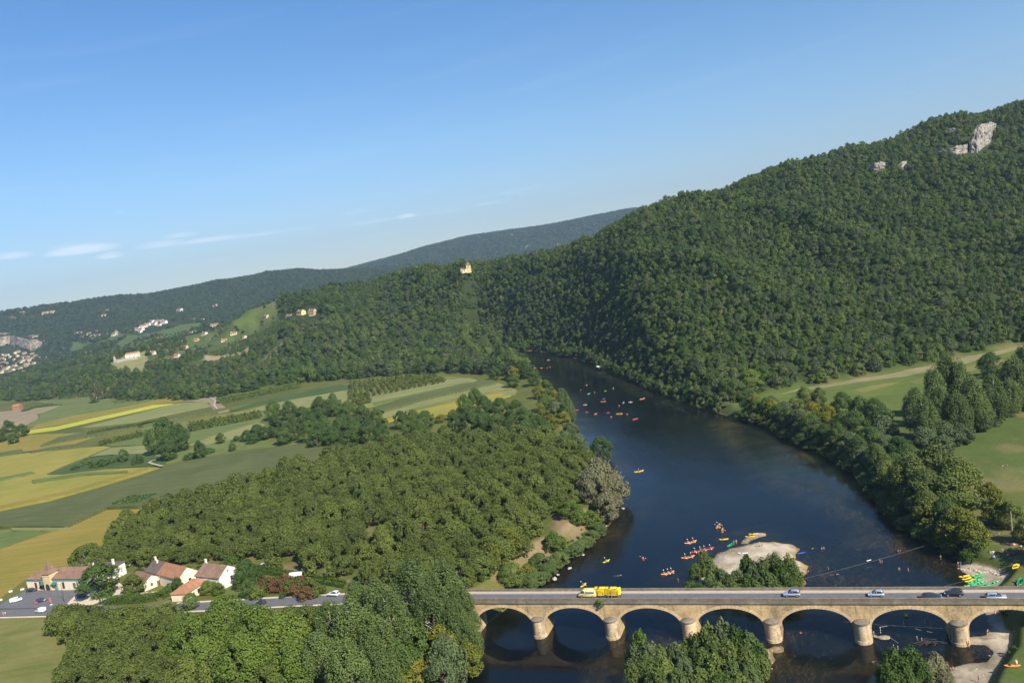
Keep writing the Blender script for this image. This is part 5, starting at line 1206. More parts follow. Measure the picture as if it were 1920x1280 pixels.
grove('broadleaf_tree', [(1893,940,9,4.0),(1921,972,8,3.6)], 'thin olive tree in the picnic meadow near the right edge', leaf=L_WALNUT)
tree('broadleaf_tree', P(1996,1058,ZR), 13, 7, label='shade tree just beyond the right edge of the picnic meadow')
# the thicket that fills the right bank down to the water
BANKL = wp([(1384,785),(1440,801),(1500,835),(1560,860),(1615,900),(1650,940),(1675,975),(1720,1005),(1770,1030),(1797,1050)])
bk_ = []
for (xa, ya), (xb, yb) in zip(BANKL, BANKL[1:]):
    L_ = math.hypot(xb-xa, yb-ya); nx, ny = (yb-ya)/L_, -(xb-xa)/L_
    if nx < 0: nx, ny = -nx, -ny
    n = max(1, int(L_/5.2))
    for i in range(n):
        for off, hh, rr in ((.6, 5.5, 3.8), (6.5, 10.5, 5.2)):
            t_ = (i+rnd.random()*.8)/n; x = xa+(xb-xa)*t_+nx*(off+rnd.uniform(-1, 1)); y = ya+(yb-ya)*t_+ny*(off+rnd.uniform(-1, 1))
            if proj((x, y, 3))[0] > 1795: continue
            k = rnd.random(); sp, lf = (('broadleaf_tree', L_OAK) if k < .35 else ('willow_tree', L_WILLOW) if k < .42 else ('broadleaf_tree', L_SHRUB) if k < .66 else ('yellowing_tree', L_YELLOW) if k < .8 else ('broadleaf_tree', L_WALNUT))
            o = tree(sp, Vector((x, y, max(gz(x, y), 0)-.6)), hh*rnd.uniform(.75, 1.2), rr*rnd.uniform(.85, 1.15), leaf=lf)
            tag(o, 'leafy tree in the unbroken thicket along the water on the right bank', 'tree', 'thicket trees of the right bank')
# ---- shrubs on the gravel islands
gN = [(1318,1034,8,2.9),(1302,1058,5,2.4),(1337,1060,7,3),(1352,1070,6,3),(1330,1078,5,2.6),(1366,1078,5,2.6),(1382,1068,6,2.8),(1398,1042,9,2.8),(1414,1056,8,3.2),(1430,1050,9,3.2),(1449,1037,10,3),(1462,1052,9,3),(1477,1043,9.5,2.8),(1487,1060,7.5,2.6),(1402,1078,6.5,3),(1440,1076,7,3.2),(1470,1078,7,3),(1294,1090,3,2.4),(1310,1094,3,2.6),(1345,1092,4.5,2.8),(1380,1094,4.5,3),(1420,1094,5,3),(1457,1094,5,3)]
for o in grove('river_shrub', gN, 'green willow shrub in the thicket on the gravel island upstream of the bridge'): o['category'] = 'shrub'
gS = [(1196,1183,10,2.6),(1188,1210,7,3),(1215,1205,8,3),(1238,1212,7,2.8),(1262,1207,7.5,2.8),(1289,1197,6,2.4),(1303,1186,8,2.6),(1326,1170,10.5,2.8),(1352,1163,11.5,3),(1378,1177,10,3),(1402,1187,9,3),(1418,1204,7.5,2.8),(1337,1196,9,3),(1365,1205,8,3),(1395,1215,7,3),(1425,1230,5.5,2.4),(1310,1215,8,3),(1280,1228,7,3),(1245,1235,7,3),(1212,1232,7,3),(1185,1240,6,2.8),(1340,1232,7.5,3.2),(1372,1240,7,3),(1404,1244,6.5,2.8),(1230,1258,6.5,3),(1270,1256,7,3),(1310,1254,7,3),(1350,1262,7,3),(1385,1266,6,2.8)]
for o in grove('river_shrub', gS, 'green pointed willow shrub in the thicket on the gravel bank below the bridge'): o['category'] = 'shrub'
for o in grove('river_shrub', [(1675,1217,7.5,3),(1706,1214,8,3),(1690,1235,6.5,3),(1660,1242,5.5,2.6),(1722,1238,6,2.6),(1700,1256,5.5,3),(1675,1262,5,3)], 'yellow-green shrub at the bottom edge right of the thicket', leaf=L_HEDGE): o['category'] = 'shrub'
for o in grove('river_shrub', [(1752,1224,6,2.6),(1738,1240,5,2.6),(1770,1258,3.4,2.2)], 'thin grey shrub beside the bathing beach', leaf=L_GREY): o['category'] = 'shrub'
for s, v, z in ((.9*SPAN-.2, -.5, 9.6),):
    o = tree('bush', BR(s, v, z), 1.8, 1.2, leaf=L_SHRUB, parts=False, label='green weed bush growing out of the bridge cornice')
HAZE = 0.000075
# ------------------------------------------------------------------ distant houses, cliffs
def rock_wall(name, cols, label, depth=14, seed=1, mt=None, rmin=350, amp=1.8):
    """craggy limestone wall: cols = [(px, y_top, y_foot)]; a real slab with its back in the hill"""
    r = np.random.default_rng(seed); pts = []
    for px, yt, yb in cols: pts.append((px, yt, yb, trace(px, yb, rmin)))
    dm = sorted(p[3].length for p in pts if p[3])[len(pts)//2]
    secs = []; nh = 12
    xs = []
    for a, b_ in zip(pts, pts[1:]):
        for k in range(5): t = k/5; xs.append(tuple(a[i]*(1-t)+b_[i]*t for i in range(3)))
    xs.append(pts[-1][:3]); rows_ = []
    for px, yt, yb in xs:
        q = trace(px, yb, rmin); dist = np.hypot(q.x, q.y) if q is not None and abs(q.length-dm) < .15*dm else dm*.995
        base = ray(px, yb); base = base/np.linalg.norm(base[:2])*dist+C_; top = ray(px, yt); top = top/np.linalg.norm(top[:2])*(dist+3)+C_
        dirn = base[:2]/np.linalg.norm(base[:2]); rw = []
        for j in range(nh+1):
            t = j/nh; p = base*(1-t)+top*t
            # ledges and cracks
            off = amp*(fbm(np.array([px*.35]), np.array([t*7.]), seed, 3)[0]-.5)*3+amp*.8*(vnoise(np.array([px*.12]), np.array([math.floor(t*4)*3.]), seed+5)[0]-.5)*2
            p = p.copy(); p[:2] -= dirn*(off+1.0); 
            if j == 0: p[2] -= 3
            rw.append(p)
        rw.append(rw[-1]+np.array([dirn[0]*depth, dirn[1]*depth, -3])); rw.append(rw[0]+np.array([dirn[0]*depth, dirn[1]*depth, -3])); rows_.append(rw)
    b = MB(); b.sweep([[tuple(v) for v in rw] for rw in rows_]); o = b.build(name, mt or (ROCKF if rmin > 1500 else ROCK)); return tag(o, label, 'cliff')
m, nt = nmat('limestone'); a = noise(nt, .16, 6, .75); b_ = noise(nt, .9, 5, .8); tcn = nt.nodes.new('ShaderNodeTexCoord'); mp = nt.nodes.new('ShaderNodeMapping'); nt.links.new(tcn.outputs['Object'], mp.inputs[0]); mp.inputs['Scale'].default_value = (.25, .25, .03)
v_ = noise(nt, 1, 5, .7, vec=mp.outputs[0])
c = ramp(nt, mathn(nt, 'ADD', mathn(nt, 'MULTIPLY', a, .35), mathn(nt, 'ADD', mathn(nt, 'MULTIPLY', b_, .3), mathn(nt, 'MULTIPLY', v_, .35))), [(.38, (.09,.085,.07)), (.46, (.20,.19,.165)), (.54, (.36,.335,.29)), (.64, (.36,.295,.20))]); finish(nt, c, .95, spec=.1, bump=b_, bstr=.8, bdist=.6)
ROCK = m
ROCKF = plain('distant_limestone', (.26,.22,.16), .95, var=.6, scale=.06)
rock_wall('cliff', [(1754,284,290),(1765,276,291),(1780,280,292),(1795,273,292),(1806,272,290),(1814,270,286)], 'pale limestone cliff band low on the wooded hill, left of the tall crag', seed=3, amp=1.3)
rock_wall('cliff', [(1817,264,284),(1826,247,285),(1832,236,284),(1839,233,279),(1850,231,272),(1857,228,266),(1862,230,254),(1868,232,244)], 'tall pale limestone crag near the top of the wooded hill', seed=5, amp=2.6)
rock_wall('cliff', [(1775,243,249),(1788,240,250),(1797,243,252),(1808,246,254)], 'small limestone outcrop left of the tall crag near the hilltop', seed=8, amp=.7)
rock_wall('cliff', [(1632,312,320),(1640,306,324),(1650,303,323),(1660,305,318)], 'small pale rock face halfway along the wooded skyline, left one of the pair', seed=12, amp=1.0)
rock_wall('cliff', [(1684,309,318),(1692,303,318),(1700,302,314)], 'small pale rock face halfway along the wooded skyline, right one of the pair', seed=14, amp=.9)
rock_wall('cliff', [(1905,231,234),(1912,229,236),(1922,230,236)], 'sliver of pale rock near the hilltop at the right edge', seed=17, amp=.6)
VR = 2200
rock_wall('cliff', [(-30,634,650),(0,632,650),(18,629,645),(28,630,652)], 'long limestone cliff behind the riverside village at the left edge', seed=21, amp=2.2, rmin=VR, depth=60)
rock_wall('cliff', [(22,633,645),(32,631,650),(44,634,654),(56,636,658),(68,636,655),(79,640,649)], 'big yellow-grey cliff bulging above the riverside village', seed=23, amp=2.6, rmin=VR, depth=60)
rock_wall('cliff', [(0,624,629),(12,624,629),(21,625,628)], 'thin upper rock band above the village cliff', seed=25, amp=3, rmin=VR, depth=40)
rock_wall('cliff', [(50,628,632),(60,627,634),(72,628,632)], 'small upper rock band right of the village cliff', seed=27, amp=3, rmin=VR, depth=40)
rock_wall('cliff', [(975,463,465),(985,462,466),(995,463,465)], 'tiny pale quarry face on the blue far hill', seed=31, amp=4, rmin=3800, depth=60)

def far_house(px, py, L, D, h, rh, wm, rm, label, group=None, ang=None, wins=3, rmin=500, name='house', split=None):
    q = trace(px, py, rmin)
    if q is None: return
    a = ANG+rnd.uniform(-.4, .4) if ang is None else ang
    q = q-Vector((math.cos(a), math.sin(a), 0))*L/2; q.z = gz(q.x, q.y)-.3
    w_ = [('f', L*(i+.7)/(wins+.4), h*.5, L*.075+.5, 1.7) for i in range(wins)]+[('r', D*.5, h*.5, 1.1, 1.5)]
    return gable_house(name, q, a, L, D, h, rh, wm, rm, label, group, wins=w_, far=True, chim=[(L*.15, D*.4, h+rh+1.0)] if L > 9 else (), roof_over=.5)
def hs(lst, label, group, wm, rm, rmin, s=1.0, **kw):
    out = []
    for px, py, L in lst:
        s_ = s*(.78 if rmin > 1500 else .95); o = far_house(px, py, L*s_, L*s_*.6, L*s_*.36, L*s_*.2, wm, rm, label, group, rmin=rmin, **kw)
        if o: out.append(o)
    ordlabel(out, label) if len(out) <= 14 else None
    return out
# villages across the valley
hs([(8,694,26),(25,688,24),(40,680,26),(14,704,22),(2,676,26),(30,670,22),(50,672,24),(56,676,26),(20,700,20),(45,664,20),(66,668,20),(2,668,20),(36,692,18),(10,684,22),(48,687,16),(24,677,20),(60,664,18),(33,661,20)], 'small cream stone house of the village under the cliff', 'houses of the cliff village', W_ST, T_BR, 2300)
hs([(5,682,20),(14,690,18),(22,696,20),(33,698,18),(0,690,20),(44,700,18),(17,672,20),(36,682,20),(54,694,18),(28,684,16),(8,676,18),(42,672,18),(12,668,20),(26,664,18),(62,682,16),(0,700,20)], 'cream house with reddish roof crowded in the village below the cliff', 'red-roofed houses of the cliff village', W_CR, T_OR, 2300)
hs([(52,678,34),(49,684,24)], 'larger grey-roofed manor in the cliff village', 'grey-roofed village houses', W_ST, T_DK, 2300)
hs([(73,672,24),(88,671,20)], 'pale house at the right end of the cliff village', 'pale houses at the village end', W_ST, T_BR, 2300)
hs([(85,641,22),(86,646,18),(142,628,24),(150,627,26),(152,633,18)], 'stone house among trees right of the village cliff', 'houses right of the cliff', W_ST, T_BR, 2000)
hs([(172,632,24),(180,624,26),(182,633,30),(190,634,24),(203,630,30),(212,630,26),(196,626,18),(175,636,18),(219,624,26)], 'white-walled house of the small hamlet left of centre of the far slope', 'houses of the left hamlet', W_WH, T_BR, 2000)
hs([(160,630,18),(166,627,20),(186,629,20),(208,627,20),(216,629,18),(225,622,18),(232,620,16),(240,617,20),(247,622,18)], 'small white house between the two hamlets of the far slope', 'houses between the hamlets', W_WH, T_OR, 2000)
hs([(255,620,28),(262,621,26),(268,615,30),(275,611,26),(282,608,30),(288,610,22),(292,606,26),(300,606,30),(306,607,26),(297,611,18),(261,624,18),(285,604,20)], 'pale house of the long hillside village on the far slope', 'houses of the long hillside village', W_WH, T_BR, 2000)
hs([(40,589,28),(84,590,34),(97,587,26),(18,597,20),(24,598,18)], 'isolated pale house high on the far left hill', 'houses high on the far left hill', W_ST, T_BR, 2600)
hs([(194,594,24),(200,584,20)], 'pair of red-roofed houses high on the far wooded hill', 'red-roofed far houses', W_WH, T_OR, 2600)
hs([(120,655,12),(135,668,11),(150,676,12),(165,662,11),(300,650,9),(318,658,9),(345,655,10),(285,665,9),(420,640,9),(438,628,10),(455,636,9),(100,690,12),(188,690,9),(330,670,9)], 'small pale house half hidden among trees on the near left slopes', 'houses among the trees of the left slopes', W_CR, T_OR, 1000, s=1.15)
hs([(335,586,36)], 'white house in the woods above the hillside village', None, W_WH, T_BR, 2600)
hs([(402,575,22)], 'tiny white house in the dark woods of the far hill', None, W_WH, T_BR, 2600)
hs([(378,602,18),(361,601,18)], 'white house at the foot of the far hill above the farm roofs', 'white houses above the farm', W_WH, T_BR, 1700)
hs([(357,627,15),(363,625,12)], 'cream farmhouse with brown roof on the middle slope', 'middle slope farm', W_ST, T_BR, 1000)
hs([(381,629,13)], 'white-gabled farmhouse right of the middle slope farm', None, W_WH, T_BR, 1000)
hs([(367,640,10)], 'small square cream house with red roof below the slope farm', None, W_ST, T_OR, 1000)
hs([(401,614,22)], 'long low brown-roofed barn on the middle slope', None, W_ST, T_BR, 1000)
hs([(497,597,11)], 'small stone house with steep brown roof left of the three villas', None, W_ST, T_BR, 900)
hs([(540,595,12)], 'white villa with brown roof, left of the three villas', None, W_WH, T_BR, 900)
hs([(561,591,15)], 'cream villa with brown roof, middle of the three villas', None, W_YE, T_BR, 900)
hs([(583,588,13),(584,592,10)], 'cream villa with brown roof, right of the three villas', 'right villa', W_ST, T_BR, 900)
# white house with red roof and its terrace wall
q = trace(240, 672, 900)
if q:
    a = ANG+.42; L = 22
    o = q-Vector((math.cos(a), math.sin(a), 0))*4; o.z = gz(o.x, o.y)
    gable_house('house', o, a, L, 10, 7.5, 2.6, W_CR, T_OR, 'large cream house with red roof above a terrace wall amid far woods', wins=[('f', 3, 4, 1.2, 1.8, DARK), ('f', 7.5, 4, 1.2, 1.8, DARK), ('f', 12, 4, 1.2, 1.8, DARK), ('f', 16.5, 4, 1.2, 1.8, DARK), ('f', 7.5, 1, 1.2, 1.8, DARK), ('f', 14, 1, 1.2, 1.8, DARK)], far=True)
    t = empty('terrace_wall', o, a, 'grey stone terrace wall in front of the cream house amid far woods', 'wall')
    b = MB(); b.box(-13, L+1, -9, -6.5, -6, 1.5); b.box(-13, L+1, -6.5, -1, -6, 1.2); b.box(-13, -12, -9, 2, 1.2, 2.4); b.build('masonry', plain('grey_masonry', (.36,.33,.28), .9, var=.25, scale=.4), t)
    b = MB(); b.add([(-20,-3,-5),(-14,-3,-5),(-15.5,-3,6.5),(-17,-3,9),(-18.5,-3,6.5),(-20,-4,-5),(-14,-4,-5),(-15.5,-4,6.5),(-17,-4,9),(-18.5,-4,6.5)], [(0,1,2,3,4),(9,8,7,6,5),(0,5,6,1),(1,6,7,2),(2,7,8,3),(3,8,9,4),(4,9,5,0)]); b.build('gable_ruin', plain('grey_masonry', (.36,.33,.28), .9), t)
# yellow tower house on the middle ridge
q = trace(873, 510, 900)
if q:
    t = gable_house('tower_house', q+Vector((-7, 0, 0)), ANG+.2, 9, 7, 4.5, 2, W_CR, T_BR, 'yellow tower house with pointed brown roof on the wooded ridge', wins=[('f', 2.5, 1.2, 1.2, 2, DARK), ('f', 5.5, 1.2, 1.2, 2, DARK)], far=True)
    b = MB(); b.box(9, 14.5, 0, 6, -2, 9.0); tw = b.build('tower', W_YE, t)
    b = MB(); b.add([(8.4,-.6,9),(15.1,-.6,9),(15.1,6.6,9),(8.4,6.6,9),(11.75,3,14)], [(3,2,1,0),(0,1,4),(1,2,4),(2,3,4),(3,0,4)]); b.build('tower_roof', T_BR, tw)
    b = MB(); b.box(11.2, 12.4, -.08, -.01, 5, 7); b.build('window', DARK, tw)
hs([(990,463,26),(1048,461,30),(1022,437,24),(1062,452,24),(960,441,22),(1040,463,20)], 'tiny pale house on the blue far hill', 'houses on the blue far hill', W_WH, T_BR, 3800)
# brick-red farm shed on the far plain at left, hangar roofs behind the shop
o = P(24, 770, ZL+.3); t = gable_house('shed', o, ANG+.3, 11, 9, 6.0, 2.5, plain('red_clay_wall', (.30,.15,.09), .9), T_OR, 'lone red-brown barn in the bare field at the far left')
o = P(150, 1072, ZL); t = gable_house('hangar', o, ANG+.5, 9, 12, 3.6, 1.0, W_WH, plain('blue_grey_sheet', (.09,.12,.17), .45), 'low shed with dark blue sheet roof behind the shop')

# ------------------------------------------------------------------ vehicles
TYRE = plain('tyre_rubber', (.02,.02,.02), .8); RIM = plain('alloy_rim', (.55,.55,.56), .35, .7); LAMP = plain('lamp_lens', (.75,.75,.72), .2, spec=.7); TAIL = plain('tail_lens', (.45,.02,.02), .25, spec=.6)
PAINT = {}
def paint(n, c, rough=.28, metal=0.0):
    if n not in PAINT:
        m, nt = nmat('car_paint_'+n); b = finish(nt, c, rough, metal, .5); b.inputs['Coat Weight'].default_value = .5; PAINT[n] = m
    return PAINT[n]
WHITE = paint('white', (.78,.79,.80)); SILVER = paint('silver', (.44,.50,.58), .3, .4); SILV2 = paint('pale_silver', (.52,.57,.63), .3, .4); BLACK = paint('black', (.02,.022,.03)); NAVY = paint('navy', (.025,.035,.065)); YEL = paint('yellow', (.80,.66,.25), .4)
VPROTO = {}
def veh_proto(kind):
    """profiles: (x, z) of the body side, front at +x"""
    S = dict(
     hatch=dict(L=4.0, W=1.74, body=[(-1.98,.30),(-2.0,.62),(-1.93,.92),(-1.0,.96),(.75,.95),(1.55,.80),(1.93,.66),(2.0,.45),(1.96,.26),(-1.9,.26)], cab=[(-1.86,.93),(-1.62,1.36),(-1.25,1.49),(-.3,1.52),(.15,1.45),(.95,.93)], wx=(-1.25,1.25), wr=.31),
     suv=dict(L=4.4, W=1.82, body=[(-2.18,.38),(-2.2,.8),(-2.12,1.06),(-1.0,1.08),(.7,1.07),(1.75,.95),(2.12,.78),(2.2,.5),(2.15,.32),(-2.1,.32)], cab=[(-2.08,1.05),(-1.85,1.52),(-1.5,1.66),(-.3,1.68),(.2,1.60),(.95,1.05)], wx=(-1.35,1.38), wr=.35),
     estate=dict(L=4.6, W=1.78, body=[(-2.28,.30),(-2.3,.65),(-2.22,.93),(-1.0,.96),(.8,.95),(1.8,.82),(2.2,.66),(2.3,.45),(2.25,.26),(-2.2,.26)], cab=[(-2.18,.93),(-1.9,1.36),(-1.5,1.46),(-.2,1.48),(.35,1.42),(1.15,.93)], wx=(-1.4,1.42), wr=.32),
     van=dict(L=5.4, W=2.0, body=[(-2.68,.35),(-2.7,1.2),(-2.66,2.2),(-2.5,2.42),(.9,2.45),(1.35,2.3),(2.05,1.35),(2.55,1.1),(2.7,.8),(2.68,.35)], cab=None, wx=(-1.6,1.75), wr=.35),
     smallvan=dict(L=4.4, W=1.85, body=[(-2.18,.32),(-2.2,1.0),(-2.12,1.72),(-1.95,1.84),(.35,1.86),(.75,1.76),(1.25,1.12),(1.95,.92),(2.2,.65),(2.15,.3)], cab=None, wx=(-1.4,1.4), wr=.33))[kind]
    W = S['W']/2; out = {}
    def shell(poly, w0, w1, z0, z1):
        """extrude side profile, narrowing upward (tumblehome) and rounding the shoulders"""
        b = MB(); n = len(poly); secs = []
        def wz(z, k): 
            t = min(max((z-z0)/(z1-z0+1e-6), 0), 1); return (w0+(w1-w0)*t)*k
        for k, ins_ in ((-1, .10), (-1, 0), (1, 0), (1, .10)):
            cx = sum(p[0] for p in poly)/n; cz = sum(p[1] for p in poly)/n
            secs.append([(cx+(x-cx)*(1-ins_*.35), wz(z, k)*(1.0 if ins_ else .955), cz+(z-cz)*(1-ins_*.5)) for x, z in poly])
        # order: outer skin inset face first
        secs = [[(v[0], v[1], v[2]) for v in s] for s in (secs[0], [(x, wz(z, -1)*.93, z) for x, z in poly], [(x, wz(z, 1)*.93, z) for x, z in poly], secs[3])]
        b.sweep(secs); return b
    if S['cab']:
        out['body'] = shell(S['body'], W, W, .3, 1)
        cab = S['cab']; zb, zt = cab[0][1], max(p[1] for p in cab); g = shell(cab, W*.93, W*.74, zb, zt); out['window'] = g
        rb = MB(); r_ = [p for p in cab if p[1] > zt-.20]; x0, x1 = r_[0][0]-.05, r_[-1][0]+.05
        hw = W*.74*.95; rb.sweep([[(x, -hw, z) , (x, -hw*.6, z+.035), (x, hw*.6, z+.035), (x, hw, z), (x, hw*.98, z-.06), (x, -hw*.98, z-.06)] for x, z in ((x0, zt-.12), (x0+.3, zt-.01), ((x0+x1)/2, zt+.02), (x1-.3, zt-.03), (x1, zt-.13))]); out['roof'] = rb
        pl = MB()
        for sg in (-1, 1):
            def pil(xa, za, xb, zb_, wd):
                ya = sg*(W*.93*(1-(za-zb)/(zt-zb)*.205)*.965+.0); yb = sg*(W*.93*(1-(zb_-zb)/(zt-zb)*.205)*.965)
                pl.add([(xa, ya, za), (xa+wd, ya, za), (xb+wd, yb, zb_), (xb, yb, zb_), (xa, ya+sg*.03, za), (xa+wd, ya+sg*.03, za), (xb+wd, yb+sg*.03, zb_), (xb, yb+sg*.03, zb_)], [(0,1,2,3),(7,6,5,4),(0,4,5,1),(1,5,6,2),(2,6,7,3),(3,7,4,0)])
            pil(-.25, zb, -.22, zt-.05, .10); pil(cab[0][0]+.05, zb, cab[1][0]+.12, zt-.1, .28); pil(cab[-1][0]-.16, zb, cab[-2][0]-.1, zt-.08, .09); pil(cab[0][0]+.3, zb, cab[0][0]+.5, zt-.06, .12)
        out['pillar'] = pl
    else:
        out['body'] = shell(S['body'], W, W*.86, .3, S['body'][3][1])
        g = MB(); hi = S['body'][5]; lo = S['body'][6]; w1, w2 = W*.78, W*.86
        nx = .03; g.add([(lo[0]+.02, -w2, lo[1]+.05), (lo[0]+.02, w2, lo[1]+.05), (hi[0]+.03, w1, hi[1]-.05), (hi[0]+.03, -w1, hi[1]-.05), (lo[0]-.1, -w2, lo[1]+.02), (lo[0]-.1, w2, lo[1]+.02), (hi[0]-.1, w1, hi[1]-.1), (hi[0]-.1, -w1, hi[1]-.1)], [(0,1,2,3),(7,6,5,4),(0,4,5,1),(1,5,6,2),(2,6,7,3),(3,7,4,0)])
        out['windscreen'] = g
        g = MB(); zt = hi[1]-.12; zb = lo[1]+.08
        for sg in (-1, 1):
            y = sg*W*.90; ym = sg*W*.955
            g.add([(hi[0]-.55, ym, zb), (lo[0]-.12, ym, zb), (hi[0]+.02, y, zt), (hi[0]-.5, y, zt), (hi[0]-.55, ym-sg*.12, zb), (lo[0]-.12, ym-sg*.12, zb), (hi[0]+.02, y-sg*.12, zt), (hi[0]-.5, y-sg*.12, zt)], [(0,1,2,3),(7,6,5,4),(0,4,5,1),(1,5,6,2),(2,6,7,3),(3,7,4,0)])
        out['window'] = g
    ms = {k: v.mesh(kind+'_'+k, False) for k, v in out.items()}
    for nm in ('body', 'window', 'roof'):
        if nm in ms and nm != 'window':
            bm = bmesh.new(); bm.from_mesh(ms[nm]); bmesh.ops.bevel(bm, geom=[e for e in bm.edges if e.calc_face_angle(0) > .5], offset=.045, segments=2, affect='EDGES', clamp_overlap=True); bm.to_mesh(ms[nm]); bm.free(); ms[nm].polygons.foreach_set('use_smooth', [True]*len(ms[nm].polygons))
    wb = MB(); wb.tube([(0, -.11, 0), (0, .11, 0)], S['wr'], 18); ms['wheel'] = wb.mesh('tyre'); rb = MB(); rb.tube([(0, -.125, 0), (0, .125, 0)], S['wr']*.62, 14); ms['rim'] = rb.mesh('rim')
    hb = MB(); hb.box(-.12, .03, -.2, .2, -.09, .09); ms['headlight'] = hb.mesh('headlight'); tb = MB(); tb.box(-.03, .08, -.1, .1, -.18, .14); ms['tail_light'] = tb.mesh('tail')
    VPROTO[kind] = (S, ms)
def vehicle(kind, loc, ang, pnt, label, name=None, cat='car', group=None, wh=None):
    if kind not in VPROTO: veh_proto(kind)
    S, ms = VPROTO[kind]; t = empty(name or {'van': 'van', 'smallvan': 'van'}.get(kind, 'car'), loc, ang, label, cat, group); W = S['W']/2
    def p(nm, me, mt, parent=t, l=(0, 0, 0)):
        o = bpy.data.objects.new(nm, me); COL.objects.link(o); o.parent = parent; o.location = l; setmat(o, mt); return o
    p('body', ms['body'], pnt)
    for nm in ('window', 'windscreen'):
        if nm in ms: p(nm, ms[nm], GLASS)
    for nm in ('roof', 'pillar'):
        if nm in ms: p(nm, ms[nm], pnt)
    for x in S['wx']:
        for y in (-W+.08, W-.08):
            w_ = p('wheel', ms['wheel'], TYRE, t, (x, y, S['wr'])); p('rim', ms['rim'], RIM, w_)
    L2 = S['L']/2; zh = .66 if kind in ('hatch', 'estate') else .82
    for y in (-W+.28, W-.28):
        p('headlight', ms['headlight'], LAMP, t, (L2-.08-(0.12 if kind in ('van', 'smallvan') else .05), y, zh)); p('tail_light', ms['tail_light'], TAIL, t, (-L2-.0, y*1.08, zh+.12))
    return t
def on_deck(px, v):           # point of the deck at image column px in lane offset v
    best = None
    for i in range(-400, 2200):
        s = i*.1; q = BR(s, v, DK); x, _ = proj(q)
        if best is None or abs(x-px) < best[0]: best = (abs(x-px), q, s)
    return best[1], best[2]
q, s0 = on_deck(1103, 3.2); van = vehicle('van', q, ANG+PI, YEL, 'pale yellow minibus towing a canoe trailer across the bridge', cat='van')
b = MB(); S, ms_ = VPROTO['van']
for sg in (-1, 1): b.box(-2.2, .55, sg*.985 if sg > 0 else -.985, (sg*.955 if sg > 0 else -.955), 1.35, 1.95)
b.build('side_window', plain('tinted_blue_glass', (.10,.25,.38), .2, spec=.6), van)
q, s = on_deck(1485, 3.5); vehicle('suv', q, ANG+PI, SILVER, 'silver blue compact car driving left on the bridge behind the yellow canoe trailer')
q, s = on_deck(1643, 3.5); vehicle('hatch', q, ANG+PI, SILV2, 'small pale silver hatchback driving left on the bridge')
q, s = on_deck(1748, 1.75); vehicle('estate', q, ANG, NAVY, 'dark navy estate car driving right on the bridge close to the near parapet')
q, s = on_deck(1788, 3.7); vehicle('suv', q, ANG+PI, BLACK, 'black car driving left on the bridge beside the far footway')
q, s = on_deck(1868, 1.75); vehicle('estate', q, ANG, SILVER, 'silver estate car driving right on the bridge, nearest the right edge')
def ground_at(px, py): 
    q = P(px, py, ZL+.3)
    for _ in range(4): q = P(px, py, gz(q.x, q.y)+.2)
    return q
def on_road(px, v):
    best = None
    for i in range(-3300, -300):
        s = i*.1; q = BR(s, v+float(roadv(s)), roadz(s)); x, _ = proj(q)
        if best is None or abs(x-px) < best[0]: best = (abs(x-px), q, s)
    q = best[1]; q.z -= .03; return q
vehicle('hatch', on_road(489, 2.6), ANG+PI, NAVY, 'dark car driving on the road before the garden border')
vehicle('suv', on_road(626, 6.4), ANG+PI-.1, WHITE, 'white car at the roadside just before the poplars by the bridge')
vehicle('smallvan', on_road(77, 3.4), ANG+PI, WHITE, 'white van driving on the road past the car park', cat='van')
def lot(px, py): q = P(px, py, ZL+.38); return q
vehicle('smallvan', lot(31, 1127), ANG+.75, WHITE, 'white van parked at the left end of the shop car park', cat='van')
vehicle('hatch', lot(78, 1127), ANG+.65, NAVY, 'dark blue car in the middle of the shop car park')
vehicle('hatch', lot(60, 1108), ANG+.35, BLACK, 'black car parked against the left corner of the shop')
vehicle('hatch', lot(152, 1119), ANG+.2, NAVY, 'dark car parked in the shade under the round tree by the shop')
vehicle('hatch', lot(236, 1114), ANG+.3, SILVER, 'silver car parked behind the clipped hedge')
vehicle('suv', lot(247, 1112), ANG+.3, BLACK, 'black car parked behind the clipped hedge')
vehicle('hatch', lot(237, 1061), ANG+.3, WHITE, 'white car parked beneath the orchard edge behind the annex')
# parking furniture
t = empty('lamp_post', lot(121, 1128), 0, 'dark street lamp post at the right corner of the car park', 'lamp post'); b = MB(); b.tube([(0, 0, -.3), (0, 0, 7.5)], [.11, .07], 8); b.build('pole', plain('dark_pole', (.06,.06,.055), .6), t); b = MB(); b.tube([(0, 0, 7.4), (-.9, -.2, 7.6)], .05, 6); b.box(-1.4, -.8, -.32, -.05, 7.55, 7.68); b.build('lamp_head', STEEL, t)
REDF = plain('red_flag_cloth', (.60,.12,.08), .7)
t = empty('banner', lot(96, 1133), 0, 'red and white advertising banner on a pole in the car park', 'banner'); b = MB(); b.tube([(0, 0, -.3), (0, 0, 3.0)], .05, 6); b.build('pole', STEEL, t); b = MB(); b.box(-.3, .3, -.03, .03, .9, 3.0); b.build('flag', REDF, t); b = MB(); b.box(-.35, .35, -.35, .35, -.3, .25); b.build('base', plain('white_block', (.75,.74,.72), .7), t)
t = empty('sign_board', lot(68, 1133), ANG, 'small red board standing behind the dark blue car in the car park', 'sign'); b = MB(); b.box(-.5, .5, -.04, .04, .3, 1.3); b.build('board', REDF, t); b = MB(); b.box(-.45, -.38, -.03, .03, -.3, .3); b.box(.38, .45, -.03, .03, -.3, .3); b.build('leg', STEEL, t)
pb = []
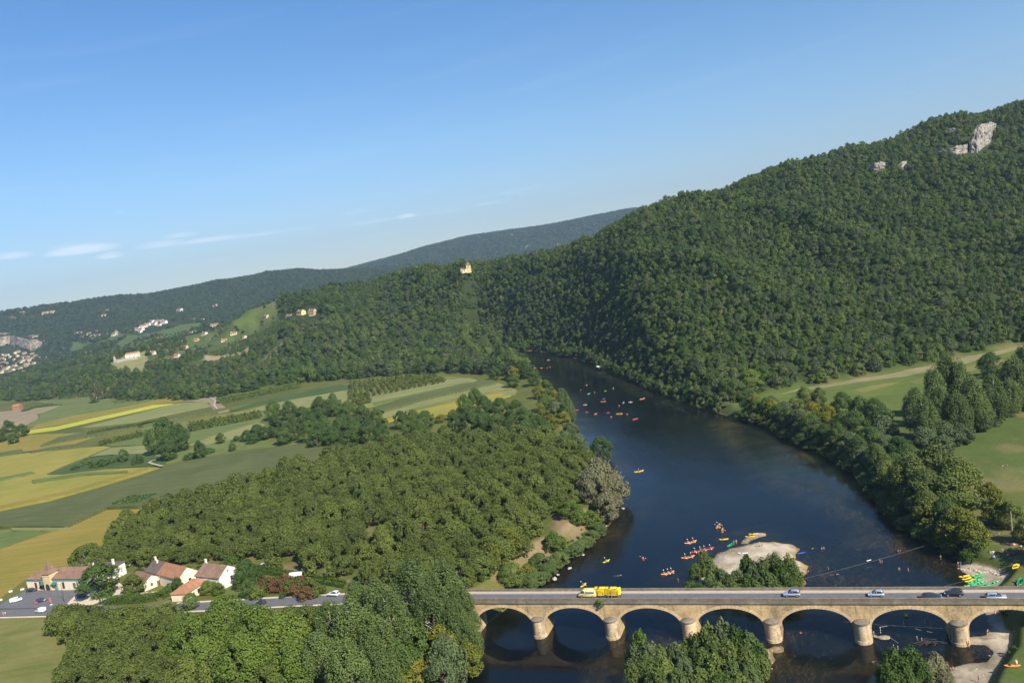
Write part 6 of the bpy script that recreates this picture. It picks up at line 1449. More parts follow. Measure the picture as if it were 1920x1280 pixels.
for px, py in ((20,1108),(42,1104),(1,1124)):
    b = MB(); b.box(-.7, .7, -.2, .2, -.3, .3); b.box(-.6, .6, -.15, .15, .3, .36); o = b.build('stone_block', plain('white_block', (.75,.74,.72), .7), loc=lot(px, py), rz=ANG+.6); tag(o, 'pale stone block on the grass verge left of the car park', 'stone block', 'stone blocks by the car park'); pb.append(o)
ordlabel(pb, 'pale stone block on the grass verge left of the car park')
# arched white greenhouse frame in the garden border
t = empty('garden_arch', P(545, 1084, ZL+.3), ANG+.2, 'white curved garden shelter among the reddish shrubs', 'shelter')
b = MB(); sec = []
for xx in (0, 5.2):
    sec.append([(xx, 1.3*math.cos(PI*i/10), .9+1.4*math.sin(PI*i/10)) for i in range(11)]+[(xx, 1.22*math.cos(PI*(10-i)/10), .82+1.38*math.sin(PI*(10-i)/10)) for i in range(11)])
b.sweep(sec); b.build('cover', plain('white_plastic', (.80,.80,.78), .5), t); b = MB()
for xx in (.1, 5.1):
    for y in (-1.28, 1.28): b.box(xx-.04, xx+.04, y-.04, y+.04, -.4, .95)
b.build('leg', STEEL, t)
# plastic patio set behind the trellis
t = empty('garden_table', P(494, 1059, ZL+.3), 0, 'small white garden table behind the trellis rows', 'table'); b = MB(); b.box(-.9, .9, -.6, .6, .7, .76); b.build('table_top', plain('white_plastic', (.80,.80,.78), .5), t)
for x in (-.8, .8):
    for y in (-.5, .5): b = MB(); b.box(x-.04, x+.04, y-.04, y+.04, -.3, .7); b.build('leg', plain('white_plastic', (.8,.8,.78), .5), t)

# ------------------------------------------------------------------ canoes and kayaks
def hullmat(n, c): return plain('hull_'+n, c, .35, spec=.5, var=.05)
HC = dict(orange=hullmat('orange', (.80,.30,.07)), red=hullmat('red', (.55,.06,.05)), yellow=hullmat('yellow', (.86,.62,.02)), green=hullmat('green', (.02,.42,.16)), lime=hullmat('lime', (.45,.68,.06)), blue=hullmat('blue', (.03,.12,.62)), white=hullmat('white', (.75,.76,.78)), paleblue=hullmat('pale_blue', (.35,.60,.75)))
SEATM = plain('seat_black', (.05,.05,.055), .7)
def hull(L, W, H, rock=.14, sit=False):
    b = MB(); n = 13; secs = []
    for i in range(n):
        t = i/(n-1)*2-1; x = t*L/2; wd = W/2*(1-abs(t)**2.6)**.75+.012; zr = rock*abs(t)**2.5
        tp = H+rock*1.3*abs(t)**2.5
        if sit: prof = [(-1, .75), (-.82, .18), (-.3, .0), (.3, .0), (.82, .18), (1, .75), (.86, 1.0), (.5, .84), (0, .80), (-.5, .84), (-.86, 1.0)]
        else:   prof = [(-1, 1.0), (-.92, .35), (-.45, .0), (.45, .0), (.92, .35), (1, 1.0), (.92, 1.0), (.80, .42), (.38, .12), (-.38, .12), (-.80, .42), (-.92, 1.0)]
        secs.append([(x, y*wd, zr+(tp-zr)*z) for y, z in prof])
    b.sweep(secs); return b.mesh('hull', True)
HM = dict(canoe=(hull(4.9, .92, .33, .24), 4.9), kayak=(hull(3.4, .82, .28, .1, True), 3.4), board=(hull(3.3, .75, .10, .05, True), 3.3))
def seatmesh(w):
    b = MB(); b.box(-.16, .16, -w/2, w/2, 0, .05); b.box(-.2, -.15, -w/2+.03, w/2-.03, .03, .28); return b.mesh('seat')
SM = seatmesh(.62)
def boat(kind, loc, ang, colr_, label, group=None, tilt=(0, 0), name=None):
    me, L = HM[kind]; t = empty(name or {'board': 'paddleboard'}.get(kind, kind), loc, ang, label, {'board': 'paddleboard'}.get(kind, kind), group)
    t.rotation_euler = (tilt[0], tilt[1], ang)
    h = bpy.data.objects.new('hull', me); COL.objects.link(h); h.parent = t; setmat(h, HC[colr_])
    if kind != 'board':
        for x in ((-1.3, .2, 1.3) if kind == 'canoe' else (-.35,)):
            s_ = bpy.data.objects.new('seat', SM); COL.objects.link(s_); s_.parent = t; s_.location = (x, 0, .22 if kind == 'canoe' else .23); setmat(s_, SEATM)
    return t
# trailer with its load
tq, ts = on_deck(1141, 3.2)
tr_ = empty('canoe_trailer', tq, ANG, 'long twin-axle trailer stacked with yellow canoes behind the yellow minibus', 'trailer')
b = MB(); b.box(-4.3, 4.2, -.75, -.65, .5, .62); b.box(-4.3, 4.2, .65, .75, .5, .62)
for x in (-4.2, -2.2, -.1, 2, 4.1): b.box(x, x+.1, -1.0, 1.0, .5, .6)
b.box(-6.0, -4.3, -.05, .05, .5, .6); b.build('frame', STEEL, tr_)
for x in (-2.9, -1.1, 1.0, 3.1): b = MB(); b.box(x, x+.08, -1.05, -.98, .6, 2.2); b.box(x, x+.08, .98, 1.05, .6, 2.2); b.box(x, x+.08, -.04, .04, .6, 2.2); b.build('post', STEEL, tr_)
for x in (.2, 1.2):
    for y in (-.85, .85):
        b = MB(); b.tube([(x, y-.1, .34), (x, y+.1, .34)], .34, 16); w_ = b.build('wheel', TYRE, tr_); b = MB(); b.tube([(x, y-.12, .34), (x, y+.12, .34)], .2, 12); b.build('rim', RIM, w_)
for (x, nL, kd) in ((-2.65, 5, 'kayak'), (1.35, 5, 'canoe')):
    for i in range(nL):
        for y in (-.5, .5):
            q = tq+E1*(x+rnd.uniform(-.06, .06))+E2*y; q.z = DK+.62+i*.37
            o = boat(kd, q, ANG+(PI if i % 2 else 0), 'yellow', f'yellow {kd} strapped in the {"rear" if kd=="canoe" else "front"} stack on the trailer, tier {["one","two","three","four","five"][i]} from below, {"near" if y<0 else "far"} side', 'yellow boats on the trailer')
for (x, y, kd) in ((-2.3, -.3, 'kayak'), (-2.3, .45, 'kayak'), (1.0, -.4, 'kayak'), (1.0, .4, 'kayak')):
    q = tq+E1*x+E2*y; q.z = DK+.62+5*.37; boat(kd, q, ANG, 'yellow', f'yellow kayak on top of the {"front" if x<0 else "rear"} stack of the trailer, {"near" if y<0 else "far"} side', 'yellow boats on the trailer')

# ------------------------------------------------------------------ people
SKIN = plain('skin', (.55,.34,.24), .6); SKIN2 = plain('tanned_skin', (.42,.24,.15), .6); HAIRS = [plain('brown_hair', (.07,.04,.02), .7), plain('dark_hair', (.025,.02,.018), .7), plain('fair_hair', (.35,.25,.12), .7)]
CL = dict(red=plain('red_cloth', (.60,.06,.05), .8), white=plain('white_cloth', (.78,.77,.75), .8), blue=plain('blue_cloth', (.05,.14,.42), .8), black=plain('black_cloth', (.03,.03,.035), .8), orange=plain('orange_vest', (.80,.28,.05), .7), yellow=plain('yellow_vest', (.75,.62,.08), .7), pink=plain('pink_cloth', (.70,.32,.36), .8), green=plain('green_cloth', (.08,.30,.12), .8), grey=plain('grey_cloth', (.28,.30,.34), .8))
def skin_mesh(name, verts, edges, rad, sub=1):
    me = bpy.data.meshes.new(name+'_src'); me.from_pydata(verts, edges, []); o = bpy.data.objects.new(name+'_src', me); COL.objects.link(o)
    md = o.modifiers.new('s', 'SKIN'); md.use_smooth_shade = True
    for v, r in zip(me.skin_vertices[0].data, rad): v.radius = (r, r*.85) if not hasattr(r, '__len__') else r
    me.skin_vertices[0].data[0].use_root = True
    if sub: s = o.modifiers.new('d', 'SUBSURF'); s.levels = sub; s.render_levels = sub
    dg = bpy.context.evaluated_depsgraph_get(); out = bpy.data.meshes.new_from_object(o.evaluated_get(dg)); out.name = name
    bpy.data.objects.remove(o); out.materials.clear(); return out
PP = {}
def pose(kind):
    """joint positions in metres; facing +x"""
    J = {}
    if kind in ('stand', 'wade'): 
        J.update(pel=(0,0,.95), wa=(0,0,1.10), ch=(.01,0,1.32), nk=(.01,0,1.48), hd=(.03,0,1.58), top=(.03,0,1.72))
        J.update(hipL=(0,.10,.90), knL=(.04,.12,.50), anL=(0,.13,.09), toL=(.16,.14,.04), hipR=(0,-.10,.90), knR=(.02,-.12,.50), anR=(-.05,-.13,.09), toR=(.11,-.14,.04))
        J.update(shL=(0,.19,1.42), elL=(-.03,.27,1.14), wrL=(.08,.28,.90), shR=(0,-.19,1.42), elR=(-.02,-.28,1.15), wrR=(.12,-.26,.93))
    if kind == 'walk':
        J.update(pel=(0,0,.93), wa=(.01,0,1.09), ch=(.03,0,1.31), nk=(.05,0,1.47), hd=(.08,0,1.57), top=(.09,0,1.71))
        J.update(hipL=(0,.10,.89), knL=(.22,.11,.53), anL=(.28,.11,.10), toL=(.43,.12,.08), hipR=(0,-.10,.89), knR=(-.06,-.11,.49), anR=(-.36,-.11,.18), toR=(-.28,-.12,.04))
        J.update(shL=(.02,.19,1.41), elL=(-.12,.25,1.15), wrL=(-.10,.26,.90), shR=(.02,-.19,1.41), elR=(.12,-.25,1.16), wrR=(.30,-.22,1.0))
    if kind == 'reach':
        J.update(pel=(0,0,.90), wa=(.06,0,1.04), ch=(.20,0,1.22), nk=(.32,0,1.34), hd=(.42,0,1.40), top=(.50,0,1.52))
        J.update(hipL=(0,.10,.86), knL=(.14,.13,.48), anL=(.05,.15,.09), toL=(.2,.16,.04), hipR=(0,-.10,.86), knR=(.05,-.13,.48), anR=(-.15,-.15,.09), toR=(.0,-.16,.04))
        J.update(shL=(.26,.19,1.27), elL=(.45,.24,1.05), wrL=(.58,.20,.85), shR=(.26,-.19,1.27), elR=(.46,-.22,1.08), wrR=(.62,-.15,.90))
    if kind in ('paddle', 'sit'):
        J.update(pel=(0,0,.14), wa=(-.01,0,.30), ch=(.03,0,.52), nk=(.05,0,.68), hd=(.08,0,.78), top=(.09,0,.92))
        J.update(hipL=(.02,.10,.12), knL=(.42,.16,.36), anL=(.74,.14,.08), toL=(.84,.15,.18), hipR=(.02,-.10,.12), knR=(.44,-.15,.34), anR=(.76,-.13,.08), toR=(.86,-.14,.18))
        if kind == 'paddle': J.update(shL=(.03,.19,.62), elL=(.22,.32,.46), wrL=(.42,.36,.58), shR=(.03,-.19,.62), elR=(.22,-.27,.50), wrR=(.40,-.18,.72))
        else: J.update(shL=(.03,.19,.62), elL=(-.14,.28,.38), wrL=(-.26,.30,.06), shR=(.03,-.19,.62), elR=(.20,-.26,.44), wrR=(.38,-.18,.42))
    if kind == 'lie':
        J.update(pel=(0,0,.12), wa=(-.16,0,.11), ch=(-.38,0,.13), nk=(-.54,0,.15), hd=(-.65,0,.17), top=(-.79,0,.17))
        J.update(hipL=(.05,.10,.11), knL=(.46,.16,.20), anL=(.86,.17,.07), toL=(.92,.20,.17), hipR=(.05,-.10,.11), knR=(.42,-.13,.36), anR=(.66,-.13,.07), toR=(.80,-.14,.06))
        J.update(shL=(-.47,.19,.13), elL=(-.24,.34,.09), wrL=(-.02,.38,.07), shR=(-.47,-.19,.13), elR=(-.6,-.40,.10), wrR=(-.72,-.18,.14))
    if kind == 'swim':
        J.update(pel=(-.5,0,-.14), wa=(-.34,0,-.10), ch=(-.13,0,-.05), nk=(.03,0,.04), hd=(.12,0,.12), top=(.18,0,.25))
        J.update(hipL=(-.55,.10,-.15), knL=(-.92,.16,-.24), anL=(-1.3,.2,-.2), toL=(-1.45,.22,-.22), hipR=(-.55,-.10,-.15), knR=(-.90,-.18,-.26), anR=(-1.25,-.26,-.22), toR=(-1.4,-.28,-.24))
        J.update(shL=(-.03,.19,-.02), elL=(.22,.34,-.02), wrL=(.45,.30,.01), shR=(-.03,-.19,-.02), elR=(.15,-.42,-.01), wrR=(.38,-.52,.02))
    return J
def person_proto(kind):
    J = pose(kind); names = ['pel','wa','ch','nk','hd','top','hipL','knL','anL','toL','hipR','knR','anR','toR','shL','elL','wrL','shR','elR','wrR']
    V = [J[n] for n in names]; I = {n: i for i, n in enumerate(names)}
    E = [('pel','wa'),('wa','ch'),('ch','nk'),('nk','hd'),('hd','top'),('pel','hipL'),('hipL','knL'),('knL','anL'),('anL','toL'),('pel','hipR'),('hipR','knR'),('knR','anR'),('anR','toR'),('ch','shL'),('shL','elL'),('elL','wrL'),('ch','shR'),('shR','elR'),('elR','wrR')]
    E = [(I[a], I[b_]) for a, b_ in E]
    R = dict(pel=.135, wa=.115, ch=.145, nk=.055, hd=.095, top=.075, hipL=.09, knL=.058, anL=.042, toL=.032, hipR=.09, knR=.058, anR=.042, toR=.032, shL=.062, elL=.042, wrL=.028, shR=.062, elR=.042, wrR=.028)
    rad = [R[n] for n in names]
    for s, sg in (('L', 1), ('R', -1)):        # hands: palm, four fingers, thumb at the side
        w = Vector(J['wr'+s]); d = (w-Vector(J['el'+s])).normalized(); side = d.cross(Vector((0, 0, 1)) if abs(d.z) < .9 else Vector((1, 0, 0))).normalized(); dn = d.cross(side)
        pi_ = len(V); V.append(tuple(w+d*.055)); rad.append(.026); E.append((I['wr'+s], pi_))
        for k, (o_, ln) in enumerate(((-.027, .062), (-.009, .072), (.009, .068), (.027, .052))):
            a = len(V); V.append(tuple(w+d*.095+side*o_)); rad.append(.0095); E.append((pi_, a)); c_ = len(V); V.append(tuple(w+d*(.095+ln)+side*o_*1.15+dn*.022)); rad.append(.008); E.append((a, c_))
        a = len(V); V.append(tuple(w+d*.045+side*-.045)); rad.append(.011); E.append((pi_, a)); c_ = len(V); V.append(tuple(w+d*.085+side*-.062+dn*.015)); rad.append(.009); E.append((a, c_))
    body = skin_mesh('body_'+kind, V, E, rad, 1)
    def lim(ns, es, rr, nm): 
        ii = {n: i for i, n in enumerate(ns)}; return skin_mesh(nm, [J[n] for n in ns], [(ii[a], ii[b_]) for a, b_ in es], rr, 1)
    def lp(a, b_, t): return tuple(Vector(J[a]).lerp(Vector(J[b_]), t))
    J2 = dict(J); J['tL'] = lp('hipL','knL',.55); J['tR'] = lp('hipR','knR',.55); J['uL'] = lp('shL','elL',.6); J['uR'] = lp('shR','elR',.6); J['cn'] = lp('ch','nk',.45)
    shorts = lim(['pel','wa','hipL','tL','hipR','tR'], [('pel','wa'),('pel','hipL'),('hipL','tL'),('pel','hipR'),('hipR','tR')], [.150,.125,.105,.088,.105,.088], 'shorts')
    shirt = lim(['ch','wa','pel','cn','shL','uL','shR','uR'], [('ch','wa'),('wa','pel'),('ch','cn'),('ch','shL'),('shL','uL'),('ch','shR'),('shR','uR')], [.160,.135,.148,.10,.078,.058,.078,.058], 'shirt')
    h = Vector(J['hd']); t = Vector(J['top']); d = (t-h).normalized(); cen = h.lerp(t, .55)
    b = MB(); n = 10; f = Vector((1, 0, 0)); sd_ = d.cross(f).normalized() if abs(d.x) < .9 else Vector((0, 1, 0)); f = sd_.cross(d)
    secs = []
    for a, rr in ((-.35, .100), (0, .112), (.4, .104), (.75, .074), (.98, .02)):
        secs.append([tuple(cen+d*(.118*a+.012)-f*.018+(sd_*math.cos(2*PI*i/n)+f*math.sin(2*PI*i/n)*(1.05))*rr*.92) for i in range(n)])
    b.sweep(secs); hair = b.mesh('hair', True)
    # face: nose, eyes, mouth as one small relief
    b = MB(); fc = cen-d*.035+f*-0.0
    b.tube([fc+f*.082, fc+f*.112-d*.018], [.010, .015], 6)
    for sg in (-1, 1): b.tube([fc+sd_*sg*.032+d*.018+f*.078, fc+sd_*sg*.032+d*.018+f*.092], .010, 6)
    b.tube([fc-d*.045-sd_*.022+f*.08, fc-d*.045+sd_*.022+f*.08], .008, 6); face = b.mesh('face')
    PP[kind] = (body, shorts, shirt, hair, face)
def person(kind, loc, ang, label, shirt=None, shorts='blue', group=None, sc=None, tan=None):
    if kind not in PP: person_proto(kind)
    body, sh_, st_, hair, face = PP[kind]; s = sc or rnd.uniform(.95, 1.05)
    t = empty('person', loc, ang, label, 'person', group, (s, s, s)); sk = SKIN2 if (tan if tan is not None else rnd.random() < .4) else SKIN
    for nm, me, mt in (('body', body, sk), ('shorts', sh_, CL[shorts]), ('hair', hair, rnd.choice(HAIRS)), ('face', face, sk))+((('shirt', st_, CL[shirt]),) if shirt else ()):
        o = bpy.data.objects.new(nm, me); COL.objects.link(o); o.parent = t; setmat(o, mt)
    return t
def paddlem():
    b = MB(); b.tube([(0, -.95, 0), (0, .95, 0)], .018, 6); return b.mesh('shaft')
SHAFT = paddlem(); b = MB(); b.box(-.09, .09, -.22, .22, -.012, .012); BLADE = b.mesh('blade')
ALU = plain('black_shaft', (.05,.05,.05), .5); BLM = plain('white_blade', (.72,.72,.70), .5)
def paddle(loc, ang, label, tilt=.5):
    t = empty('paddle', loc, ang, label, 'paddle'); t.rotation_euler = (tilt, 0, ang)
    o = bpy.data.objects.new('shaft', SHAFT); COL.objects.link(o); o.parent = t; setmat(o, ALU)
    for y in (-1.05, 1.05): o = bpy.data.objects.new('blade', BLADE); COL.objects.link(o); o.parent = t; o.location = (0, y, 0); setmat(o, BLM)
VEST = ['orange', 'red', 'yellow', 'blue', 'white', 'black']
def crew(px, py, kind, col, n, where, ang=0.0, near=False, lab=None, pad=True):
    q = P(px, py, 0.0); q.z = -.08
    lab = lab or f'{col} {kind} {"with "+["nobody","one paddler","two paddlers","three paddlers"][n] if n else "empty"} {where}'
    t = boat(kind, q, ang, col, lab); u = Vector((math.cos(ang), math.sin(ang), 0))
    xs = {0: [], 1: [-.3], 2: [-1.15, .95], 3: [-1.4, .05, 1.3]}[n]
    for i, x in enumerate(xs):
        pq = q+u*(x if kind == 'canoe' else x*(.45 if n > 1 else 1)); pq.z = .10
        v = rnd.choice(VEST)
        pl = {1: ['paddler'], 2: ['rear paddler', 'front paddler'], 3: ['rear paddler', 'middle paddler', 'front paddler']}[n][i]
        person('paddle', pq, ang, f'{v}-vested {pl} in {col} {kind} {where}', v, rnd.choice(['blue', 'black', 'red']))
        if near and pad: paddle(pq+u*.42+Vector((0, 0, .62)), ang, f'paddle of the {pl}, {col} {kind} {where}'.replace('farther upstream of', 'far above').replace('just upstream of', 'just above').replace('close to the left side of the island shrubs', 'left of the island shrubs').replace('beached near the left tip of the island', 'at the island tip'))
    return t
up = math.radians(100)
crew(1347, 987, 'canoe', 'orange', 2, 'farther upstream of the gravel island', math.radians(55), True)
crew(1355, 995, 'canoe', 'orange', 1, 'just upstream of the gravel island', math.radians(70), True)
crew(1295, 1017, 'canoe', 'orange', 2, 'left of the gravel island', math.radians(12), True)
crew(1308, 1034, 'canoe', 'red', 2, 'behind the tallest island shrub', math.radians(8), True)
crew(1326, 1030, 'canoe', 'red', 2, 'beached near the left tip of the island', math.radians(5), True)
crew(1290, 1045, 'canoe', 'orange', 2, 'close to the left side of the island shrubs', math.radians(5), True)
crew(1252, 1075, 'canoe', 'orange', 3, 'heading for the bridge', math.radians(12), True)
crew(1137, 1052, 'kayak', 'lime', 1, 'on the left side above the bridge', math.radians(35), True)
crew(1206, 1048, 'kayak', 'red', 1, 'in midstream above the bridge', math.radians(85), True)
crew(1094, 1097, 'kayak', 'yellow', 1, 'directly behind the yellow minibus', math.radians(50), True)
crew(1198, 884, 'canoe', 'yellow', 1, 'alone in the middle of the wide reach', math.radians(5), True)
crew(1357, 1011, 'kayak', 'yellow', 0, 'drifting beside the island spit', math.radians(-12))
crew(1371, 1021, 'canoe', 'green', 0, 'drawn up at the island edge', math.radians(42))
crew(1406, 1006, 'kayak', 'yellow', 1, 'on the gravel spit, nearer one', math.radians(-15))
crew(1413, 1001, 'kayak', 'yellow', 0, 'on the gravel spit, farther one', math.radians(-12))
crew(1502, 1036, 'board', 'blue', 0, 'x', math.radians(5), lab='blue and pink paddleboard lying at the right tip of the island')
b_list = [(978,677,'red',1),(993,679,'red',1),(972,668,'white',1),(991,686,'red',1),(1003,690,'orange',1),(1015,690,'yellow',1),(1026,690,'red',1),(1031,688,'red',1),(1028,675,'white',1),
 (1100,722,'orange',1),(1089,731,'red',1),(1104,738,'paleblue',1),(1115,736,'red',1),(1135,733,'lime',0),(1150,728,'lime',1),(1132,748,'blue',1),(1131,753,'orange',2),(1097,759,'white',1),(1082,769,'red',1),(1100,773,'red',1),(1117,776,'orange',1),(1140,774,'red',1),(1146,782,'red',1),(1161,761,'red',1),(1169,755,'paleblue',1),(1182,754,'white',1),(1161,776,'yellow',2),(1176,777,'red',1),(1191,786,'red',2),(1204,748,'orange',3)]
fl = []
for i, (px, py, c_, n) in enumerate(b_list):
    knd = 'canoe' if n >= 2 else 'kayak'; grp = 'upper' if px < 1040 and py < 695 else 'lower'
    a = rnd.uniform(-.5, 1.4); q = P(px, py, 0); q.z = -.06
    t = boat(knd, q, a, c_, 'x'); t.scale = (.86, .86, .86); fl.append((grp, c_.replace('pale', 'pale '), knd, n, t))
    u = Vector((math.cos(a), math.sin(a), 0))
    for k in range(n):
        v = rnd.choice(VEST); pq = q+u*({1: [-.2], 2: [-.8, .8], 3: [-1.3, 0, 1.3]}[n][k]); pq.z = .1
        fl.append((grp, c_.replace('pale', 'pale '), knd, -1, person('paddle', pq, a, 'x', v, 'blue', sc=.92)))
sets = {}
for grp, c_, knd, n, t in fl: sets.setdefault((grp, c_, knd, n < 0), []).append(t)
for (grp, c_, knd, isp), ts_ in sets.items():
    where = 'in the upper flotilla at the river bend' if grp == 'upper' else 'in the flotilla in the wide reach'
    ordlabel(ts_, (f'paddler in a {c_} {knd} ' if isp else f'{c_} {knd} ')+where)
    for o in ts_: o['group'] = 'paddlers of the flotilla' if isp else 'boats of the flotilla'
# tour boat with canopy
q = P(1123, 692, 0); q.z = -.2; a = math.radians(100)
t = empty('tour_boat', q, a, 'flat wooden river tour boat with white canopy near the far wooded bank', 'boat')
b = MB(); secs = []
for i in range(11):
    s_ = i/10*2-1; x = s_*6.5; wd = 1.5*(1-abs(s_)**3)**.6+.1; z0 = .5*abs(s_)**3
    secs.append([(x, -wd, 1.0+z0), (x, -wd*.8, z0), (x, wd*.8, z0), (x, wd, 1.0+z0), (x, wd*.9, 1.0+z0), (x, wd*.7, .2+z0), (x, -wd*.7, .2+z0), (x, -wd*.9, 1.0+z0)])
b.sweep(secs); b.build('hull', plain('dark_tarred_wood', (.07,.05,.04), .6), t)
b = MB(); b.sweep([[(-4, -1.5, 2.7), (-4, 0, 3.1), (-4, 1.5, 2.7), (-4, 1.45, 2.62), (-4, 0, 3.02), (-4, -1.45, 2.62)], [(3.6, -1.5, 2.7), (3.6, 0, 3.1), (3.6, 1.5, 2.7), (3.6, 1.45, 2.62), (3.6, 0, 3.02), (3.6, -1.45, 2.62)]]); b.build('canopy', CL['white'], t)
for x in (-3.8, 0, 3.4):
    for y in (-1.35, 1.35): b = MB(); b.tube([(x, y, .9), (x, y, 2.7)], .05, 6); b.build('post', STEEL, t)
tp_ = []
for i in range(8):
    pq = q+Vector((math.cos(a), math.sin(a), 0))*(-3+i*.85)+Vector((-math.sin(a), math.cos(a), 0))*(.6 if i % 2 else -.6); pq.z = .35
    tp_.append(person('sit', pq, a+rnd.uniform(-1, 1), 'passenger seated under the canopy of the tour boat', rnd.choice(['white', 'red', 'blue', 'pink']), 'blue', 'tour boat passengers'))
ordlabel(tp_, 'passenger seated under the canopy of the tour boat')
# bathers and walkers: (px, py of the feet or the waterline, pose, z, shirt, shorts, label)
def at_water(px, py): return P(px, py, 0)
folk = [
 (1376,1019,'stand','g',None,'black','bather standing at the bow of the green canoe, left of two'),(1381,1019,'stand','g',None,'red','bather standing at the bow of the green canoe, right of two'),
 (1272,1091,'wade',-.35,None,'black','wader standing alone left of the island shrubs'),
 (1152,1079,'swim',0,None,'black','swimmer at the left of the trio above the bridge'),(1158,1079,'swim',0,None,'red','swimmer in the middle of the trio above the bridge'),(1164,1078,'swim',0,None,'blue','swimmer at the right of the trio above the bridge'),
 (1419,1024,'sit','g','white','blue','person sitting on the far rim of the gravel island, left of three'),(1424,1024,'sit','g',None,'black','person sitting on the far rim of the gravel island, middle of three'),(1429,1023,'sit','g',None,'red','person sitting on the far rim of the gravel island, right of three'),
 (1504,1064,'stand','g',None,'orange','sunbather standing on the right lobe of the gravel island'),(1508,1074,'wade',-.5,None,'pink','child wading beside the right lobe of the island'),
 (1523,1028,'swim',0,None,'black','swimmer farthest up in the pool right of the island'),(1541,1030,'wade',-.7,None,'red','wader with a blue companion in the pool right of the island'),(1545,1029,'wade',-.7,'blue','blue','wader in blue shirt in the pool right of the island'),
 (1553,1067,'wade',-.8,None,'orange','wader just above the rope in the right pool'),(1560,1077,'swim',0,None,'black','swimmer beneath the rope, left of the pair'),(1570,1076,'swim',0,'white','blue','swimmer in white beneath the rope, right of the pair'),
 (1684,1036,'wade',-.6,None,'black','wader behind the rope near midstream, left of two'),(1688,1035,'wade',-.6,'black','black','wader behind the rope near midstream, right of two'),
 (1650,1055,'wade',-.6,None,'red','pale wader in front of the rope, left of two'),(1654,1055,'wade',-.6,None,'blue','pale wader in front of the rope, right of two'),
 (1686,1068,'wade',-.85,None,'red','bather deep in the water left of the standing one'),(1703,1071,'wade',-.45,None,'red','bather standing waist deep before the landing beach'),(1764,1048,'wade',-.3,None,'black','bather in the brown shallows near the right bank'),
 (1797,1062,'stand','g',None,'black','sunlit bather on the stones under the yellow-green tree, left'),(1801,1062,'stand','g','blue','blue','person in blue on the stones under the yellow-green tree'),
 (1869,1060,'walk','g','blue','grey','person in blue-grey walking on the grass above the landing'),
 (1898,1101,'reach','g','white','blue','person bending over the green canoe at the right edge'),
 (1891,990,'stand','g','white','white','person in white standing between the meadow trees'),(1835,1013,'stand','g','white','pink','person in white standing at the shrub edge of the meadow'),
 (1889,878,'stand','g','pink','blue','person standing in the open meadow, right of two'),(1879,879,'reach','g','white','black','person bending in the open meadow, left of two'),
 (1501,1186,'swim',0,None,'red','bather floating below the bridge arch'),(1851,1190,'reach','g',None,'red','bather crouching on the shingle just below the last arch'),(1817,1212,'stand','g','yellow','yellow','child in yellow at the waterline beside the right pier'),
 (1637,1240,'swim',0,None,'black','swimmer below the bridge at the lower edge'),(1782,1256,'sit','g',None,'red','sunbather sitting on the lower shingle, left'),(1787,1256,'sit','g',None,'black','sunbather sitting on the lower shingle, right'),
 (1836,1279,'stand','g','pink','grey','person in pale top standing at the bottom of the shingle beach'),(1907,1249,'reach','g','white','white','person in white bending over the orange kayak on the grass'),
 (1866,1151,'sit','g','white','black','picnicker beyond the last arch, left of three'),(1870,1153,'sit','g','orange','red','picnicker beyond the last arch, middle of three'),(1875,1150,'sit','g','yellow','blue','picnicker beyond the last arch, right of three'),
 (1853,962,'sit','g','white','blue','picnicker nearest the yellow tree'),(1857,970,'sit','g','pink','black','picnicker in the shade left of the meadow trunk, upper'),(1846,974,'lie','g','grey','blue','picnicker lying in the shade left of the meadow trees'),
 (1852,990,'lie','g','pink','blue','picnicker lying on a towel, left under the second shade'),(1864,990,'sit','g','white','blue','picnicker sitting in the second shade, right'),(1852,997,'sit','g','grey','black','picnicker with dark clothes below the second shade'),
 (1845,1006,'sit','g','orange','red','picnicker of the yellow mat group, left'),(1849,1006,'sit','g','white','blue','picnicker of the yellow mat group, middle'),(1853,1006,'sit','g','yellow','black','picnicker of the yellow mat group, right'),
 (1868,1003,'sit','g','blue','blue','picnicker in the open middle of the meadow, left'),(1873,1003,'sit','g','white','grey','picnicker in the open middle of the meadow, right'),(1903,1004,'sit','g','white','red','person sitting at the foot of the thin olive tree'),
 (1844,1023,'sit','g','white','black','child sitting alone above the long shadow'),(1893,1021,'lie','g','pink','red','sunbather lying on pink towel, left of three'),(1899,1021,'lie','g',None,'red','sunbather lying on pink towel, middle of three'),(1904,1020,'lie','g','white','pink','sunbather lying on pink towel, right of three'),
 (1855,1036,'sit','g','blue','grey','picnicker at the lower left of the long shadow'),(1861,1035,'lie','g','white','blue','picnicker lying at the lower left of the long shadow'),(1864,1043,'lie','g','white','blue','picnicker lying below the long shadow, left'),(1872,1043,'sit','g','grey','blue','picnicker sitting below the long shadow, right'),
 (1879,1032,'lie','g','blue','blue','person lying in the middle of the long shadow'),(1886,1034,'lie','g','grey','black','person lying in the long shadow, right of the middle one'),(1890,1042,'sit','g','white','black','person sitting at the lower rim of the long shadow'),
 (1897,1049,'sit','g','black','red','person sitting beside the red bag'),(1903,1050,'lie','g','red','red','sunbather in red below the long shadow'),(1915,1026,'sit','g','white','blue','picnicker at the right edge above the long shadow'),(1918,1030,'lie','g','pink','blue','picnicker lying at the right edge in shade'),
 (7,1155,'stand','v','pink','red','pedestrian with red bag on the verge at the left edge, left'),(11,1155,'stand','v','white','red','pedestrian on the verge at the left edge, right'),(223,757,'stand','p','white','white','tiny walker on the track by the far meadow trees')]
TOW = [plain('towel_'+n, c_, .9) for n, c_ in (('white', (.7,.7,.68)), ('blue', (.12,.22,.5)), ('pink', (.65,.3,.3)), ('yellow', (.75,.6,.15)), ('red', (.55,.06,.05)))]
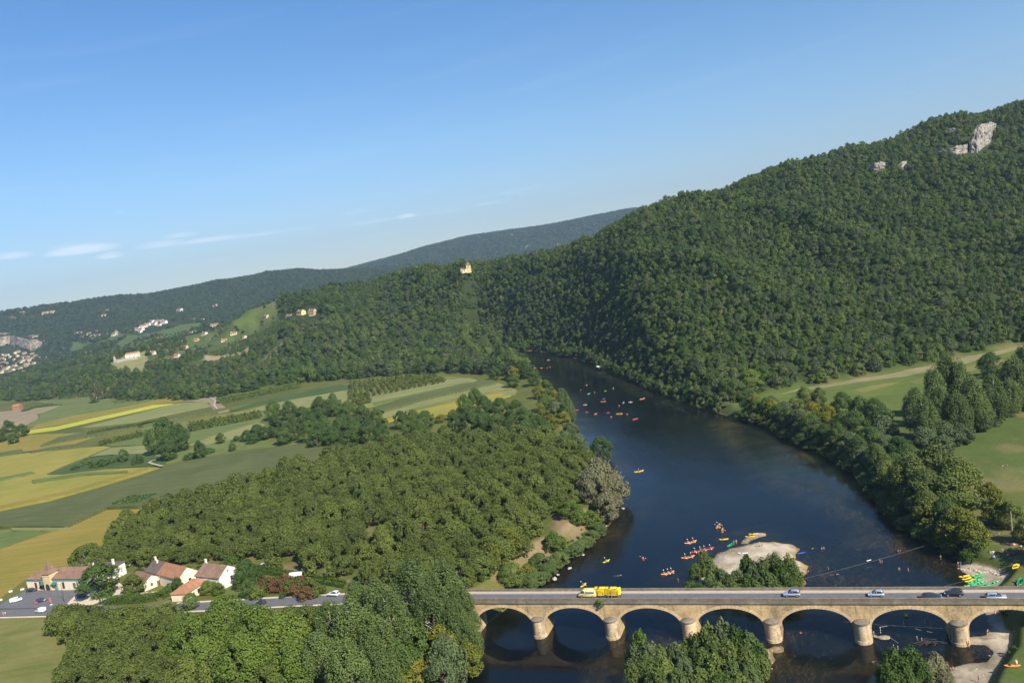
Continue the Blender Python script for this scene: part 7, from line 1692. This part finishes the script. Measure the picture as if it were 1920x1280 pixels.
for i, (px, py, kd, zz, shirt, shorts, lab) in enumerate(folk):
    if zz in ('g', 'v', 'p'):
        q = P(px, py, 1.5)
        for _ in range(6): q = P(px, py, max(gz(q.x, q.y), 0))
        q.z = gz(q.x, q.y) + (.02 if zz != 'p' else .5) + (.15 if zz == 'v' else 0)
    else: q = P(px, py, 0); q.z = zz
    a = rnd.uniform(-PI, PI); person(kd, q, a, lab, shirt, shorts)
    if kd == 'lie' and zz == 'g':
        b = MB(); b.box(-.95, .95, -.42, .42, .0, .03); o = b.build('towel', TOW[i % 5], loc=q+Vector((0, 0, -.015)), rz=a); tag(o, 'towel under the '+lab.replace('lying ', ''), 'towel')
# moored and stored boats at the landing
def gloc(px, py, dz=.05, z0=.5):
    q = P(px, py, z0)
    for _ in range(6): q = P(px, py, max(gz(q.x, q.y), 0))
    q.z = max(gz(q.x, q.y), -.02)+dz; return q
mo = []
for i, (px, py, k_, c_, a_) in enumerate([(1808,1081,'kayak','yellow',5),(1813,1085,'kayak','yellow',14),(1818,1089,'kayak','yellow',16),(1824,1081,'kayak','lime',15),(1829,1085,'kayak','lime',18),(1833,1080,'kayak','green',15),(1838,1083,'kayak','green',14),(1828,1092,'canoe','green',14),(1822,1098,'canoe','green',8),(1834,1096,'canoe','green',12),(1852,1098,'canoe','green',6),(1862,1095,'canoe','green',12)]):
    mo.append((c_, k_, boat(k_, gloc(px, py), ANG+math.radians(20+a_), c_, 'x')))
for key in {(c_, k_) for c_, k_, _ in mo}:
    L_ = [o for c_, k_, o in mo if (c_, k_) == key]; ordlabel(L_, f'{key[0]} {key[1]} drawn up at the small landing beside the bridge')
    for o in L_: o['group'] = 'boats drawn up at the landing'
def rack(px, py, label, cc, kind, n):
    q = gloc(px, py, 0, 3.0); t = empty('boat_rack', q, ANG+.5, label, 'rack')
    for y in (-1.6, 1.6): b = MB(); b.box(-.1, .1, y-.1, y+.1, -.3, 1.2); b.build('post', WOOD, t); b = MB(); b.box(-.9, .9, y-.06, y+.06, .45, .58); b.build('rail', WOOD, t)
    for i in range(n):
        p_ = q+Vector((math.cos(ANG+.5), math.sin(ANG+.5), 0))*(-.55+i*.55)+Vector((0, 0, .6+.0)); boat(kind, p_, ANG+.5+PI/2-.9, cc, f'{cc} {kind} lying on the rack at the right edge of the grass, {["left", "middle", "right"][i]} of {n}', f'{cc} boats on the rack')
rack(1905, 1066, 'timber boat rack with yellow kayaks on the grass at the right edge', 'yellow', 'kayak', 3)
rack(1915, 1096, 'timber boat rack with green canoes above the landing at the right edge', 'green', 'canoe', 2)
boat('kayak', gloc(1898, 1249, .05, 2), ANG+.1, 'orange', 'orange kayak lying on the lower right lawn')
boat('kayak', gloc(1393, 1038, .05, .4), ANG, 'white', 'white kayak lying in the middle of the gravel island')
boat('canoe', gloc(1905, 1038, .05, 3), ANG+.6, 'red', 'red canoe lying in the shade at the right edge of the meadow')
# parasol
q = gloc(1829, 936, 0, 3); t = empty('parasol', q, .3, 'white tilted parasol beside the big overhanging tree', 'parasol'); t.rotation_euler = (.45, .3, 0)
b = MB(); b.tube([(0, 0, -.2), (0, 0, 2.2)], .03, 6); b.build('pole', STEEL, t); b = MB(); n = 12; b.add([(1.35*math.cos(2*PI*i/n), 1.35*math.sin(2*PI*i/n), 1.85) for i in range(n)]+[(0, 0, 2.3)]+[(1.3*math.cos(2*PI*i/n), 1.3*math.sin(2*PI*i/n), 1.81) for i in range(n)]+[(0, 0, 2.25)], [(i, (i+1) % n, n) for i in range(n)]+[(n+1+(i+1) % n, n+1+i, 2*n+1) for i in range(n)]+[(i, n+1+i, n+1+(i+1) % n, (i+1) % n) for i in range(n)]); b.build('canopy', CL['white'], t)
# ropes with floats, marker posts
def rope(pts, r, label, sag=0.0, name='rope'):
    b = MB(); out = []
    for i in range(len(pts)-1):
        for k in range(8): t_ = k/8; p_ = pts[i].lerp(pts[i+1], t_); out.append(p_-Vector((0, 0, sag*4*t_*(1-t_))))
    out.append(pts[-1]); b.tube(out, r, 5); return tag(b.build(name, plain('grey_rope', (.24,.235,.22), .8)), label, name)
A_ = P(1500, 1086, .3); B_ = P(1768, 1012, 2.2)
rope([A_, B_], .022, 'long grey cable stretched over the pool from the island to the right bank', .5, 'cable')
A2 = P(1700, 1118, .1); B2 = P(1795, 1092, .1); C2 = gloc(1896, 1062, .6, 3)
rope([A2, B2, C2], .02, 'grey floating rope running to the landing behind the bridge', .0)
fl_ = []
for a_, b_, z in ((1629,1050,1.0),(1714,1111,.15),(1756,1102,.15)):
    q = P(a_, b_, z); b = MB(); d = (B_-A_).normalized(); b.tube([-d*.75, d*.75], [.13, .13], 8); o = b.build('float', plain('white_float', (.78,.78,.76), .5), loc=q); tag(o, 'long white float', 'float', 'white rope floats'); fl_.append(o)
fl_[0]['label'] = 'white float on the long cable over the pool'; fl_[1]['label'] = 'white float on the rope beside the bridge parapet, left'; fl_[2]['label'] = 'white float on the rope behind the bridge, right'
t = empty('marker_post', gloc(1840, 1073, 0, .5), 0, 'thin red marker post on the sandy landing', 'post'); b = MB(); b.tube([(0, 0, -.3), (0, 0, 1.9)], .05, 6); b.build('pole', REDF, t); b = MB(); b.box(-.12, .12, -.03, .03, 1.7, 1.95); b.build('cap', CL['white'], t)
# slalom course under the fifth span: beams slung from wires with striped poles
gates = [(1694,1163,13),(1734,1160,15),(1744,1165,14),(1650,1175,13),(1638,1183,11),(1719,1192,8.5),(1728,1195,6),(1675,1208,8),(1683,1210,8)]
gl_ = []
WHT = CL['white']
for i, (px, py, ln) in enumerate(gates):
    zt = .2+ln*.125; q = P(px, py, zt+.2); t = empty('slalom_pole', q, 0, 'x', 'slalom pole', 'hanging slalom poles'); n = 5; seg = ln*.125/n
    for c_ in (0, 1):
        b = MB()
        for k in range(n):
            if k % 2 == c_: b.tube([(0, 0, -k*seg), (0, 0, -(k+1)*seg+.01)], .07, 8)
        b.build('stripe', WHT if c_ == 0 else (REDF if i not in (3, 0, 7) else CL['green']), t)
    gl_.append(t)
ordlabel(gl_, 'striped slalom pole hanging over the water below the right arch')
for o in gl_: o['group'] = 'hanging slalom poles'
for j, (a_, b_, l_) in enumerate([((1671,1171),(1678,1173),'left'),((1649,1175),(1664,1173),'lower left'),((1716,1178),(1727,1181),'middle'),((1738,1183),(1748,1185),'right'),((1670,1195),(1684,1205),'lowest slanting')]):
    q0 = P(*a_, 2.0); q1 = P(*b_, 2.0); b = MB(); b.tube([q0, q1], .06, 6); tag(b.build('gate_beam', plain('weathered_beam', (.30,.29,.27), .8)), f'grey {l_} beam of the slalom course below the right arch', 'gate beam')
def span_wire(p, q, lab): rope([p, q], .012, lab, .15, 'wire')
span_wire(BR(3.2*SPAN+13.4, -.1, 5.2), BR(5*SPAN-2.0, -.1, 3.6), 'upper wire of the slalom course slung between two piers')
span_wire(P(1715, 1179, 2.1), BR(4.75*SPAN, .2, 8.0), 'thin wire from the middle slalom beam up to the arch')
b = MB(); b.sweep([[(x_+math.cos(2*PI*i/12)*r_*0+0, math.cos(2*PI*i/12)*r_, math.sin(2*PI*i/12)*r_) for i in range(12)] for x_, r_ in ((-.45, .05), (-.3, .34), (0, .45), (.3, .34), (.45, .05))]); o = b.build('buoy', HC['yellow'], loc=P(1699, 1153, .25)); tag(o, 'round yellow buoy floating behind the right arch', 'buoy')
rm_ = plain('river_rock', (.28,.24,.16), .9, var=.35, scale=1.5)
def rock(px, py, s, label, group=None, z0=0.0, mt=None, flat=.5):
    q = P(px, py, z0); q.z = max(gz(q.x, q.y), -.15) if z0 else -.05
    bm = bmesh.new(); bmesh.ops.create_icosphere(bm, subdivisions=2, radius=1)
    for v in bm.verts: k = 1+.45*(rnd.random()-.5); v.co = Vector((v.co.x*s*k, v.co.y*s*.7*k, v.co.z*s*flat*k))
    me = bpy.data.meshes.new('rock'); bm.to_mesh(me); bm.free(); o = meshobj('rock', me, mt or rm_, loc=q, rz=rnd.uniform(0, 3)); return tag(o, label, 'rock', group)
rock(1658, 1195, 1.7, 'long mossy boulder breaking the water left of the slalom poles', flat=.3); rock(1642, 1193, .7, 'small boulder between the pier and the long mossy boulder'); rock(1634, 1193, .6, 'small boulder touching the pier left of the slalom course')
wr = plain('pale_river_stone', (.42,.38,.30), .9, var=.25, scale=1.5)
rk = [rock(px, py, s, 'x', 'stones along the left bank', mt=wr) for px, py, s in ((1171,928,1.3),(1163,934,1.0),(1168,953,1.0),(1155,965,.9),(1136,986,.8),(1096,1026,.9),(1093,1040,.7),(1066,1045,1.4),(1060,1052,1.2),(1052,1060,1.0),(1046,1077,.7),(1040,1085,1.2),(1068,1065,1.0))]
ordlabel(rk, 'pale stone at the waterline of the left bank above the bridge')
st_ = []
for i in range(16):
    t_ = i/15; px = 1797+t_*80; py = 1063+t_*14+2*math.sin(i)
    st_.append(rock(px, py, .45+.3*rnd.random(), 'pale block in the stone row edging the landing beach', 'stones edging the landing', .4, wr, .7))
dk = plain('dark_wood_debris', (.06,.045,.03), .9)
b = MB()
for i in range(26):
    a_ = rnd.uniform(0, PI); l_ = rnd.uniform(1, 2.6); x_ = rnd.gauss(0, 1.5); y_ = rnd.gauss(0, .6); l_ *= .6; b.tube([(x_-math.cos(a_)*l_, y_-math.sin(a_)*l_*.4, rnd.uniform(-.2, .5)), (x_+math.cos(a_)*l_, y_+math.sin(a_)*l_*.4, rnd.uniform(-.2, .8))], [.12, .05], 5)
o = b.build('driftwood_pile', dk, loc=BR(5*SPAN-6.5, -.8, 0), rz=ANG); tag(o, 'dark driftwood pile caught against the right pier', 'driftwood', None, 'stuff')
b = MB()
for i in range(12): a_ = rnd.uniform(-.3, .5); b.tube([(rnd.gauss(0, .9)-.7, rnd.gauss(0, .25), .08), (rnd.gauss(0, .9)+.7, rnd.gauss(0, .3), .22)], [.05, .02], 4)
o = b.build('driftwood_pile', plain('pale_driftwood', (.30,.25,.18), .9), loc=gloc(1853, 1196, .02, .4), rz=ANG); tag(o, 'thin scatter of pale driftwood on the bathing beach', 'driftwood', None, 'stuff')
bm_ = tree  # bench of logs near meadow shade left out of frame
# bare branches of the grey willow, picnic posts
for (px, py, h_, lab) in ((1820,1010,7,'grey pole standing among the yellow-green trees by the landing'),(1899,1005,8,'tall pale bare trunk beside the thin olive tree in the meadow')):
    q = gloc(px, py, 0, 3); b = MB(); b.tube([(0, 0, -.5), (.1, 0, h_)], [.16, .1], 8); tag(b.build('pole', BARK_P, loc=q), lab, 'pole')
q = topt(1135, 866, 18, ZL)
for i, (px, py) in enumerate(((1150,930),(1125,925))):
    b = trunk_mb(60+i, 17, .42, 16, 7, 3, spread=1.0, n=8, top=.95); o = b.build('bare_branches', plain('bleached_wood', (.50,.47,.40), .8), None, True, loc=P(px, py+6, 2)-Vector((0, 4, 0))); tag(o, ('tall' if i == 0 else 'lower')+' bleached dead tree standing within the grey willow on the left bank', 'dead tree')
print('objects', len(bpy.data.objects), 'nonfinite', 0)
# ------------------------------------------------------------------ air
b = MB(); b.box(-7500, 7500, -700, 8600, -5, 640)
m = bpy.data.materials.new('haze_air'); m.use_nodes = True; nt = m.node_tree; nt.nodes.clear(); pv = nt.nodes.new('ShaderNodeVolumePrincipled'); pv.inputs['Color'].default_value = (.60, .79, 1, 1); pv.inputs['Density'].default_value = HAZE; pv.inputs['Anisotropy'].default_value = .3
o = nt.nodes.new('ShaderNodeOutputMaterial'); nt.links.new(pv.outputs[0], o.inputs['Volume']); m.cycles.homogeneous_volume = True
hz = b.build('haze', m); tag(hz, kind='stuff')
